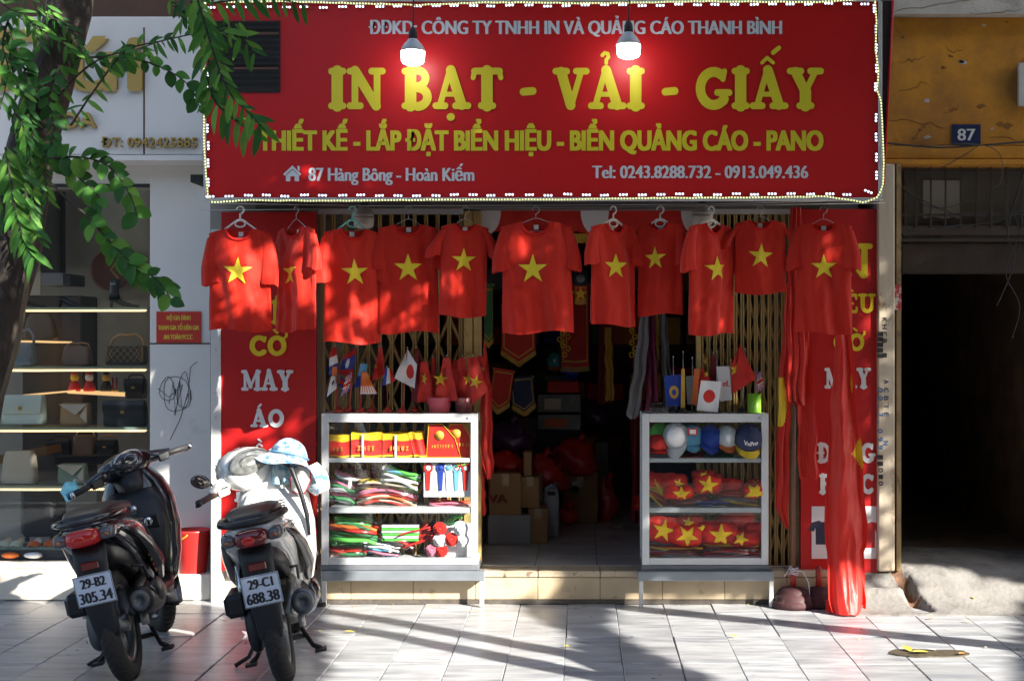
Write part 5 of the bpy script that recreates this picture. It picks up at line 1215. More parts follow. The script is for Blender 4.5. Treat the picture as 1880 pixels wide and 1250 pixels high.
# poles and bases
m_woodp = mat('dark_wood_pole', (.16, .07, .04), .5, var=.25, stretch=(1, 1, .2)); m_basem = mat('maroon_concrete_base', (.055, .016, .018), .7, var=.2, vscale=8, col2=(.13, .10, .09), c2scale=9, bump=.002)
def pole(label, px, Y, ytop, lean, k=1.0):
    X = SX(px, Y); t = thing('flag_pole_stand', label, 'flag pole', (X, Y, 0))
    MB().lathe([(.135 * k, .0), (.138 * k, .02), (.128 * k, .042), (.118 * k, .045), (.120 * k, .062), (.104 * k, .082), (.094 * k, .085), (.094 * k, .1), (.07 * k, .118), (.03 * k, .125)], 28, 0, T(X, Y, .001)).build('base', m_basem, t)
    MB().lathe([(.02, .12), (.02, .24), (.012, .25)], 12, 0, T(X, Y, 0)).build('socket', mat('red_socket', (.3, .03, .02), .5), t)
    MB().tube([(X, Y, .2), (X + lean * .5, Y + .02, (.2 + SZ(ytop, Y)) / 2), (X + lean, Y + .03, SZ(ytop, Y))], [.016, .014, .012], 10).build('pole', m_woodp, t)
    return t
p1 = pole('flag pole on a stepped maroon base beside the right cabinet', 1456, -.10, 690, .012)
pole('second flag pole base half hidden behind the long flag', 1503, .06 - .14, 1070, .0, .72)
b = MB()
cx, cz = SX(1458, -.1), SZ(1052, -.1)
for k in range(4): b.tube([(cx + .026 * math.cos(a) , -.10 + .026 * math.sin(a), cz + .012 * k + .004 * math.sin(a * 2 + k)) for a in [i * .6 for i in range(12)]], .003, 5)
b.tube([(cx, -.13, cz + .03), (cx + .05, -.14, cz + .02), (cx + .085, -.14, cz - .05), (cx + .09, -.14, cz - .12)], .003, 5)
b.tube([(cx, -.13, cz + .02), (cx - .03, -.14, cz + .06), (cx - .05, -.14, cz + .01), (cx - .07, -.14, cz - .01)], .003, 5)
tag(b.build('white_string', K['wht'], at=(cx, -.12, cz)), 'white string knotted round the lower part of the flag pole', 'string')
# ================================================================== INSIDE THE SHOP
def box_thing(name, label, cat, xa, xb, ya, yb, Y, dep, m, rz=0., group=None, flaps=True, base=None):
    X0, X1, Z0, Z1 = SX(xa, Y), SX(xb, Y), SZ(yb, Y), SZ(ya, Y)
    if base is not None: Z0 = base
    c = ((X0 + X1) / 2, Y + dep / 2, Z0); t = thing(name, label, cat, c, group); M0 = T(*c) @ RZ(rz); w = (X1 - X0) / 2; h = Z1 - Z0
    MB().box(-w, w, -dep / 2, dep / 2, 0, h, 0, M0, bev=.006).build('carton', m, t)
    if flaps:
        MB().box(-w * .98, w * .98, -.025, .025, h + .0005, h + .0015, 0, M0).build('tape', mat('brown_tape', (.42, .30, .16), .25, var=.1), t)
        MB().box(-.025, .025, -dep / 2 - .0015, -dep / 2 - .0005, h * .7, h, 0, M0).build('tape', mat('brown_tape'), t)
    return t
GB = 'cardboard boxes stacked inside the shop'
box_thing('grey_sack_box', 'low pale plastic wrapped block at the bottom left inside the opening', 'wrapped block', 893, 972, 944, 996, 1.15, .4, K['gry'], .05, None, False, FZ)
t = box_thing('cardboard_box', 'wide cardboard box with red and blue letters at the left inside the opening', 'box', 893, 952, 868, 944, 1.15, .4, K['crd'], .1, GB)
b = MB(); add_text(b, 'VA', SX(897, 1.14), SX(932, 1.14), SZ(922, 1.14), L(16, 1.14), 1.135, .003); b.build('lettering', K['mar'], t)
box_thing('cardboard_box', 'lower carton of the narrow pair beside the white canister', 'box', 966, 1002, 932, 990, 1.2, .3, K['crd'], .1, GB, base=FZ)
box_thing('cardboard_box', 'middle carton of the narrow pair beside the white canister', 'box', 958, 992, 874, 931, 1.2, .3, K['crd'], -.05, GB)
box_thing('cardboard_box', 'small upright carton on top of the narrow pair', 'box', 961, 976, 828, 873, 1.22, .2, K['crd'], 0, GB, False)
t = box_thing('cardboard_box', 'largest cardboard box with a label and a dark printed mark, back of the opening', 'box', 1035, 1099, 864, 958, 2.3, .4, K['crd'], -.04, GB, base=FZ)
MB().box(SX(1050, 2.29), SX(1060, 2.29), 2.27, 2.28, SZ(890, 2.3), SZ(882, 2.3)).build('label', K['wht'], t)
MB().lathe([(.028, 0), (.028, .003)], 14, 0, T(SX(1056, 2.29), 2.285, SZ(897, 2.3)) @ RX(math.pi / 2)).build('printed_mark', K['blk'], t)
# canister
t = thing('plastic_canister', 'white plastic canister with a pink label and moulded handle inside the opening', 'canister', (SX(1012, 1.55), 1.6, FZ))
X = SX(1011, 1.55); m_can = mat('translucent_white', (.58, .60, .64), .35, trans=.15)
rings = []
zc = SZ(892, 1.55)
for z, k in ((FZ, .9), (FZ + .01, 1), (FZ + .2, 1), (zc - .13, 1), (zc - .06, .97), (zc - .015, .8), (zc, .6)):
    rings.append([Vector((X + .062 * k * math.copysign(abs(math.cos(a)) ** .5, math.cos(a)), 1.62 + .09 * k * math.copysign(abs(math.sin(a)) ** .5, math.sin(a)), z)) for a in [i * .3927 for i in range(16)]])
MB().loft(rings).build('body', m_can, t)
MB().tube([(X - .03, 1.53, zc - .07), (X - .035, 1.52, zc - .01), (X, 1.52, zc + .012), (X + .03, 1.56, zc - .01)], .012, 8).build('handle', m_can, t)
MB().box(X - .03, X + .035, 1.522, 1.528, zc - .062, zc - .035, bev=.002).build('handle_opening', K['blk'], t)
MB().box(X - .058, X - .025, 1.524, 1.529, zc - .27, zc - .12).build('label', K['pnk'], t)
MB().lathe([(.024, 0), (.024, .03), (.02, .034)], 14, 0, T(X + .02, 1.66, zc - .002)).build('lid', m_can, t)
# plastic bags
m_bagr = mat('red_plastic_bag', (.6, .02, .015), .28, var=.25, vscale=8, bump=.012, bscale=14, spec=.6); m_bagp = mat('purple_plastic_bag', (.045, .01, .05), .25, var=.3, bump=.012, bscale=14, spec=.6)
def bag(label, px, py, w, h, Y, m, seed, group='plastic bags heaped inside the shop'):
    c = W(px, py, Y)
    b = MB().ell((0, 0, 0), (L(w, Y) / 2, L(w, Y) * .35, L(h, Y) / 2), 0, 26, 16, T(c), jit=(.45, 7 + seed * .3))
    b.tube([c + Vector((0, 0, L(h, Y) * .35)), c + Vector((.02, -.02, L(h, Y) * .55)), c + Vector((.05, -.02, L(h, Y) * .62))], [.05, .02, .035], 8)
    tag(b.build('plastic_bag', m, at=c), label, 'plastic bag', group)
bag('dark purple shiny bag on the red heap at the left inside the shop', 938, 800, 92, 60, 1.5, m_bagp, 1)
bag('red bag under the purple one', 930, 848, 84, 44, 1.45, m_bagr, 2)
bag('red bag slumped behind the narrow cartons', 998, 862, 64, 60, 1.7, m_bagr, 3)
bag('large red bag on top of the biggest carton', 1062, 838, 84, 66, 2.3, m_bagr, 4)
bag('red bag standing on the floor right of the biggest carton', 1114, 920, 36, 84, 2.5, m_bagr, 5)
bag('small red bag on the floor in front of the biggest carton', 1040, 944, 34, 36, 2.2, m_bagr, 6)
bag('red bag filling the gap above the canister', 1020, 880, 50, 44, 2.0, m_bagr, 7)
bag('red bag peeping out low by the right cabinet', 1170, 925, 26, 24, 1.6, m_bagr, 8)
bag('dark purple bag hanging behind the drawers', 1095, 760, 50, 40, 2.6, m_bagp, 9)
# drawers
t = thing('drawer_unit', 'clear plastic drawer unit in the middle of the shop', 'drawer unit', W(1025, 790, 2.4))
for k, (a, c) in enumerate(((722, 756), (759, 789))):
    MB().box(SX(986, 2.4), SX(1067, 2.4), 2.4, 2.75, SZ(c, 2.4), SZ(a, 2.4), bev=.008).build('drawer', mat('smoky_plastic', (.10, .10, .095), .25, var=.3, vscale=5, col2=(.2, .15, .1), c2scale=6), t)
    MB().box(SX(1000, 2.4), SX(1030 + 10 * k, 2.4), 2.39, 2.398, SZ(c - 6, 2.4), SZ(a + 8, 2.4)).build('contents_label', K['cream'] if k == 0 else K['org'], t)
MB().box(SX(982, 2.4), SX(1071, 2.4), 2.39, 2.78, SZ(793, 2.4), SZ(790, 2.4)).build('frame', K['blk'], t)
MB().box(SX(984, 2.4), SX(1069, 2.4), 2.42, 2.75, FZ, SZ(794, 2.4)).build('stand', K['blk'], t)
box_thing('red_box', 'red box on top of the clear drawer unit', 'box', 1004, 1062, 698, 720, 2.4, .3, K['red'], .03, None, False)
box_thing('white_bin', 'grey white bin against the back wall of the shop', 'bin', 1092, 1116, 810, 905, 2.9, .3, K['gry'], 0, None, False, FZ)
cap('teal cap with white lettering on the heap of goods inside the shop', 1020, 664, 34, 2.3, cmat('cloth_teal', (.03, .22, .25), .6), K['org'], -.1, .5, 'V', None, 'wht', 'caps on the heap inside the shop')
cap('blue cap beside the teal one on the heap inside the shop', 1045, 682, 36, 2.35, K['blu'], K['blu'], .6, .4, None, None, 'wht', 'caps on the heap inside the shop')
box_thing('goods_heap_box', 'dark box under the caps inside the shop', 'box', 1000, 1060, 688, 698, 2.35, .3, K['blk'], 0, None, False)
# pennants
def pennant(label, x0, x1, y0, ym, y1, Y, mc, star=False, tilt=0, txt=None):
    t = thing('pennant', label, 'pennant', W((x0 + x1) / 2, y0, Y), 'fringed pennants hanging inside the shop')
    pl = [(x0, y0), (x1, y0), (x1, ym), ((x0 + x1) / 2, y1), (x0, ym)]
    P = [(SX(a, Y), SZ(c, Y)) for a, c in pl]
    cx = sum(p[0] for p in P) / 5; cz = sum(p[1] for p in P) / 5
    M0 = T(cx, 0, cz) @ RY(tilt) @ T(-cx, 0, -cz)
    MB().prism(P, Y, Y + .004, 0, M0).build('cloth', mc, t)
    for k, mm in ((.86, K['gold']), (.80, mc)):
        MB().prism([(cx + (p[0] - cx) * k, cz + (p[1] - cz) * k) for p in P], Y - .001 - (1 - k) * .01, Y - .0005, 0, M0).build('inner_field', mm, t)
    b = MB()
    for a, c in ((P[1], P[2]), (P[2], P[3]), (P[3], P[4]), (P[4], P[0])):
        n = max(3, int(math.hypot(c[0] - a[0], c[1] - a[1]) / .012))
        for i in range(n):
            q = (a[0] + (c[0] - a[0]) * (i + .5) / n, a[1] + (c[1] - a[1]) * (i + .5) / n)
            b.box(q[0] - .004, q[0] + .004, Y - .004, Y + .003, q[1] - .035, q[1] + .004, 0, M0)
    b.build('gold_fringe', K['gold'], t)
    if star: b = MB(); add_star(b, cx, cz, .05, lambda x, z: Y, -.006, 0); b.v = [M0 @ v for v in b.v]; b.build('star', K['yel'], t)
pennant('red pennant with a wide gold fringe behind the middle T-shirt', 920, 984, 560, 642, 664, 1.3, K['red'])
pennant('tilted red pennant low at the left inside the shop', 900, 940, 676, 735, 752, 1.3, K['red'], tilt=.15)
pennant('navy pennant with gold fringe below the fringed red one', 938, 982, 690, 740, 756, 1.5, K['nvy'], tilt=-.1)
pennant('wide red pennant with gold fringe near the back wall', 1030, 1082, 520, 672, 674, 2.2, K['red'])
pennant('dark green pennant close behind the gate post', 888, 906, 520, 618, 630, .9, K['dgrn'])
pennant('small red star pennant between the two middle T-shirts', 1056, 1076, 524, 548, 550, .9, K['red'], True)
t = thing('wall_clock', 'small round black wall clock between the two middle T-shirts', 'clock', W(1066, 510, 1.4))
MB().lathe([(.06, 0), (.062, .02), (.05, .025)], 20, 0, T(W(1066, 510, 1.4)) @ RX(math.pi / 2)).build('rim', K['blk'], t)
MB().lathe([(.032, 0), (.032, .003)], 20, 0, T(W(1066, 510, 1.37)) @ RX(math.pi / 2)).build('dial', K['gry'], t)
# gold medal ribbons
for q, (lb, px, py0, n, Y) in enumerate((('string of yellow paper rings by the fringed pennants', 1040, 606, 5, 1.6), ('second string of yellow paper rings beside the first', 1030, 600, 4, 1.55), ('string of yellow rings hanging at the right side of the shop', 1163, 606, 5, 1.1))):
    t = thing('ring_garland', lb, 'garland', W(px, py0, Y), 'yellow ring garlands')
    for k in range(n):
        c = W(px + (k % 2) * 6 - 3, py0 + k * 11, Y)
        MB().tube([c + Vector((.016 * math.cos(a), 0, .018 * math.sin(a))) for a in [i * .6283 for i in range(11)]], .005, 5).build('ring', K['yel'], t)
# sashes hanging at the right
for lb, rows, Y, m, s in (('pale grey sash hanging at the right inside the shop', [(560, 1178, 1192), (640, 1168, 1190), (700, 1160, 1182), (762, 1148, 1172), (768, 1158, 1166)], .7, K['gry'], 1),
                          ('magenta sash with gold emblems beside the grey sash', [(560, 1190, 1200), (700, 1188, 1206), (760, 1186, 1208)], .72, cmat('cloth_magenta', (.20, .01, .07), .5), 2),
                          ('narrow yellow ribbon beside the magenta sash', [(560, 1203, 1207), (755, 1207, 1212)], .74, K['gold'], 3),
                          ('second pale grey sash right of the magenta one', [(560, 1208, 1222), (680, 1214, 1232), (756, 1218, 1244)], .78, K['gry'], 4),
                          ('dark red cloth hanging deep inside the shop', [(590, 1100, 1130), (740, 1096, 1124)], 2.4, K['mar'], 5),
                          ('olive and yellow cloth hanging deep inside the shop', [(600, 1110, 1122), (735, 1112, 1128)], 2.0, K['gold'], 6),
                          ('dark red curtain at the right edge of the opening', [(600, 1162, 1182), (960, 1160, 1178)], 1.9, K['mar'], 7)):
    drape(lb, 'hanging_sash', 'sash', rows, Y, [m], 1.5, .012, s, None, 16, 30)
# shelving behind goods: racks on the back wall and sides
m_shelf = mat('brown_rack', (.08, .05, .035), .7, var=.2)
rk = thing('storage_rack', 'dark storage rack along the back wall of the shop', 'rack', (0, 4.2, FZ))
for x in (-1.6, -.7, .2, 1.1, 1.5): MB().box(x - .02, x + .02, 4.0, 4.5, FZ, 2.8).build('upright', m_shelf, rk)
for z in (.6, 1.1, 1.6, 2.1, 2.6): MB().box(-1.62, 1.52, 4.0, 4.5, z - .015, z + .015).build('shelf', m_shelf, rk)
ORD = 'first second third fourth fifth sixth seventh eighth ninth tenth eleventh twelfth thirteenth fourteenth'.split(); cn = {}; rr_ = random.Random(77); cols = ['red', 'mar', 'blu', 'dgrn', 'gold', 'crd', 'crd', 'gry', 'nvy', 'org']
adj = {'red': 'red', 'mar': 'maroon', 'blu': 'blue', 'dgrn': 'dark green', 'gold': 'gold', 'crd': 'brown card', 'gry': 'grey', 'nvy': 'navy', 'org': 'orange'}
for zi, z in enumerate((.615, 1.115, 1.615, 2.115)):
    x = -1.55
    while x < 1.35:
        w = rr_.uniform(.14, .34); h = rr_.uniform(.14, .38); c = cols[rr_.randrange(len(cols))]
        if x + w > 1.46: break
        o = MB().box(x, x + w, 4.02, 4.4, z, z + h, bev=.01).build('goods_carton', K[c], at=(x + w / 2, 4.2, z))
        pos = ['lowest', 'second', 'third', 'highest'][zi]; cn[pos] = cn.get(pos, 0) + 1
        tag(o, '%s carton, %s from the left on the %s shelf of the back rack' % (adj[c], ORD[cn[pos] - 1], pos), 'carton', 'cartons on the dark back rack')
        x += w + rr_.uniform(.01, .08)
# valance
vl = thing('door_valance', 'red cloth valance with white half circles and gold fringe above the opening', 'valance', (SX(1085, .3), .3, SZ(386, .3)))
yv = .26
MB().sheet(lambda u, v: (SX(884 + 400 * u, yv), yv + .008 * math.sin(u * 60) * (1 - v), SZ(432 - 8 * math.sin(u * 3.14 * 6) ** 2, yv) * (1 - v) + SZ(384, yv) * v), 120, 6, 0).build('cloth', K['red'], vl)
for cx in (894, 1092, 1276):
    P = [(SX(cx + 26 * math.cos(a), yv), SZ(386 + 44 * math.sin(a), yv)) for a in [math.pi * i / 16 for i in range(17)]]
    MB().prism(P, yv - .014, yv - .011).build('white_scallop', K['wht'], vl)
b = MB()
for i in range(90):
    x = SX(1040 + i * 2.6, yv); b.box(x - .003, x + .003, yv - .006, yv + .0, SZ(444 + (i % 3), yv), SZ(428, yv))
b.build('gold_fringe', K['gold'], vl)
# ================================================================== LEFT SHOP INTERIOR
m_gs = mat('glass_shelf_edge', (.14, .22, .20), .15, var=.1); m_rl = mat('warm_rope', (.8, .5, .2), .4, emit=(1.0, .72, .38), estr=.9)
ys = .44
shelfs = [(566, ys), (675, ys), (786, ys), (893, ys)]
for i, (py, Y) in enumerate(shelfs):
    t = thing('glass_shelf', ['highest glass shelf in the handbag shop window', 'second glass shelf from the top in the handbag shop window', 'third glass shelf in the handbag shop window', 'lowest glass shelf in the handbag shop window'][i], 'shelf', (-3.5, Y, SZ(py, Y)), 'glass shelves in the handbag shop window')
    MB().box(-5.2, SX(271, Y), Y, Y + .32, SZ(py + 1, Y), SZ(py - 3, Y)).build('glass_plate', m_gs, t)
    n = 130; x0, x1 = -4.6, SX(270, Y)
    MB().tube([(x0, Y - .012, SZ(py + 3, Y)), (-3.6, Y - .012, SZ(py + 4 + (i % 2), Y)), (-3.2, Y - .012, SZ(py + 3, Y)), (x1, Y - .012, SZ(py + 3, Y))], .0055, 6).build('rope_light', mat('warm_rope_tube', (.6, .45, .25), .4, emit=(1.0, .72, .38), estr=.5), t)
    b = MB()
    for k in range(n):
        x = x0 + (x1 - x0) * k / n; b.tube([(x, Y - .019, SZ(py + 5.5, Y)), (x + .008, Y - .019, SZ(py + 1.5, Y))], .003, 4)
    b.build('rope_twist', m_rl, t, kind='stuff')
# back shelves; warm light is put into their material as glow
m_warm = mat('glowing_shelf', (.35, .2, .09), .5, emit=(1.0, .6, .25), estr=.35); m_tanw = mat('tan_wood', (.30, .16, .07), .6, var=.15)
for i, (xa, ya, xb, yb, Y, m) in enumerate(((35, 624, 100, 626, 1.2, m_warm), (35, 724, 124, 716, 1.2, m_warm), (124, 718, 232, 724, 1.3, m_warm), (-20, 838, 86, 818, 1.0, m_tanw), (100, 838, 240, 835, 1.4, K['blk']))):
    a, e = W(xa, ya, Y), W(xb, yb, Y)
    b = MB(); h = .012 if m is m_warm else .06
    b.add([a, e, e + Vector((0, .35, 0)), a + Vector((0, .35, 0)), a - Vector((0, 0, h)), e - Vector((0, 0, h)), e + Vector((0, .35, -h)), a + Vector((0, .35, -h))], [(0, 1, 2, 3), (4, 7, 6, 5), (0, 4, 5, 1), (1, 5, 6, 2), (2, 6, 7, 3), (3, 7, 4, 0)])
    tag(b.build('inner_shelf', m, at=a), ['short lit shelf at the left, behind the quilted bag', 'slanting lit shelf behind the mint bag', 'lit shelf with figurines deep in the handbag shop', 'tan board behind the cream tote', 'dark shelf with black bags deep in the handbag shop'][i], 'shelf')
def superbox(w, d, h, taper=1.0, n=20, M=None, mi=0, p=.35):
    b = MB(); rings = []
    for z, k in ((0, .92), (.04 * h, .985), (.2 * h, 1), (.8 * h, (1 + taper) / 2 * 1.0), (.96 * h, taper * .985), (h, taper * .93)):
        rings.append([Vector((w / 2 * k * math.copysign(abs(math.cos(a)) ** p, math.cos(a)), d / 2 * (1 if z < .5 * h else .75) * math.copysign(abs(math.sin(a)) ** p, math.sin(a)), z)) for a in [6.283 * (i + .5) / n for i in range(n)]])
    b.loft(rings, mi, True, M); return b
def handbag(label, xa, xb, ya, yb, Y, m, kind='flap', hm=None, hh=.08, taper=.95, quilt=False):
    X0, X1, Z0, Z1 = SX(xa, Y), SX(xb, Y), SZ(yb, Y), SZ(ya, Y); w = X1 - X0; h = Z1 - Z0; c = ((X0 + X1) / 2, Y, Z0)
    t = thing('handbag', label, 'handbag', c, 'handbags in the shop window'); M0 = T(*c)
    superbox(w, .11, h, taper, 24, M0).build('body', m, t)
    if kind == 'flap':
        MB().sheet(lambda u, v: ((u - .5) * w * .97 * (1 - .10 * (1 - v) ** 3), -.058 - .012 * math.sin(v * 3.1) - .002, h * (.36 + .64 * v) + .01 * math.sin(v * 3)), 12, 8, 0, M0).build('flap', m, t)
        MB().box(-.012, .012, -.082, -.074, h * .5, h * .62, 0, M0, bev=.002).build('clasp', m_brass, t)
    if kind == 'fold':
        MB().prism([(-w * .48, h * .97), (w * .48, h * .97), (w * .1, h * .45)], -.066, -.06, 0, M0).build('flap', hm or m, t)
        MB().prism([(w * .48, h * .9), (w * .48, h * .05), (w * .25, h * .4)], -.064, -.058, 0, M0).build('corner_flap', K['cream'], t)
    if hh:
        MB().tube([(-w * .42, 0, h * .9), (-w * .36, 0, h + hh * .5), (-w * .2, 0, h + hh * .95), (0, 0, h + hh * .88), (w * .22, 0, h + hh), (w * .38, 0, h + hh * .6), (w * .44, 0, h * .9)], .010 if hh > .05 else .006, 8, 0, True, M0).build('handle', hm or m, t)
    if quilt:
        b = MB()
        for k in range(-6, 12):
            for s in (-1, 1):
                x0 = -w / 2 + k * w / 6; q = [(x0 + s * z * .9, -.058, z) for z in (.02, h * .95)]
                q = [(max(-w * .46, min(w * .46, p[0])), p[1], p[2]) for p in q]
                b.tube(q, .002, 4, 0, True, M0)
        b.build('quilting', hm or m, t)
    return t
m_bkl = mat('black_leather', (.018, .018, .02), .35, var=.2, bump=.0008); m_crl = mat('cream_leather', (.62, .55, .42), .45, var=.06); m_tnl = mat('tan_leather', (.50, .29, .13), .45, var=.08); m_gyl = mat('grey_leather', (.38, .42, .42), .4, var=.06); m_brl = mat('brown_leather', (.22, .13, .08), .45, var=.1)
handbag('grey quilted handbag on the second shelf partly behind the tree', 18, 66, 628, 669, .56, m_gyl, 'plain', K['gry'], .09, .75, True)
handbag('brown soft handbag in the middle of the second shelf', 117, 168, 634, 669, .58, m_brl, 'plain', m_tnl, .02, .85)
handbag('black quilted handbag with a chain handle at the right of the second shelf', 196, 270, 634, 669, .56, m_bkl, 'plain', m_tnl, .08, 1.0, True)
handbag('mint white flap bag at the left of the third shelf', 6, 84, 724, 777, .54, K['mint'], 'flap', None, 0)
handbag('tan and cream folded flap bag in the middle of the third shelf', 113, 166, 739, 777, .56, m_tnl, 'fold', K['cream'], .0)
handbag('wide dark handbag at the right of the third shelf', 192, 270, 734, 780, .6, m_bkl, 'flap', None, 0)
handbag('cream tote bag with a white tag at the left of the lowest shelf', 6, 68, 826, 886, .56, m_crl, 'plain', m_crl, .0, .8)
handbag('pale green and cream shoulder bag behind the scooter handlebar', 109, 160, 850, 886, .58, mat('sage_leather', (.22, .32, .23), .45), 'fold', K['cream'], .0)
handbag('black bag with gold clasp on the dark inner shelf, left', 90, 132, 805, 833, 1.35, m_bkl, 'flap', None, .03)
handbag('grey brown bag with a round handle on the dark inner shelf', 136, 176, 798, 833, 1.35, m_brl, 'plain', m_crl, .04)
handbag('black bag with gold mark and big round handle on the dark inner shelf', 180, 216, 806, 833, 1.35, m_bkl, 'flap', m_tnl, .03)
handbag('black upright bag on the lit inner shelf at the right', 232, 268, 694, 730, 1.3, m_bkl, 'flap', None, .03)
handbag('beige half round bag deep behind the second shelf', 46, 104, 575, 622, 1.25, m_brl, 'plain', None, 0, .6)
# shoes
def shoe(name, label, px, py, w, Y, m, high, flip=1, group=None):
    c = W(px, py, Y); k = L(w, Y); t = thing(name, label, 'shoe' if high < 2 else 'boot', c, group)
    M0 = T(c) @ Matrix.Scale(flip, 4, Vector((1, 0, 0)))
    def ring(x, z, a, h): return [Vector((x + a_ * 0, a * math.cos(q), z + h * math.sin(q))) for q in [i * .6283 for i in range(10)] for a_ in (0,)]
    sole = [ring(-.42 * k, .32 * k, .1 * k, .10 * k), ring(-.25 * k, .27 * k, .13 * k, .13 * k), ring(0, .13 * k, .13 * k, .10 * k), ring(.28 * k, .06 * k, .16 * k, .06 * k), ring(.5 * k, .04 * k, .12 * k, .04 * k), ring(.58 * k, .035 * k, .02 * k, .02 * k)]
    MB().loft(sole, 0, True, M0).build('upper', m, t)
    MB().tube([(-.38 * k, 0, .28 * k), (-.40 * k, 0, 0)], [.07 * k, .05 * k], 8, 0, True, M0).build('heel', m, t)
    if high == 2:
        MB().tube([(-.28 * k, 0, .25 * k), (-.30 * k, 0, .55 * k), (-.27 * k, 0, .8 * k), (-.26 * k, 0, .95 * k)], [.20 * k, .15 * k, .17 * k, .19 * k], 12, 0, True, M0).build('shaft', m, t)
        MB().box(-.36 * k, -.2 * k, -.20 * k, -.17 * k, .76 * k, .80 * k, 0, M0).build('buckle', M_wire, t)
    return t
shoe('ankle_boot', 'black high heeled ankle boot at the right of the highest shelf', 226, 563, 54, .56, m_bkl, 2)
shoe('pump_shoe', 'black pump shoe leaning on the highest shelf', 130, 563, 50, .56, m_bkl, 0)
shoe('pump_shoe', 'black pump half hidden by the tree on the highest shelf', 62, 563, 40, .6, m_bkl, 0)
# clock on back wall, white box
t = thing('wall_clock', 'large round red brown wall clock at the back of the handbag shop', 'clock', W(205, 495, 2.3))
MB().lathe([(.155, 0), (.165, .02), (.150, .03), (.135, .02)], 28, 0, T(W(205, 495, 2.36)) @ RX(math.pi / 2)).build('rim', mat('clock_rim', (.22, .06, .03), .4), t)
MB().lathe([(.135, .0), (.135, .012)], 28, 0, T(W(205, 495, 2.36)) @ RX(math.pi / 2)).build('dial', mat('clock_dial', (.12, .035, .02), .5), t)
for a in (.6, 2.4): MB().box(-.005, .005, -.022, -.018, 0, .09, 0, T(W(205, 495, 2.36)) @ RY(a)).build('hand', m_brass, t)
t = thing('counter_box', 'white box with a dark end on a counter behind the highest shelf', 'box', W(90, 525, 1.5))
MB().box(SX(76, 1.5), SX(116, 1.5), 1.5, 1.8, SZ(523, 1.5), SZ(500, 1.5), bev=.005).build('carton', K['gry'], t)
MB().box(SX(117, 1.5), SX(130, 1.5), 1.5, 1.8, SZ(523, 1.5), SZ(502, 1.5), bev=.005).build('dark_end', K['blk'], t)
t = thing('shop_counter', 'dark counter behind the highest shelf in the handbag shop', 'counter', W(80, 555, 1.6))
MB().box(SX(40, 1.6), SX(150, 1.6), 1.6, 1.95, SZ(900, 1.6), SZ(542, 1.6), bev=.01).build('cabinet_body', mat('counter_dark', (.05, .04, .035), .6), t)
MB().box(SX(46, 1.59), SX(76, 1.59), 1.57, 1.59, SZ(540, 1.59), SZ(498, 1.59)).build('papers', K['cream'], t)
MB().box(SX(142, 1.9), SX(158, 1.9), 1.9, 1.92, SZ(632, 1.9), SZ(594, 1.9)).build('screen', K['mar'], t)
MB().box(SX(74, 2.2), SX(112, 2.2), 2.2, 2.3, SZ(505, 2.2), SZ(350, 2.2)).build('tall_panel', K['blk'], t)
# figurines
for i, (lb, px, m1, m2) in enumerate((('red and yellow figurine on the lit inner shelf', 137, K['red'], K['yel']), ('red figurine with a white cap in the middle of the inner shelf', 164, K['red'], K['wht']), ('small dark figurine right of the red ones', 195, K['blk'], K['gold']))):
    c = W(px, 717, 1.4); t = thing('figurine', lb, 'figurine', c)
    MB().lathe([(.04, 0), (.045, .02), (.03, .06), (.018, .075)], 14, 0, T(c)).build('body', m1, t)
    MB().ell(c + Vector((0, 0, .10)), (.03, .03, .032), 0, 12, 8).build('head', m2, t)
    MB().ell(c + Vector((0, -.005, .128)), (.026, .026, .014), 0, 12, 6).build('hat', m1, t)
for i, px in enumerate((207, 214)):
    c = W(px, 717, 1.4); t = thing('candle', ['left one of two thin candles on the inner shelf', 'right one of two thin candles on the inner shelf'][i], 'candle', c)
    MB().tube([c, c + Vector((0, 0, .10))], .007, 8).build('stick', K['mar'], t); MB().tube([c, c + Vector((0, 0, .012))], .014, 8).build('foot', m_brass, t)
# slippers on display base
zb = SZ(1030, .36)
for i, (lb, px, m1, m2) in enumerate((('left one of the pale green slippers at the bottom of the window', 9, K['mint'], K['cream']), ('right one of the pale green slippers at the bottom of the window', 32, K['mint'], K['cream']), ('orange and white slipper at the bottom of the window', 64, K['org'], K['wht']), ('plain orange slipper beside the orange and white one', 92, K['org'], K['org']), ('cream slipper half behind the black scooter', 118, K['cream'], K['wht']))):
    c = Vector((SX(px, .5), .50, SZ(1001, .5))); t = thing('slipper', lb, 'slipper', c, 'slippers in the bottom of the shop window'); M0 = T(c) @ RX(.5)
    MB().loft([[Vector((.036 * k * math.cos(a), y + 0, .010 * math.sin(a))) for a in [i_ * .6283 for i_ in range(10)]] for y, k in ((-.07, .5), (-.05, .95), (0, .85), (.05, .9), (.08, .4))], 0, True, M0).build('sole', m2, t)
    MB().sheet(lambda u, v: (.040 * math.cos(3.1416 * (1 - u)), -.06 + .06 * v, .012 + .034 * math.sin(3.1416 * u)), 12, 4, 0, M0).build('strap', m1, t)
t = thing('display_ledge', 'dark ledge carrying the slippers at the bottom of the window', 'ledge', (-3.5, .5, SZ(1006, .5)))
MB().box(-5, SX(272, .42), .42, .6, SZ(1008, .42), SZ(1003, .42)).build('plate', m_gs, t)
MB().box(-5, SX(272, .42), .43, .6, zb + .001, SZ(1008.5, .42)).build('riser', K['blk'], t)
for lb, px, m in (('orange sandal under the ledge at the far left', 18, K['org']), ('white sandal under the ledge', 62, K['wht'])):
    c = W(px, 1018, .41); tag(MB().ell(c, (.06, .05, .022), 0, 14, 6, jit=(.3, 12)).build('sandal', m, at=c), lb, 'sandal')
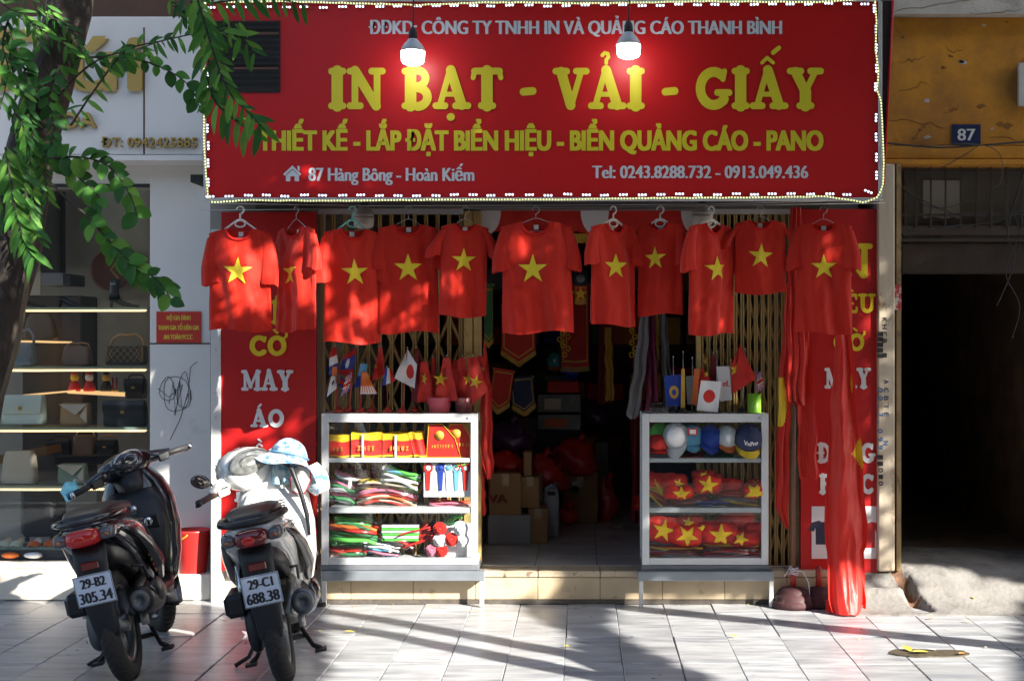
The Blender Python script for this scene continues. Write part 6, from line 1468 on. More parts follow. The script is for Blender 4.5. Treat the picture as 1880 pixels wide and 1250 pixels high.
for i, (lb, px, py, h) in enumerate((('dark suitcase behind the lowest shelf', 60, 1000, 95), ('second dark suitcase behind the scooter', 200, 1000, 120))):
    t = thing('suitcase', lb, 'suitcase', W(px, py, 1.1)); Y = 1.1
    MB().box(SX(px - 25, Y), SX(px + 40, Y), Y, Y + .25, SZ(985, Y), SZ(985 - h, Y), bev=.03).build('shell', K['blk'], t)
    for dx in (-15, 30): MB().lathe([(.02, -.01), (.02, .01)], 10, 0, T(SX(px + dx, Y), Y + .05, SZ(990, Y)) @ RY(1.5708)).build('wheel', K['blk'], t)
    MB().tube([(SX(px, Y), Y, SZ(985 - h, Y)), (SX(px, Y), Y, SZ(975 - h, Y)), (SX(px + 16, Y), Y, SZ(975 - h, Y)), (SX(px + 16, Y), Y, SZ(985 - h, Y))], .006, 6).build('handle', K['blk'], t)
# ================================================================== BUCKET
t = thing('plastic_bucket', 'red plastic bucket with a yellow handle beside the grey pillar', 'bucket', (SX(354, .23), .23, .164))
bc = Vector((SX(354, .23), .23, .0))
m_bk = mat('red_bucket_plastic', (.62, .035, .03), .35, var=.05, trans=.12)
MB().lathe([(.085, 0), (.088, .006), (.112, .25), (.118, .262), (.118, .275), (.108, .275), (.104, .25), (.082, .01)], 28, 0, T(bc.x, bc.y, .165)).build('pail', m_bk, t)
MB().tube([(bc.x - .115, bc.y, .43), (bc.x - .125, bc.y - .06, .385), (bc.x - .07, bc.y - .118, .37), (bc.x - .01, bc.y - .125, .41), (bc.x - .0, bc.y - .122, .42)], .008, 8, flat=.5).build('handle', mat('yellow_handle', (.75, .42, .03), .4), t)
# ================================================================== SCOOTERS
m_tyre = mat('tyre_rubber', (.022, .021, .02), .75, var=.25, vscale=30, col2=(.06, .05, .04), c2scale=18)
m_rimg = mat('grey_rim', (.22, .23, .24), .35, metal=.7, var=.15)
m_eng = mat('engine_grey', (.12, .125, .13), .45, metal=.6, var=.25, vscale=14)
m_mpl = mat('matt_black_plastic', (.011, .012, .015), .42, var=.15, vscale=12)
m_navy = mat('gloss_black_paint', (.008, .010, .016), .16, var=.1, coat=.6)
m_brnz = mat('gloss_dark_bronze', (.03, .025, .023), .2, var=.1, coat=.5)
m_whp = mat('gloss_white_paint', (.74, .74, .72), .16, var=.03, coat=.6)
m_seat = mat('black_vinyl_seat', (.018, .018, .02), .38, var=.12, bump=.0006, bscale=200)
m_redl = mat('red_lens', (.26, .006, .006), .12, var=.1, coat=.5, emit=(.8, .02, .01), estr=.03)  # faint glow put into the lens to brighten the tail light
m_reddk = mat('dark_red_lens', (.14, .004, .006), .12, var=.1, coat=.5)
m_ambl = mat('amber_lens', (.45, .13, .02), .15, var=.1, coat=.5); m_clr = mat('clear_lens', (.30, .31, .32), .08, metal=.5, var=.3, vscale=25)
m_chr = mat('chrome', (.6, .6, .6), .12, metal=1, var=.1); m_plate = mat('plate_shade_blue', (.62, .70, .84), .4, var=.05); m_pltx = mat('plate_black', (.02, .02, .025), .5)  # white of the plate is tinted blue to stand in for shade
m_steel = mat('pale_alloy', (.42, .42, .40), .4, metal=.6, var=.2, vscale=20)
def se(cx, cy, cz, w, h, n=20, p=.7, tilt=0.):
    """superellipse ring in the x-z plane at y=cy"""
    out = []
    for i in range(n):
        a = 6.283185 * i / n
        x = w * math.copysign(abs(math.cos(a)) ** p, math.cos(a)); z = h * math.copysign(abs(math.sin(a)) ** p, math.sin(a))
        out.append(Vector((cx + x, cy + z * tilt, cz + z)))
    return out
def sh(z, yr, yf, w, n=24, p=.6, x0=0.):
    """horizontal superellipse ring"""
    out = []
    for i in range(n):
        a = 6.283185 * i / n
        out.append(Vector((x0 + w * math.copysign(abs(math.cos(a)) ** p, math.cos(a)), (yr + yf) / 2 + (yf - yr) / 2 * math.copysign(abs(math.sin(a)) ** p, math.sin(a)), z)))
    return out
def wheel(t, M0, c, r, wd, M1):
    MW = M0 @ T(*c) @ M1
    pw = bpy.data.objects.new('wheel', None); COL.objects.link(pw); pw.parent = t
    b = MB(); rings = []
    N = 56
    prof = [(-.42, .70), (-.5, .80), (-.48, .90), (-.30, .975), (0, 1.0), (.30, .975), (.48, .90), (.5, .80), (.42, .70)]
    for i in range(N + 1):
        a = 6.283185 * i / N
        rings.append([Vector((p * wd, r * q * math.cos(a), r * q * math.sin(a))) for p, q in prof])
    b.loft(rings, 0, False, MW, closed=False)
    b.build('tyre', m_tyre, pw)
    b = MB()
    for i in range(44):      # tread sipes: slightly proud curved blocks
        a = 6.283185 * i / 44
        for s in (-1, 1):
            p = [Vector((s * wd * k, (r * q + .0008) * math.cos(a + k * .35), (r * q + .0008) * math.sin(a + k * .35))) for k, q in ((.05, 1.0), (.18, .992), (.32, .972), (.44, .925))]
            b.tube(p, [.0022, .003, .003, .0015], 4, 0, True, MW)
    b.build('tread_groove', M_black, pw)
    b = MB()
    rr = []
    for i in range(41):
        a = 6.283185 * i / 40
        rr.append([Vector((p * wd, r * q * math.cos(a), r * q * math.sin(a))) for p, q in ((-.40, .72), (-.30, .64), (.30, .64), (.40, .72), (.32, .60), (-.32, .60))])
    b.loft(rr, 0, False, MW)
    for k in range(5):
        for s in (-.16, .16):
            a = 6.283185 * k / 5 + s; b.tube([(0, .045 * math.cos(a - s * .5), .045 * math.sin(a - s * .5)), (0, r * .64 * math.cos(a), r * .64 * math.sin(a))], [.014, .010], 6, 0, True, MW)
    b.tube([(-.05, 0, 0), (.05, 0, 0)], .04, 14, 0, True, MW)
    b.build('rim', m_rimg, pw)
    return pw
def scooter(label, X, Y, head, lean, steer, body, side, tailc, plate, kind, zoff=0.):
    t = thing('scooter', label, 'scooter', (X, Y, 0), 'scooters parked on the pavement')
    M0 = T(X, Y, zoff) @ RZ(head) @ RY(lean) @ Matrix.Diagonal((.93, 1.0, 1.05, 1))
    def P(b, nm, m, par=t): return b.build(nm, m, par)
    wheel(t, M0, (0, 0, .268), .268, .100, RZ(0))
    WB = 1.25
    SM = T(0, WB - .12, 0) @ RZ(steer) @ T(0, -(WB - .12), 0)
    wheel(t, M0, (0, 0, 0), .262, .086, SM @ T(0, WB, .262))
    # front fender, fork
    b = MB(); rings = []
    for i in range(13):
        a = math.radians(-20 + i * 14); rings.append([Vector((.068 * math.cos(q), WB - .0 - (.275 + .022 * math.sin(q)) * math.cos(a), .262 + (.275 + .022 * math.sin(q)) * math.sin(a))) for q in [math.pi * j / 8 for j in range(9)]])
    b.loft(rings, 0, False, M0 @ SM, closed=False); P(b, 'front_fender', body)
    for s in (-1, 1): P(MB().tube([(s * .075, WB, .262), (s * .075, WB - .10, .62)], .016, 8, 0, True, M0 @ SM), 'fork_leg', m_eng)
    # leg shield / nose
    b = MB().loft([sh(.27, .86, 1.00, .10), sh(.33, .82, 1.05, .165), sh(.45, .83, 1.10, .205), sh(.60, .86, 1.15, .225), sh(.74, .90, 1.17, .215), sh(.84, .93, 1.16, .17), sh(.92, .95, 1.12, .10), sh(.95, .97, 1.08, .06)], 0, True, M0); P(b, 'front_body', body)
    # inner shield panel with glove box and shopping hook
    b = MB().loft([sh(.36, .80, .88, .14), sh(.50, .80, .90, .175), sh(.64, .825, .92, .195), (sh(.74, .86, .95, .18)), sh(.81, .90, .98, .13)], 0, True, M0); P(b, 'inner_shield', side if kind == 'w' else m_mpl)
    P(MB().box(.05, .145, .806, .822, .60, .675, 0, M0 @ T(0, .01, 0), bev=.01), 'glove_box_lid', m_mpl if kind == 'b' else side)
    P(MB().lathe([(.016, 0), (.018, .012), (.010, .016)], 14, 0, M0 @ T(.02, .815, .72) @ RX(1.25)), 'key_switch', m_chr)
    if kind == 'b': P(MB().lathe([(.026, 0), (.022, .004)], 14, 0, M0 @ T(.085, .814, .64) @ RX(1.5708)), 'round_sticker', m_chr)
    P(MB().box(-.04, .03, .808, .812, .69, .705, 0, M0 @ T(0, .012, 0)), 'warning_sticker', m_clr)
    # floor, tunnel
    P(MB().loft([se(0, .42, .36, .15, .05), se(0, .55, .315, .165, .04), se(0, .75, .305, .165, .04), se(0, .88, .34, .15, .05)], 0, True, M0), 'footboard', m_mpl)
    # tail body
    if kind == 'b':
        tb_ = [se(0, -.34, .755, .03, .012), se(0, -.30, .745, .115, .035), se(0, -.20, .725, .150, .06), se(0, -.05, .69, .165, .085), se(0, .12, .65, .170, .12), se(0, .30, .60, .172, .155), se(0, .42, .54, .16, .19), se(0, .50, .47, .12, .17)]
    else:
        tb_ = [se(0, -.33, .735, .03, .015), se(0, -.28, .725, .12, .045), se(0, -.18, .71, .158, .07), se(0, -.02, .68, .175, .095), se(0, .14, .64, .180, .13), se(0, .30, .59, .180, .165), se(0, .42, .53, .165, .20), se(0, .50, .47, .12, .18)]
    P(MB().loft(tb_, 0, True, M0), 'tail_body', side)
    # side accent
    for s in (-1, 1):
        pts = [Vector((s * .155, -.16, .715)), Vector((s * .176, .02, .67)), Vector((s * .183, .16, .60)), Vector((s * .186, .30, .50)), Vector((s * .175, .40, .40))]
        b = MB(); b.tube(pts, [.010, .028, .045, .05, .02], 8, 0, True, M0, flat=.9); P(b, 'side_trim', tailc)
    # dark lower tail
    P(MB().loft([se(0, -.26, .655, .07, .035), se(0, -.16, .62, .10, .06), se(0, 0, .59, .115, .07), se(0, .2, .52, .12, .08)], 0, True, M0), 'inner_fender', m_mpl)
    # seat
    seat = P(MB().loft([se(0, -.30, .792, .05, .012), se(0, -.26, .800, .10, .028), se(0, -.12, .808, .130, .036), se(0, .05, .800, .138, .040), se(0, .18, .778, .132, .046), se(0, .34, .765, .115, .046), se(0, .48, .765, .085, .038), se(0, .56, .755, .04, .02)], 0, True, M0), 'seat', m_seat)
    # grab rail
    P(MB().tube([(-.145, .12, .775), (-.165, -.06, .79), (-.15, -.24, .795), (-.08, -.345, .792), (.08, -.345, .792), (.15, -.24, .795), (.165, -.06, .79), (.145, .12, .775)], .0125 if kind == 'b' else .017, 8, 0, True, M0), 'grab_rail', m_navy if kind == 'b' else m_mpl)
    # tail light
    lens = MB().loft([se(0, -.368, .722, .030, .012), se(0, -.362, .722, .068, .030), se(0, -.335, .722, .085, .040), se(0, -.28, .722, .088, .042)], 0, True, M0)
    P(lens, 'tail_light', m_redl if kind == 'b' else m_reddk)
    P(MB().ell((-.012, -.366, .716), (.034, .007, .022), 0, 12, 6, M0), 'red_glow_spot', m_redl)
    for s in (-1, 1):
        P(MB().loft([se(s * .112, -.335, .720, .020, .010), se(s * .112, -.330, .722, .034, .024), se(s * .124, -.28, .724, .032, .030), se(s * .140, -.20, .724, .020, .024)], 0, True, M0), 'rear_indicator', mat('smoked_lens', (.10, .10, .105), .1, var=.3, vscale=25, coat=.6))
        P(MB().ell((s * .118, -.334, .720), (.013, .006, .009), 0, 10, 6, M0), 'indicator_bulb', m_ambl)
    # rear fender with plate
    RF = [(-.255, .70), (-.275, .60), (-.285, .50), (-.275, .40), (-.245, .30), (-.235, .255)]
    b = MB()
    b.loft([[Vector((w * math.copysign(abs(math.cos(a)) ** .5, math.cos(a)), y + .020 * math.sin(a), z)) for a in [6.283185 * i / 16 for i in range(16)]] for (y, z), w in zip(RF, (.085, .082, .078, .074, .066, .055))], 0, True, M0); P(b, 'rear_fender', m_mpl)
    P(MB().box(-.044, .044, -.314, -.300, .575, .610, 0, M0, bev=.004), 'reflector', m_reddk)
    MP = M0 @ T(0, -.312, .487) @ RX(.10)
    pl = P(MB().box(-.095, .095, -.0015, .0015, -.070, .070, 0, MP, bev=.001), 'licence_plate', m_plate)
    b = MB(); b.box(-.093, .093, -.0025, -.0018, .0655, .068, 0, MP).box(-.093, .093, -.0025, -.0018, -.068, -.0655, 0, MP).box(-.093, -.0905, -.0025, -.0018, -.0655, .0655, 0, MP).box(.0905, .093, -.0025, -.0018, -.0655, .0655, 0, MP)
    add_text(b, plate[0], -.062, .064, .010, .046, -.003, .0035, 0, MP); add_text(b, plate[1], -.083, .083, -.058, .052, -.003, .0035, 0, MP)
    b.build('plate_lettering', m_pltx, pl)
    # engine, swing arm, airbox on the left
    P(MB().loft([se(-.105, -.09, .27, .035, .085, p=.8), se(-.11, 0, .27, .045, .11, p=.8), se(-.115, .16, .28, .045, .085, p=.8), se(-.11, .34, .30, .05, .095, p=.8), se(-.08, .50, .30, .04, .07, p=.8)], 0, True, M0), 'engine_case', m_eng if kind == 'b' else m_mpl)
    P(MB().box(-.235, -.12, -.06, .20, .345, .455, 0, M0, bev=.022), 'air_filter_box', m_mpl)
    P(MB().loft([se(.06, .22, .30, .07, .08), se(.05, .36, .31, .09, .09), se(.0, .52, .33, .09, .08)], 0, True, M0), 'cylinder_block', m_steel if kind == 'w' else m_eng)
    for s in (-1,): P(MB().tube([(s * .15, -.02, .33), (s * .14, .06, .60)], .018, 10, 0, True, M0), 'shock_absorber', m_chr)
    # muffler on the right
    mf = P(MB().tube([(.10, .46, .22), (.145, .34, .27), (.165, .24, .31), (.170, .05, .345), (.172, -.12, .37), (.172, -.175, .375)], [.014, .02, .045, .062, .064, .055], 18, 0, True, M0), 'muffler', m_mpl if kind == 'b' else mat('brushed_alloy', (.20, .22, .26), .35, metal=.7, var=.15))
    MB().loft([se(.172, -.18, .376, .052, .052, p=1), se(.172, -.192, .377, .045, .045, p=1), se(.172, -.190, .377, .02, .02, p=1), se(.172, -.15, .377, .018, .018, p=1)], 0, True, M0).build('tip', m_eng, mf)
    MB().tube([(.215, -.10, .40), (.225, .05, .385), (.215, .2, .35)], [.012, .03, .02], 10, 0, True, M0, flat=2.0).build('heat_shield', m_mpl if kind == 'b' else m_navy, mf)
    P(MB().tube([(.12, 0, .268), (.15, 0, .268)], .03, 12, 0, True, M0), 'axle_nut', m_steel)
    P(MB().tube([(.07, .02, .30), (.10, .16, .40), (.09, .30, .42)], [.02, .022, .03], 8, 0, True, M0), 'swing_arm', m_steel if kind == 'w' else m_eng)
    # seams, cables and bolts
    for s in (-1, 1):
        P(MB().tube([(s * .155, -.20, .735), (s * .178, -.02, .735), (s * .180, .14, .715), (s * .172, .32, .70)], .0022, 5, 0, True, M0), 'panel_seam', m_eng)
        P(MB().tube([(s * .13, .44, .70), (s * .165, .46, .58), (s * .15, .49, .42)], .0025, 5, 0, True, M0), 'panel_seam', m_eng)
    P(MB().tube([(-.13, .30, .30), (-.15, .10, .38), (-.10, -.02, .40), (-.09, -.02, .30)], .005, 6, 0, True, M0), 'brake_cable', M_black)
    P(MB().tube([(.13, .30, .42), (.15, .14, .50), (.13, .0, .52)], .007, 6, 0, True, M0), 'breather_hose', M_black)
    for yy, zz in ((-.02, .34), (.10, .36), (.24, .34), (.30, .25), (.10, .21), (-.06, .23)): P(MB().lathe([(.007, 0), (.007, .005), (.003, .007)], 8, 0, M0 @ T(-.158, yy, zz) @ RY(-1.5708)), 'bolt', m_steel)
    for k in range(4): P(MB().tube([(.228, -.12 + .07 * k, .425 - .012 * k), (.236, -.09 + .07 * k, .40 - .012 * k), (.232, -.07 + .07 * k, .372 - .012 * k)], .004, 5, 0, True, M0), 'shield_slot', m_steel)
    # stands
    b = MB().tube([(-.10, .26, .18), (-.15, .17, .11), (-.18, .14, .095)], .012, 8, 0, True, M0).tube([(.10, .26, .18), (.15, .17, .11), (.19, .14, .095)], .012, 8, 0, True, M0).tube([(-.12, .24, .15), (.12, .24, .15)], .012, 8, 0, True, M0)
    b.box(-.21, -.15, .10, .16, .082, .096, 0, M0).box(.16, .22, .10, .16, .082, .096, 0, M0); P(b, 'centre_stand', M_black)
    P(MB().tube([(-.11, .42, .22), (-.22, .38, .08), (-.30, .36, .055)], .011, 8, 0, True, M0), 'side_stand', M_black)
    P(MB().tube([(.15, .42, .26), (.22, .40, .25), (.24, .40, .25)], .012, 8, 0, True, M0), 'foot_peg', M_black)
    # steering: headset cowl, bars
    MS = M0 @ T(-.02 if kind == 'b' else -.125, 1.0, .95 - .06) @ RZ(steer) @ RY(-.14) @ T(0, -1.0, -.95)
    if kind == 'b':
        b = MB().loft([se(-.26, .95, .985, .01, .02), ] , 0) if False else MB()
        b.ell((0, .98, 1.00), (.175, .10, .075), 0, 24, 12, MS)
        b.tube([(-.27, .93, .985), (-.14, .96, 1.0), (.14, .96, 1.0), (.27, .93, .985)], [.02, .036, .036, .02], 12, 0, True, MS); P(b, 'headset_cowl', m_navy)
        P(MB().tube([(0, .97, .80), (0, .98, .96)], [.09, .10], 16, 0, True, MS), 'steering_column', m_mpl)
        P(MB().ell((-.01, .905, 1.035), (.098, .030, .048), 0, 20, 10, MS @ T(0, .905, 1.035) @ RX(-.5) @ T(0, -.905, -1.035)), 'instrument_panel', mat('meter_glass', (.03, .035, .05), .08, var=.1, coat=1.0))
        P(MB().tube([(.085 * math.cos(a) - .01, .872 - .012 * math.sin(a), 1.04 + .042 * math.sin(a)) for a in [i * .2 - .2 for i in range(18)]], .004, 6, 0, True, MS), 'instrument_bezel', m_chr)
        P(MB().tube([(.032 * math.cos(a) - .0, .872 - .008 * math.sin(a), 1.036 + .026 * math.sin(a)) for a in [i * .35 for i in range(19)]], .0025, 6, 0, True, MS), 'dial_ring', m_clr)
        gx, gy, gz = .235, .93, .985
    else:
        b = MB().loft([sh(.90, .90, 1.06, .07), sh(.95, .86, 1.10, .13), sh(1.00, .83, 1.14, .155), sh(1.05, .84, 1.13, .145), sh(1.09, .88, 1.10, .11), sh(1.11, .93, 1.05, .05)], 0, True, MS)
        b.tube([(-.25, .93, .95), (-.13, .95, .98), (.13, .95, .98), (.25, .93, .95)], [.026, .045, .045, .026], 12, 0, True, MS); P(b, 'headset_cowl', m_whp)
        P(MB().ell((.0, .855, 1.045), (.130, .034, .068), 0, 22, 10, MS @ T(0, .855, 1.045) @ RX(-.45) @ T(0, -.855, -1.045)), 'instrument_panel', mat('meter_clear', (.13, .135, .13), .1, var=.5, vscale=24, coat=1.0))
        P(MB().tube([(.062 * math.cos(a), .815 - .012 * math.sin(a), 1.045 + .042 * math.sin(a)) for a in [i * .35 for i in range(19)]], .002, 6, 0, True, MS), 'dial_ring', m_chr)
        P(MB().box(-.19, -.15, .895, .902, .955, .965, 0, MS), 'switch_marks', m_mpl)
        for k in range(5): P(MB().box(.03, .09, .800, .812, .700 + .014 * k, .707 + .014 * k, 0, M0 @ T(.0, -.002, 0)), 'vent_slot', m_mpl)
        for s in (-1, 1): P(MB().tube([(s * .02, .803, .69), (s * .07, .808, .60), (s * .10, .805, .47)], .0022, 5, 0, True, M0), 'panel_seam', m_eng)
        P(MB().tube([(.125 * math.cos(a), .845 - .02 * math.sin(a), 1.04 + .066 * math.sin(a)) for a in [i * .3 for i in range(22)]], .0028, 5, 0, True, MS), 'panel_seam', m_eng)
        gx, gy, gz = .20, .93, .95
    for s in (-1, 1):
        P(MB().tube([(s * gx * .85, gy + .01, gz), (s * (gx + .135), gy - .045, gz - .01)], .0165, 10, 0, True, MS), 'grip', M_black if kind == 'b' else mat('brown_grip', (.10, .05, .045), .6))
        P(MB().tube([(s * (gx + .135), gy - .045, gz - .01), (s * (gx + .155), gy - .053, gz - .012)], .019, 10, 0, True, MS), 'bar_end', m_chr if kind == 'b' else M_black)
        P(MB().tube([(s * (gx - .06), gy + .05, gz - .005), (s * (gx + .02), gy + .055, gz - .015), (s * (gx + .15), gy + .01, gz - .03)], [.008, .006, .005], 8, 0, True, MS, flat=1.4), 'brake_lever', m_chr if kind == 'b' else M_black)
        P(MB().box(s * (gx - .02) - .035, s * (gx - .02) + .035, gy - .035, gy - .01, gz - .03, gz + .012, 0, MS, bev=.006), 'switch_block', m_mpl if kind == 'b' else m_whp)
    if kind == 'b':
        b = MB().prism([(-.05, -.035), (.045, -.045), (.055, .02), (.01, .05), (-.045, .03)], -.006, .006, 0, MS @ T(-.375, .91, 1.0) @ RY(-.3)); P(b, 'mirror', mat('sky_tinted_mirror', (.12, .38, .62), .12, metal=.7, var=.35, vscale=25))  # sky reflection put into the glass as blue colour
        P(MB().tube([(-.24, .95, 1.0), (-.32, .94, 1.04), (-.37, .915, 1.01)], .005, 6, 0, True, MS), 'mirror_arm', M_wire)
        # headlamp at front not seen; badge on the tail
    else:
        P(MB().ell((-.36, .93, 1.07), (.060, .014, .036), 0, 18, 8, MS @ T(-.36, .93, 1.07) @ RY(.45) @ T(.445, -.93, -1.07)), 'mirror', mat('mirror_back', (.05, .035, .035), .12, var=.3, vscale=30, coat=1, metal=.3))
        P(MB().tube([(-.21, .96, .97), (-.23, .95, 1.02), (-.28, .94, 1.035), (-.33, .935, 1.045)], .006, 6, 0, True, MS), 'mirror_arm', M_black)
        P(MB().tube([(.10, .86, .98), (.165, .82, .90), (.19, .80, .78), (.20, .81, .66), (.19, .82, .55)], [.012, .016, .014, .014, .010], 8, 0, True, M0), 'hanging_strap', m_mpl)
    # head lamp
    P(MB().ell((0, 1.14 if kind == 'b' else 1.13, .80 if kind == 'b' else 1.0), (.09, .05, .055), 0, 16, 8, M0 if kind == 'b' else MS), 'headlight', m_clr)
    # script on the tail side
    b = MB()
    MT = M0 @ T(.178, .03, .700) @ RZ(math.pi / 2 - .1) @ RY(0)
    if kind == 'w':
        add_text(b, 'SH', -.03, .02, 0, .030, 0, .001, 0, MT); add_text(b, 'mode', .028, .075, 0, .012, 0, .0005, 0, MT); P(b, 'side_lettering', m_mpl)
    else:
        add_marks(b, -.05, .05, 0, .020, 0, 3, 0, M0 @ T(.176, .03, .715) @ RZ(math.pi / 2 - .1)); P(b, 'side_lettering', m_clr)
        for k in range(6):
            P(MB().ell((.186, .13 + .028 * k, .60 - .03 * k), (.004, .014, .011), 0, 10, 5, M0), 'flower_sticker', (K['grn'], K['red'], K['org'])[k % 3])
    return t, M0, MS
sb, MB0, MBS = scooter('dark glossy scooter with licence plate 29-B2 305.34, parked on the left', -2.215, -2.02, .12, -.21, .58, m_navy, m_navy, m_brnz, ('29-B2', '305.34'), 'b')
sw, MW0, MWS = scooter('white scooter with licence plate 29-C1 688.38, a sun hat on its handlebar', -1.445, -2.05, .14, -.19, .45, m_whp, m_whp, m_brnz, ('29-C1', '688.38'), 'w')
# sun hat and masks on the white scooter's right handlebar
m_hat = mat('floral_hat_cotton', (.46, .54, .62), .8, var=.05, col2=(.08, .20, .36), c2scale=26, c2lo=.5, c2hi=.58, trans=.1)
hc = W(530, 838, -1.12)
t = thing('sun_hat', 'pale blue floral cotton sun hat hung over the handlebar of the white scooter', 'hat', hc); MH = T(hc) @ RY(.18) @ RX(-.25)
MB().ell((0, 0, 0), (.105, .10, .105), 0, 26, 10, MH, jit=(.10, 9), z0=0, z1=1).build('crown', m_hat, t)
MB().sheet(lambda u, v: (lambda a, r: (r * math.cos(a) * (1.15 if math.cos(a) < 0 else .95) , r * math.sin(a) * .85, .004 - .05 * v - .03 * v * math.sin(a * 3 + 1) - .05 * v * max(0, math.cos(a))))(6.2832 * u, .10 + .095 * v), 40, 6, 0, MH).build('brim', m_hat, t)
MB().tube([(.105 * math.cos(a), .1 * math.sin(a), .008) for a in [i * .314 for i in range(21)]], .008, 6, 0, True, MH, flat=.5).build('hat_band', K['lbl'], t)
m_mask = mat('floral_mask', (.42, .52, .56), .8, var=.05, col2=(.10, .30, .40), c2scale=30, c2lo=.5, c2hi=.56); m_mask2 = mat('cream_mask', (.6, .57, .52), .7)
def maskobj(label, px, py, w, h, Y, m, edge, rot, seed):
    c = W(px, py, Y); t = thing('face_mask', label, 'face mask', c, 'cloth masks hung on the white scooter'); M0 = T(c) @ RY(rot); a, b_ = L(w, Y) / 2, L(h, Y) / 2
    f = lambda u, v: ((u * 2 - 1) * a * (1 - .35 * (v * 2 - 1) ** 2), -.035 * (1 - (u * 2 - 1) ** 2) - .006 * math.sin(v * 13 + seed), (v * 2 - 1) * b_)
    MB().sheet(f, 12, 12, 0, M0).build('cloth', m, t)
    P_ = [f(i / 10, 0) for i in range(11)] + [f(1, i / 10) for i in range(1, 11)] + [f(1 - i / 10, 1) for i in range(1, 11)] + [f(0, 1 - i / 10) for i in range(1, 11)]
    MB().tube(P_, .0035, 5, 0, True, M0).build('piping', edge, t)
maskobj('blue floral cloth mask folded under the hat brim, left', 514, 862, 30, 48, -1.16, m_mask, K['lbl'], .2, 1)
maskobj('pale mask with dark pattern under the middle of the hat', 531, 860, 28, 50, -1.13, m_mask, m_mask2, -.1, 2)
maskobj('white mask with a red edge under the hat, right', 552, 878, 34, 50, -1.18, m_mask2, K['red'], .25, 3)
maskobj('white floral flap of cloth hanging at the far right under the hat', 580, 878, 44, 52, -1.12, m_hat, m_mask2, -.45, 4)
# ================================================================== TREES
m_bark = mat('mottled_bark', (.035, .026, .02), .9, var=.45, vscale=12, col2=(.16, .14, .11), c2scale=9, c2lo=.6, c2hi=.72, bump=.03, bscale=22, stretch=(1, 1, .6))
m_leafs = [mat('leaf_green_%s' % n, c, .55, var=.2, vscale=9, spec=.25, trans=.32, obvar=.25) for n, c in (('deep', (.03, .11, .025)), ('mid', (.06, .19, .03)), ('light', (.14, .32, .05)))]
def trunk_mesh(b, pts, rs, seed, n=18):
    rings = []
    for p, r in zip(pts, rs):
        rings.append([Vector(p) + Vector((math.cos(a), math.sin(a), 0)) * r * (1 + .16 * nz3(math.cos(a) * 1.5, math.sin(a) * 1.5, p[2] * 2 + seed) + .05 * math.sin(a * 5 + p[2] * 3)) for a in [6.283185 * i / n for i in range(n)]])
    b.loft(rings)
def interp(pts, rs, n):
    P, R = [], []
    for i in range(len(pts) - 1):
        for k in range(n): u = k / n; P.append(tuple(pts[i][a] * (1 - u) + pts[i + 1][a] * u for a in range(3))); R.append(rs[i] * (1 - u) + rs[i + 1] * u)
    return P + [pts[-1]], R + [rs[-1]]
YT = -2.1
tree = thing('street_tree', 'street tree with a dark leaning trunk at the left edge and hanging leafy twigs', 'tree', (SX(-90, YT), YT, 0))
tp = [(SX(-150, YT), YT, -.02), (SX(-135, YT), YT, .1), (SX(-115, YT), YT, .4), (SX(-78, YT), YT, 1.0), (SX(-12, YT), YT, 1.75), (SX(28, YT), YT, 2.1), (SX(60, YT), YT, 2.6), (SX(128, YT), YT, 3.25), (SX(150, YT), YT, 4.2), (SX(130, YT), YT + .1, 5.5)]
P_, R_ = interp(tp, [.26, .17, .14, .13, .125, .122, .12, .11, .10, .07], 5)
b = MB(); trunk_mesh(b, P_, R_, 1); b.build('trunk', m_bark, tree)
MB().tube([W(60, 430, YT - .13), W(50, 520, YT - .13), W(35, 620, YT - .13), W(12, 700, YT - .13), W(-20, 800, YT - .13)], .012, 7).build('vine_stem', mat('vine_bark', (.12, .085, .05), .9, var=.3), tree)
LM = {}
rf = random.Random(21)
for kind, (ln, wd) in {'long': (.112, .030), 'oval': (.085, .050), 'round': (.075, .056)}.items():
    for mi in range(3): LM[kind, mi] = leafmesh('leaf_' + kind, ln, wd, m_leafs[mi], .22, 7)
nleaf = [0]
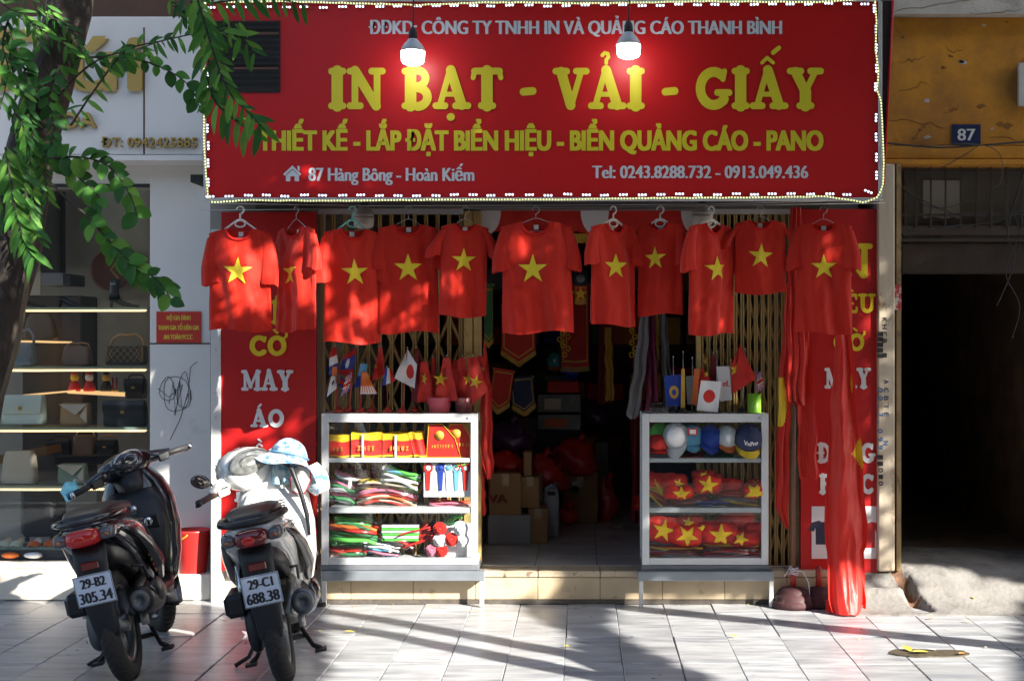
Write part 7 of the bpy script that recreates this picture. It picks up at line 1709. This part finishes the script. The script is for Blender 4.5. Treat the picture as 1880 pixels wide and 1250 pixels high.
def twig(pts, kind, gap, mat_w, Y, dY=0., scale=1.0, droop=.5, rr=.005, name='branch', start=0.):
    n = len(pts); P = [W(a, c, Y + dY * i / max(1, n - 1)) for i, (a, c) in enumerate(pts)]
    Q = []
    for i in range(n - 1):
        p0, p1, p2, p3 = P[max(i - 1, 0)], P[i], P[i + 1], P[min(i + 2, n - 1)]
        for k in range(8):
            t = k / 8; Q.append(.5 * ((2 * p1) + (-p0 + p2) * t + (2 * p0 - 5 * p1 + 4 * p2 - p3) * t * t + (-p0 + 3 * p1 - 3 * p2 + p3) * t ** 3))
    Q.append(P[-1])
    br = MB().tube(Q, [rr * (1 - .75 * i / len(Q)) + .001 for i in range(len(Q))], 6).build(name, m_bark, tree)
    acc = 0; nxt = start * sum((b_ - a_).length for a_, b_ in zip(Q[:-1], Q[1:])); side = 1; g = L(gap, Y)
    for a_, b_ in zip(Q[:-1], Q[1:]):
        seg = (b_ - a_).length
        while nxt < acc + seg:
            p = a_ + (b_ - a_) * ((nxt - acc) / seg); d = (b_ - a_).normalized()
            for sd in (side,):
                mi = rf.choices((0, 1, 2), mat_w)[0]
                lat = Vector((-d.z, 0, d.x)) * sd
                yv_ = (lat * rf.uniform(.7, 1.1) + d * rf.uniform(.3, .7) + Vector((0, rf.uniform(-.5, .5), -droop * rf.uniform(.4, 1.3)))).normalized()
                nv = Vector((rf.uniform(-.6, .6), -1, rf.uniform(-.2, 1.0))).normalized()
                xv = yv_.cross(nv).normalized(); zv = xv.cross(yv_).normalized()
                Mx = Matrix((xv, yv_, zv)).transposed()
                o = bpy.data.objects.new('leaf', LM[kind, mi]); COL.objects.link(o); o.parent = br
                o.location = p - tree.location; o.rotation_euler = Mx.to_euler(); s = scale * rf.uniform(.65, 1.25); o.scale = (s, s, s); nleaf[0] += 1
                side = -side
            nxt += g * rf.uniform(.8, 1.2)
        acc += seg
twig([(130, 230), (170, 170), (230, 95), (300, 74), (380, 56), (440, 40)], 'long', 11, (3, 4, 3), -2.3, .1, .72, .9)
twig([(80, 210), (140, 140), (190, 105), (250, 90), (320, 66)], 'long', 13, (4, 3, 1), -2.2, -.2, .8, 1.0)
for q in range(9):
    x_, y_ = (rf.uniform(-10, 70) if q < 5 else rf.uniform(290, 350)), rf.uniform(-30, 50)
    twig([(x_, y_), (x_ + 28, y_ + 22), (x_ + 60, y_ + rf.uniform(30, 50)), (x_ + 84, y_ + rf.uniform(60, 90))], 'long', 8, (3, 4, 2), -2.35 + .03 * q, .05, .62, .8, .003)
for q in range(5):
    x_ = rf.uniform(-10, 60); y_ = rf.uniform(150, 300)
    twig([(x_, y_), (x_ + 18, y_ + 40), (x_ + 26, y_ + 90), (x_ + 30, y_ + 140)], 'long', 8, (3, 4, 2), -2.42 + .03 * q, .05, .68, 1.0, .003)
twig([(60, 130), (30, 150), (10, 60), (-20, 20)], 'oval', 12, (6, 3, 0), -2.3, -.1, 1.0)
twig([(360, -10), (375, 40), (400, 120), (425, 175), (455, 205), (486, 238)], 'long', 8, (1, 4, 4), -2.5, -.15, 1.05, .9)
twig([(340, -20), (365, 30), (378, 80), (385, 140), (382, 190)], 'long', 10, (2, 4, 3), -2.45, 0, 1.0, .8)
twig([(350, 60), (400, 56), (440, 66), (470, 100)], 'long', 10, (3, 4, 2), -2.4, 0, 1.0, .8)
twig([(380, 140), (395, 185), (425, 215), (462, 240)], 'long', 9, (2, 4, 4), -2.45, -.1, 1.0, .9)
twig([(390, 5), (430, 0), (480, -6), (560, 8)], 'long', 9, (3, 4, 2), -2.3, .2, .95, .6)
twig([(120, 108), (190, 104), (250, 108), (310, 130), (350, 160), (368, 200)], 'round', 13, (7, 2, 0), -2.15, .1, 1.1, .6)
twig([(90, 290), (150, 288), (200, 305), (235, 350), (252, 395)], 'round', 10, (3, 4, 2), -2.4, -.1, 1.1, .5)
twig([(90, 280), (120, 300), (150, 330), (175, 350), (185, 372)], 'round', 12, (5, 3, 1), -2.35, -.1, 1.0, .5)
twig([(80, 320), (130, 372), (160, 395), (200, 440), (240, 480), (290, 515), (318, 555)], 'round', 11, (3, 4, 2), -2.45, -.1, 1.05, .5, start=.3)
twig([(200, 450), (230, 480), (260, 500), (300, 530)], 'oval', 12, (1, 4, 4), -2.4, -.1, 1.0, .5)
twig([(10, 270), (20, 330), (30, 390), (45, 440), (62, 470)], 'long', 6, (1, 5, 4), -2.5, -.1, 1.0, 1.0)
twig([(22, 270), (40, 320), (52, 380), (60, 420)], 'long', 7, (3, 4, 2), -2.45, -.1, 1.0, 1.0)
twig([(-5, 290), (0, 340), (10, 400)], 'long', 7, (2, 4, 3), -2.4, -.1, 1.0, 1.0)
twig([(20, 60), (50, 150), (40, 230), (70, 290)], 'oval', 9, (7, 2, 0), -2.32, .0, .9, .3, name='ivy_stem')
twig([(110, 120), (90, 180), (100, 240), (80, 300)], 'oval', 9, (7, 2, 0), -2.32, .0, .8, .3, name='ivy_stem')
twig([(20, 20), (5, 80), (15, 130), (0, 200)], 'long', 10, (6, 3, 1), -2.35, .0, .9, .7)
# ---- unseen street tree at right; limbs and crown shaped to shade the front
m_crown = mat('crown_leaf', (.035, .10, .02), .5, var=.15, trans=.22)
t2 = thing('street_tree', 'large street tree at the kerb to the right with a forked trunk and crown shaped for its shade', 'tree', (2.25, -3.55, 0))
def limb(name, pts, rs, seed, n=4):
    P, R = interp(pts, rs, n); b = MB(); trunk_mesh(b, P, R, seed, 12); b.build(name, m_bark, t2)
limb('trunk', [(2.12, -3.55, -.02), (2.10, -3.54, .15), (2.02, -3.52, .6), (1.94, -3.49, 1.12)], [.24, .16, .13, .12], 4)
limb('limb', [(1.95, -3.49, 1.05), (2.25, -3.58, 1.5), (2.59, -3.68, 1.9), (2.96, -4.04, 3.0), (3.2, -4.4, 4.6)], [.10, .085, .08, .07, .05], 5)
limb('limb', [(1.95, -3.5, 1.05), (2.2, -3.72, 1.4), (2.45, -3.95, 1.8), (2.87, -4.31, 2.9), (3.0, -4.9, 4.6)], [.10, .09, .085, .075, .05], 6)
t3 = thing('street_tree', 'second street tree further right whose trunk leans toward the road', 'tree', (4.1, -2.3, 0))
def limb3(nm, pts, rs, seed):
    P, R = interp(pts, rs, 5); b = MB(); trunk_mesh(b, P, R, seed, 12); b.build(nm, m_bark, t3)
limb3('trunk', [(4.12, -2.25, -.02), (4.1, -2.3, .2), (4.06, -2.7, 1.2), (4.05, -3.36, 2.8), (4.1, -3.9, 4.6)], [.18, .11, .10, .085, .06], 8)  # unseen trunk set so its shadow makes the slanting band
# gaps shaped into the crowns so sun lands on these parts
def inpoly(x, y, P):
    c = False; j = len(P) - 1
    for i in range(len(P)):
        if (P[i][1] > y) != (P[j][1] > y) and x < (P[j][0] - P[i][0]) * (y - P[i][1]) / (P[j][1] - P[i][1]) + P[i][0]: c = not c
        j = i
    return c
LIT = [
 ([(588, 1100), (1880, 1100), (1880, 1260), (588, 1260)], 1.0),
 ([(366, 650), (404, 650), (404, 1010), (366, 1010)], 1.0),
 ([(404, 900), (450, 900), (450, 1010), (404, 1010)], .9),
 ([(1600, 1000), (1800, 1000), (1800, 1040), (1600, 1040)], .9),
 ([(165, 590), (262, 590), (262, 668), (165, 668)], .7),
 ([(165, 695), (240, 695), (240, 780), (165, 780)], .6),
 ([(880, 985), (1175, 965), (1175, 985), (880, 1012)], 1.0),
 ([(0, 955), (404, 955), (404, 1100), (330, 1100), (0, 1092)], 1.0),
 ([(275, 740), (330, 760), (388, 690), (404, 690), (404, 1100), (275, 1100)], .9),
 ([(384, 680), (440, 700), (500, 650), (580, 850), (580, 900), (560, 1045), (384, 1045)], .85),
 ([(586, 630), (900, 630), (905, 1110), (586, 1110)], 1.0),
 ([(370, 442), (500, 466), (592, 478), (592, 612), (370, 612)], .97),
 ([(597, 560), (700, 530), (812, 520), (812, 628), (597, 632)], .75),
 ([(880, 1040), (1030, 1040), (1010, 1108), (880, 1108)], 1.0),
 ([(1585, 480), (1640, 480), (1640, 1120), (1585, 1120)], .8),
 ([(1510, 830), (1600, 830), (1610, 1125), (1500, 1125)], .75),
 ([(1600, 1040), (1790, 1038), (1880, 1090), (1880, 1180), (1600, 1140)], 1.0),
 ([(1175, 755), (1240, 755), (1230, 1040), (1175, 1040)], .6),
 ([(1380, 760), (1412, 760), (1412, 1040), (1380, 1040)], .4),
 ([(1240, 680), (1390, 680), (1390, 740), (1240, 740)], .5),
 ([(1050, 90), (1250, 90), (1150, 240), (1060, 330), (1040, 200)], .35),
 ([(720, 180), (880, 170), (860, 240), (750, 240)], .3),
 ([(380, 300), (760, 300), (700, 365), (380, 365)], .45),
 ([(640, 225), (740, 215), (740, 365), (640, 365)], .35),
 ([(1230, 90), (1300, 60), (1290, 120), (1240, 130)], .4),
 ([(940, 560), (1060, 560), (1055, 612), (940, 612)], .5),
 ([(1160, 440), (1190, 430), (1190, 480), (1160, 480)], .8),
 ([(1300, 540), (1360, 560), (1360, 612), (1310, 612)], .6),
]
DARK = [[(1035, 1106), (1112, 1106), (1112, 1150), (1180, 1195), (1340, 1262), (1200, 1262), (1070, 1190), (1040, 1140)], [(1790, 1030), (1890, 1030), (1890, 1095)], [(960, 1106), (1035, 1106), (1040, 1160), (1000, 1140)]]
def litness(px, py):
    for P in DARK:
        if inpoly(px, py, P): return .35 if P[0][0] == 960 else 0
    for P, k in LIT:
        if inpoly(px, py, P): return k
    return .0
def topx(p):
    s = FP / (D + p.y); return CX + p.x * s, CY - (p.z - CZ) * s
def hit(p):
    """where the sun ray through p lands: banner, shirts, front plane or pavement"""
    dirv = -SUN
    def at(Y): return p + dirv * ((Y - p.y) / dirv.y)
    q = at(-.62)
    if q.z > 2.45 and -2.4 < q.x < 1.75: return [q]
    out = []
    q = at(-.52)
    if 1.6 < q.z <= 2.48 and -2.3 < q.x < 1.8: return [q]
    q = at(.05)
    if q.z > 0: return [q]
    q = p + dirv * (p.z / -dirv.z); return [q]
def segbox(p, lo, hi):
    d = -SUN; t0, t1 = 0, 50
    for a in range(3):
        if abs(d[a]) < 1e-9: continue
        u, v = (lo[a] - p[a]) / d[a], (hi[a] - p[a]) / d[a]
        if u > v: u, v = v, u
        t0, t1 = max(t0, u), min(t1, v)
    return t0 < t1
rg = random.Random(99)
vs, fs = [], []; v3, f3 = [], []
cnt = 0
target = 80000
while cnt < target:
    # a point on the shaded front, sent up along the sun ray to the crown's height
    if rg.random() < .62: q = Vector((rg.uniform(-5.0, 5.2), rg.uniform(-.62, .1), rg.uniform(0, 4.3)))
    else: q = Vector((rg.uniform(-5.0, 4.2), rg.uniform(-4.2, 0), 0))
    tt = rg.uniform(5.2, 8.2) if q.z < 2.2 else rg.uniform(4.4, 7.4)
    p = q + SUN * tt
    if p.z < 3.1 + .25 * max(0, -p.y - 6): p = q + SUN * rg.uniform(7.5, 9.0)
    # keep the picture's own cone free of leaves
    dpt = p.y + D
    if dpt > .2:
        u, w_ = topx(p)
        if -150 < u < 2030 and -60 < w_ < 1400: continue
    if p.z < 2.6: continue
    h = hit(p)[0]
    u, w_ = topx(h)
    k = litness(u, w_)
    if segbox(p, (-1.95, -1.35, .62), (-1.2, -.75, 1.15)) or segbox(p, (-1.75, -1.6, .45), (-1.15, -.7, .9)): k = 1
    elif segbox(p, (-2.5, -2.4, .1), (-2.1, -1.0, .85)): k = 0
    elif segbox(p, (-1.75, -2.4, 0), (-1.3, -2.0, .85)): k = 0.0
    if segbox(p, (-2.85, -2.25, 3.1), (-2.3, -1.95, 3.8)): k = max(k, .8)
    if segbox(p, (-2.8, -2.75, 1.9), (-1.3, -2.2, 3.2)): k = max(k, .45)
    keep = 1 - k
    if keep < .02 or rg.random() > keep: continue
    # patchy: clumps thin out here and there over shaded shirts
    if 1.7 < h.z < 2.45 and h.x < 1.5 and nz3(h.x * 3.2, h.z * 3.2, 4) > .48: continue
    a = Vector((rg.gauss(0, 1), rg.gauss(0, 1), rg.gauss(0, 1))).normalized(); bb = a.cross(Vector((rg.gauss(0, 1), rg.gauss(0, 1), rg.gauss(0, 1)))).normalized()
    ln, wd = rg.uniform(.07, .11), rg.uniform(.03, .045)
    V_, F_ = (v3, f3) if p.x > 5.2 else (vs, fs)
    n0 = len(V_)
    V_ += [p - a * ln, p + bb * wd, p + a * ln, p - bb * wd]; F_.append((n0, n0 + 1, n0 + 2, n0 + 3)); cnt += 1
b = MB(); b.v = vs; b.f = [list(f) for f in fs]; b.mi = [0] * len(fs); b.sm = [False] * len(fs)
b.build('crown', m_crown, t2, kind='stuff')
b = MB(); b.v = v3; b.f = [list(f) for f in f3]; b.mi = [0] * len(f3); b.sm = [False] * len(f3)
b.build('crown', m_crown, t3, kind='stuff')
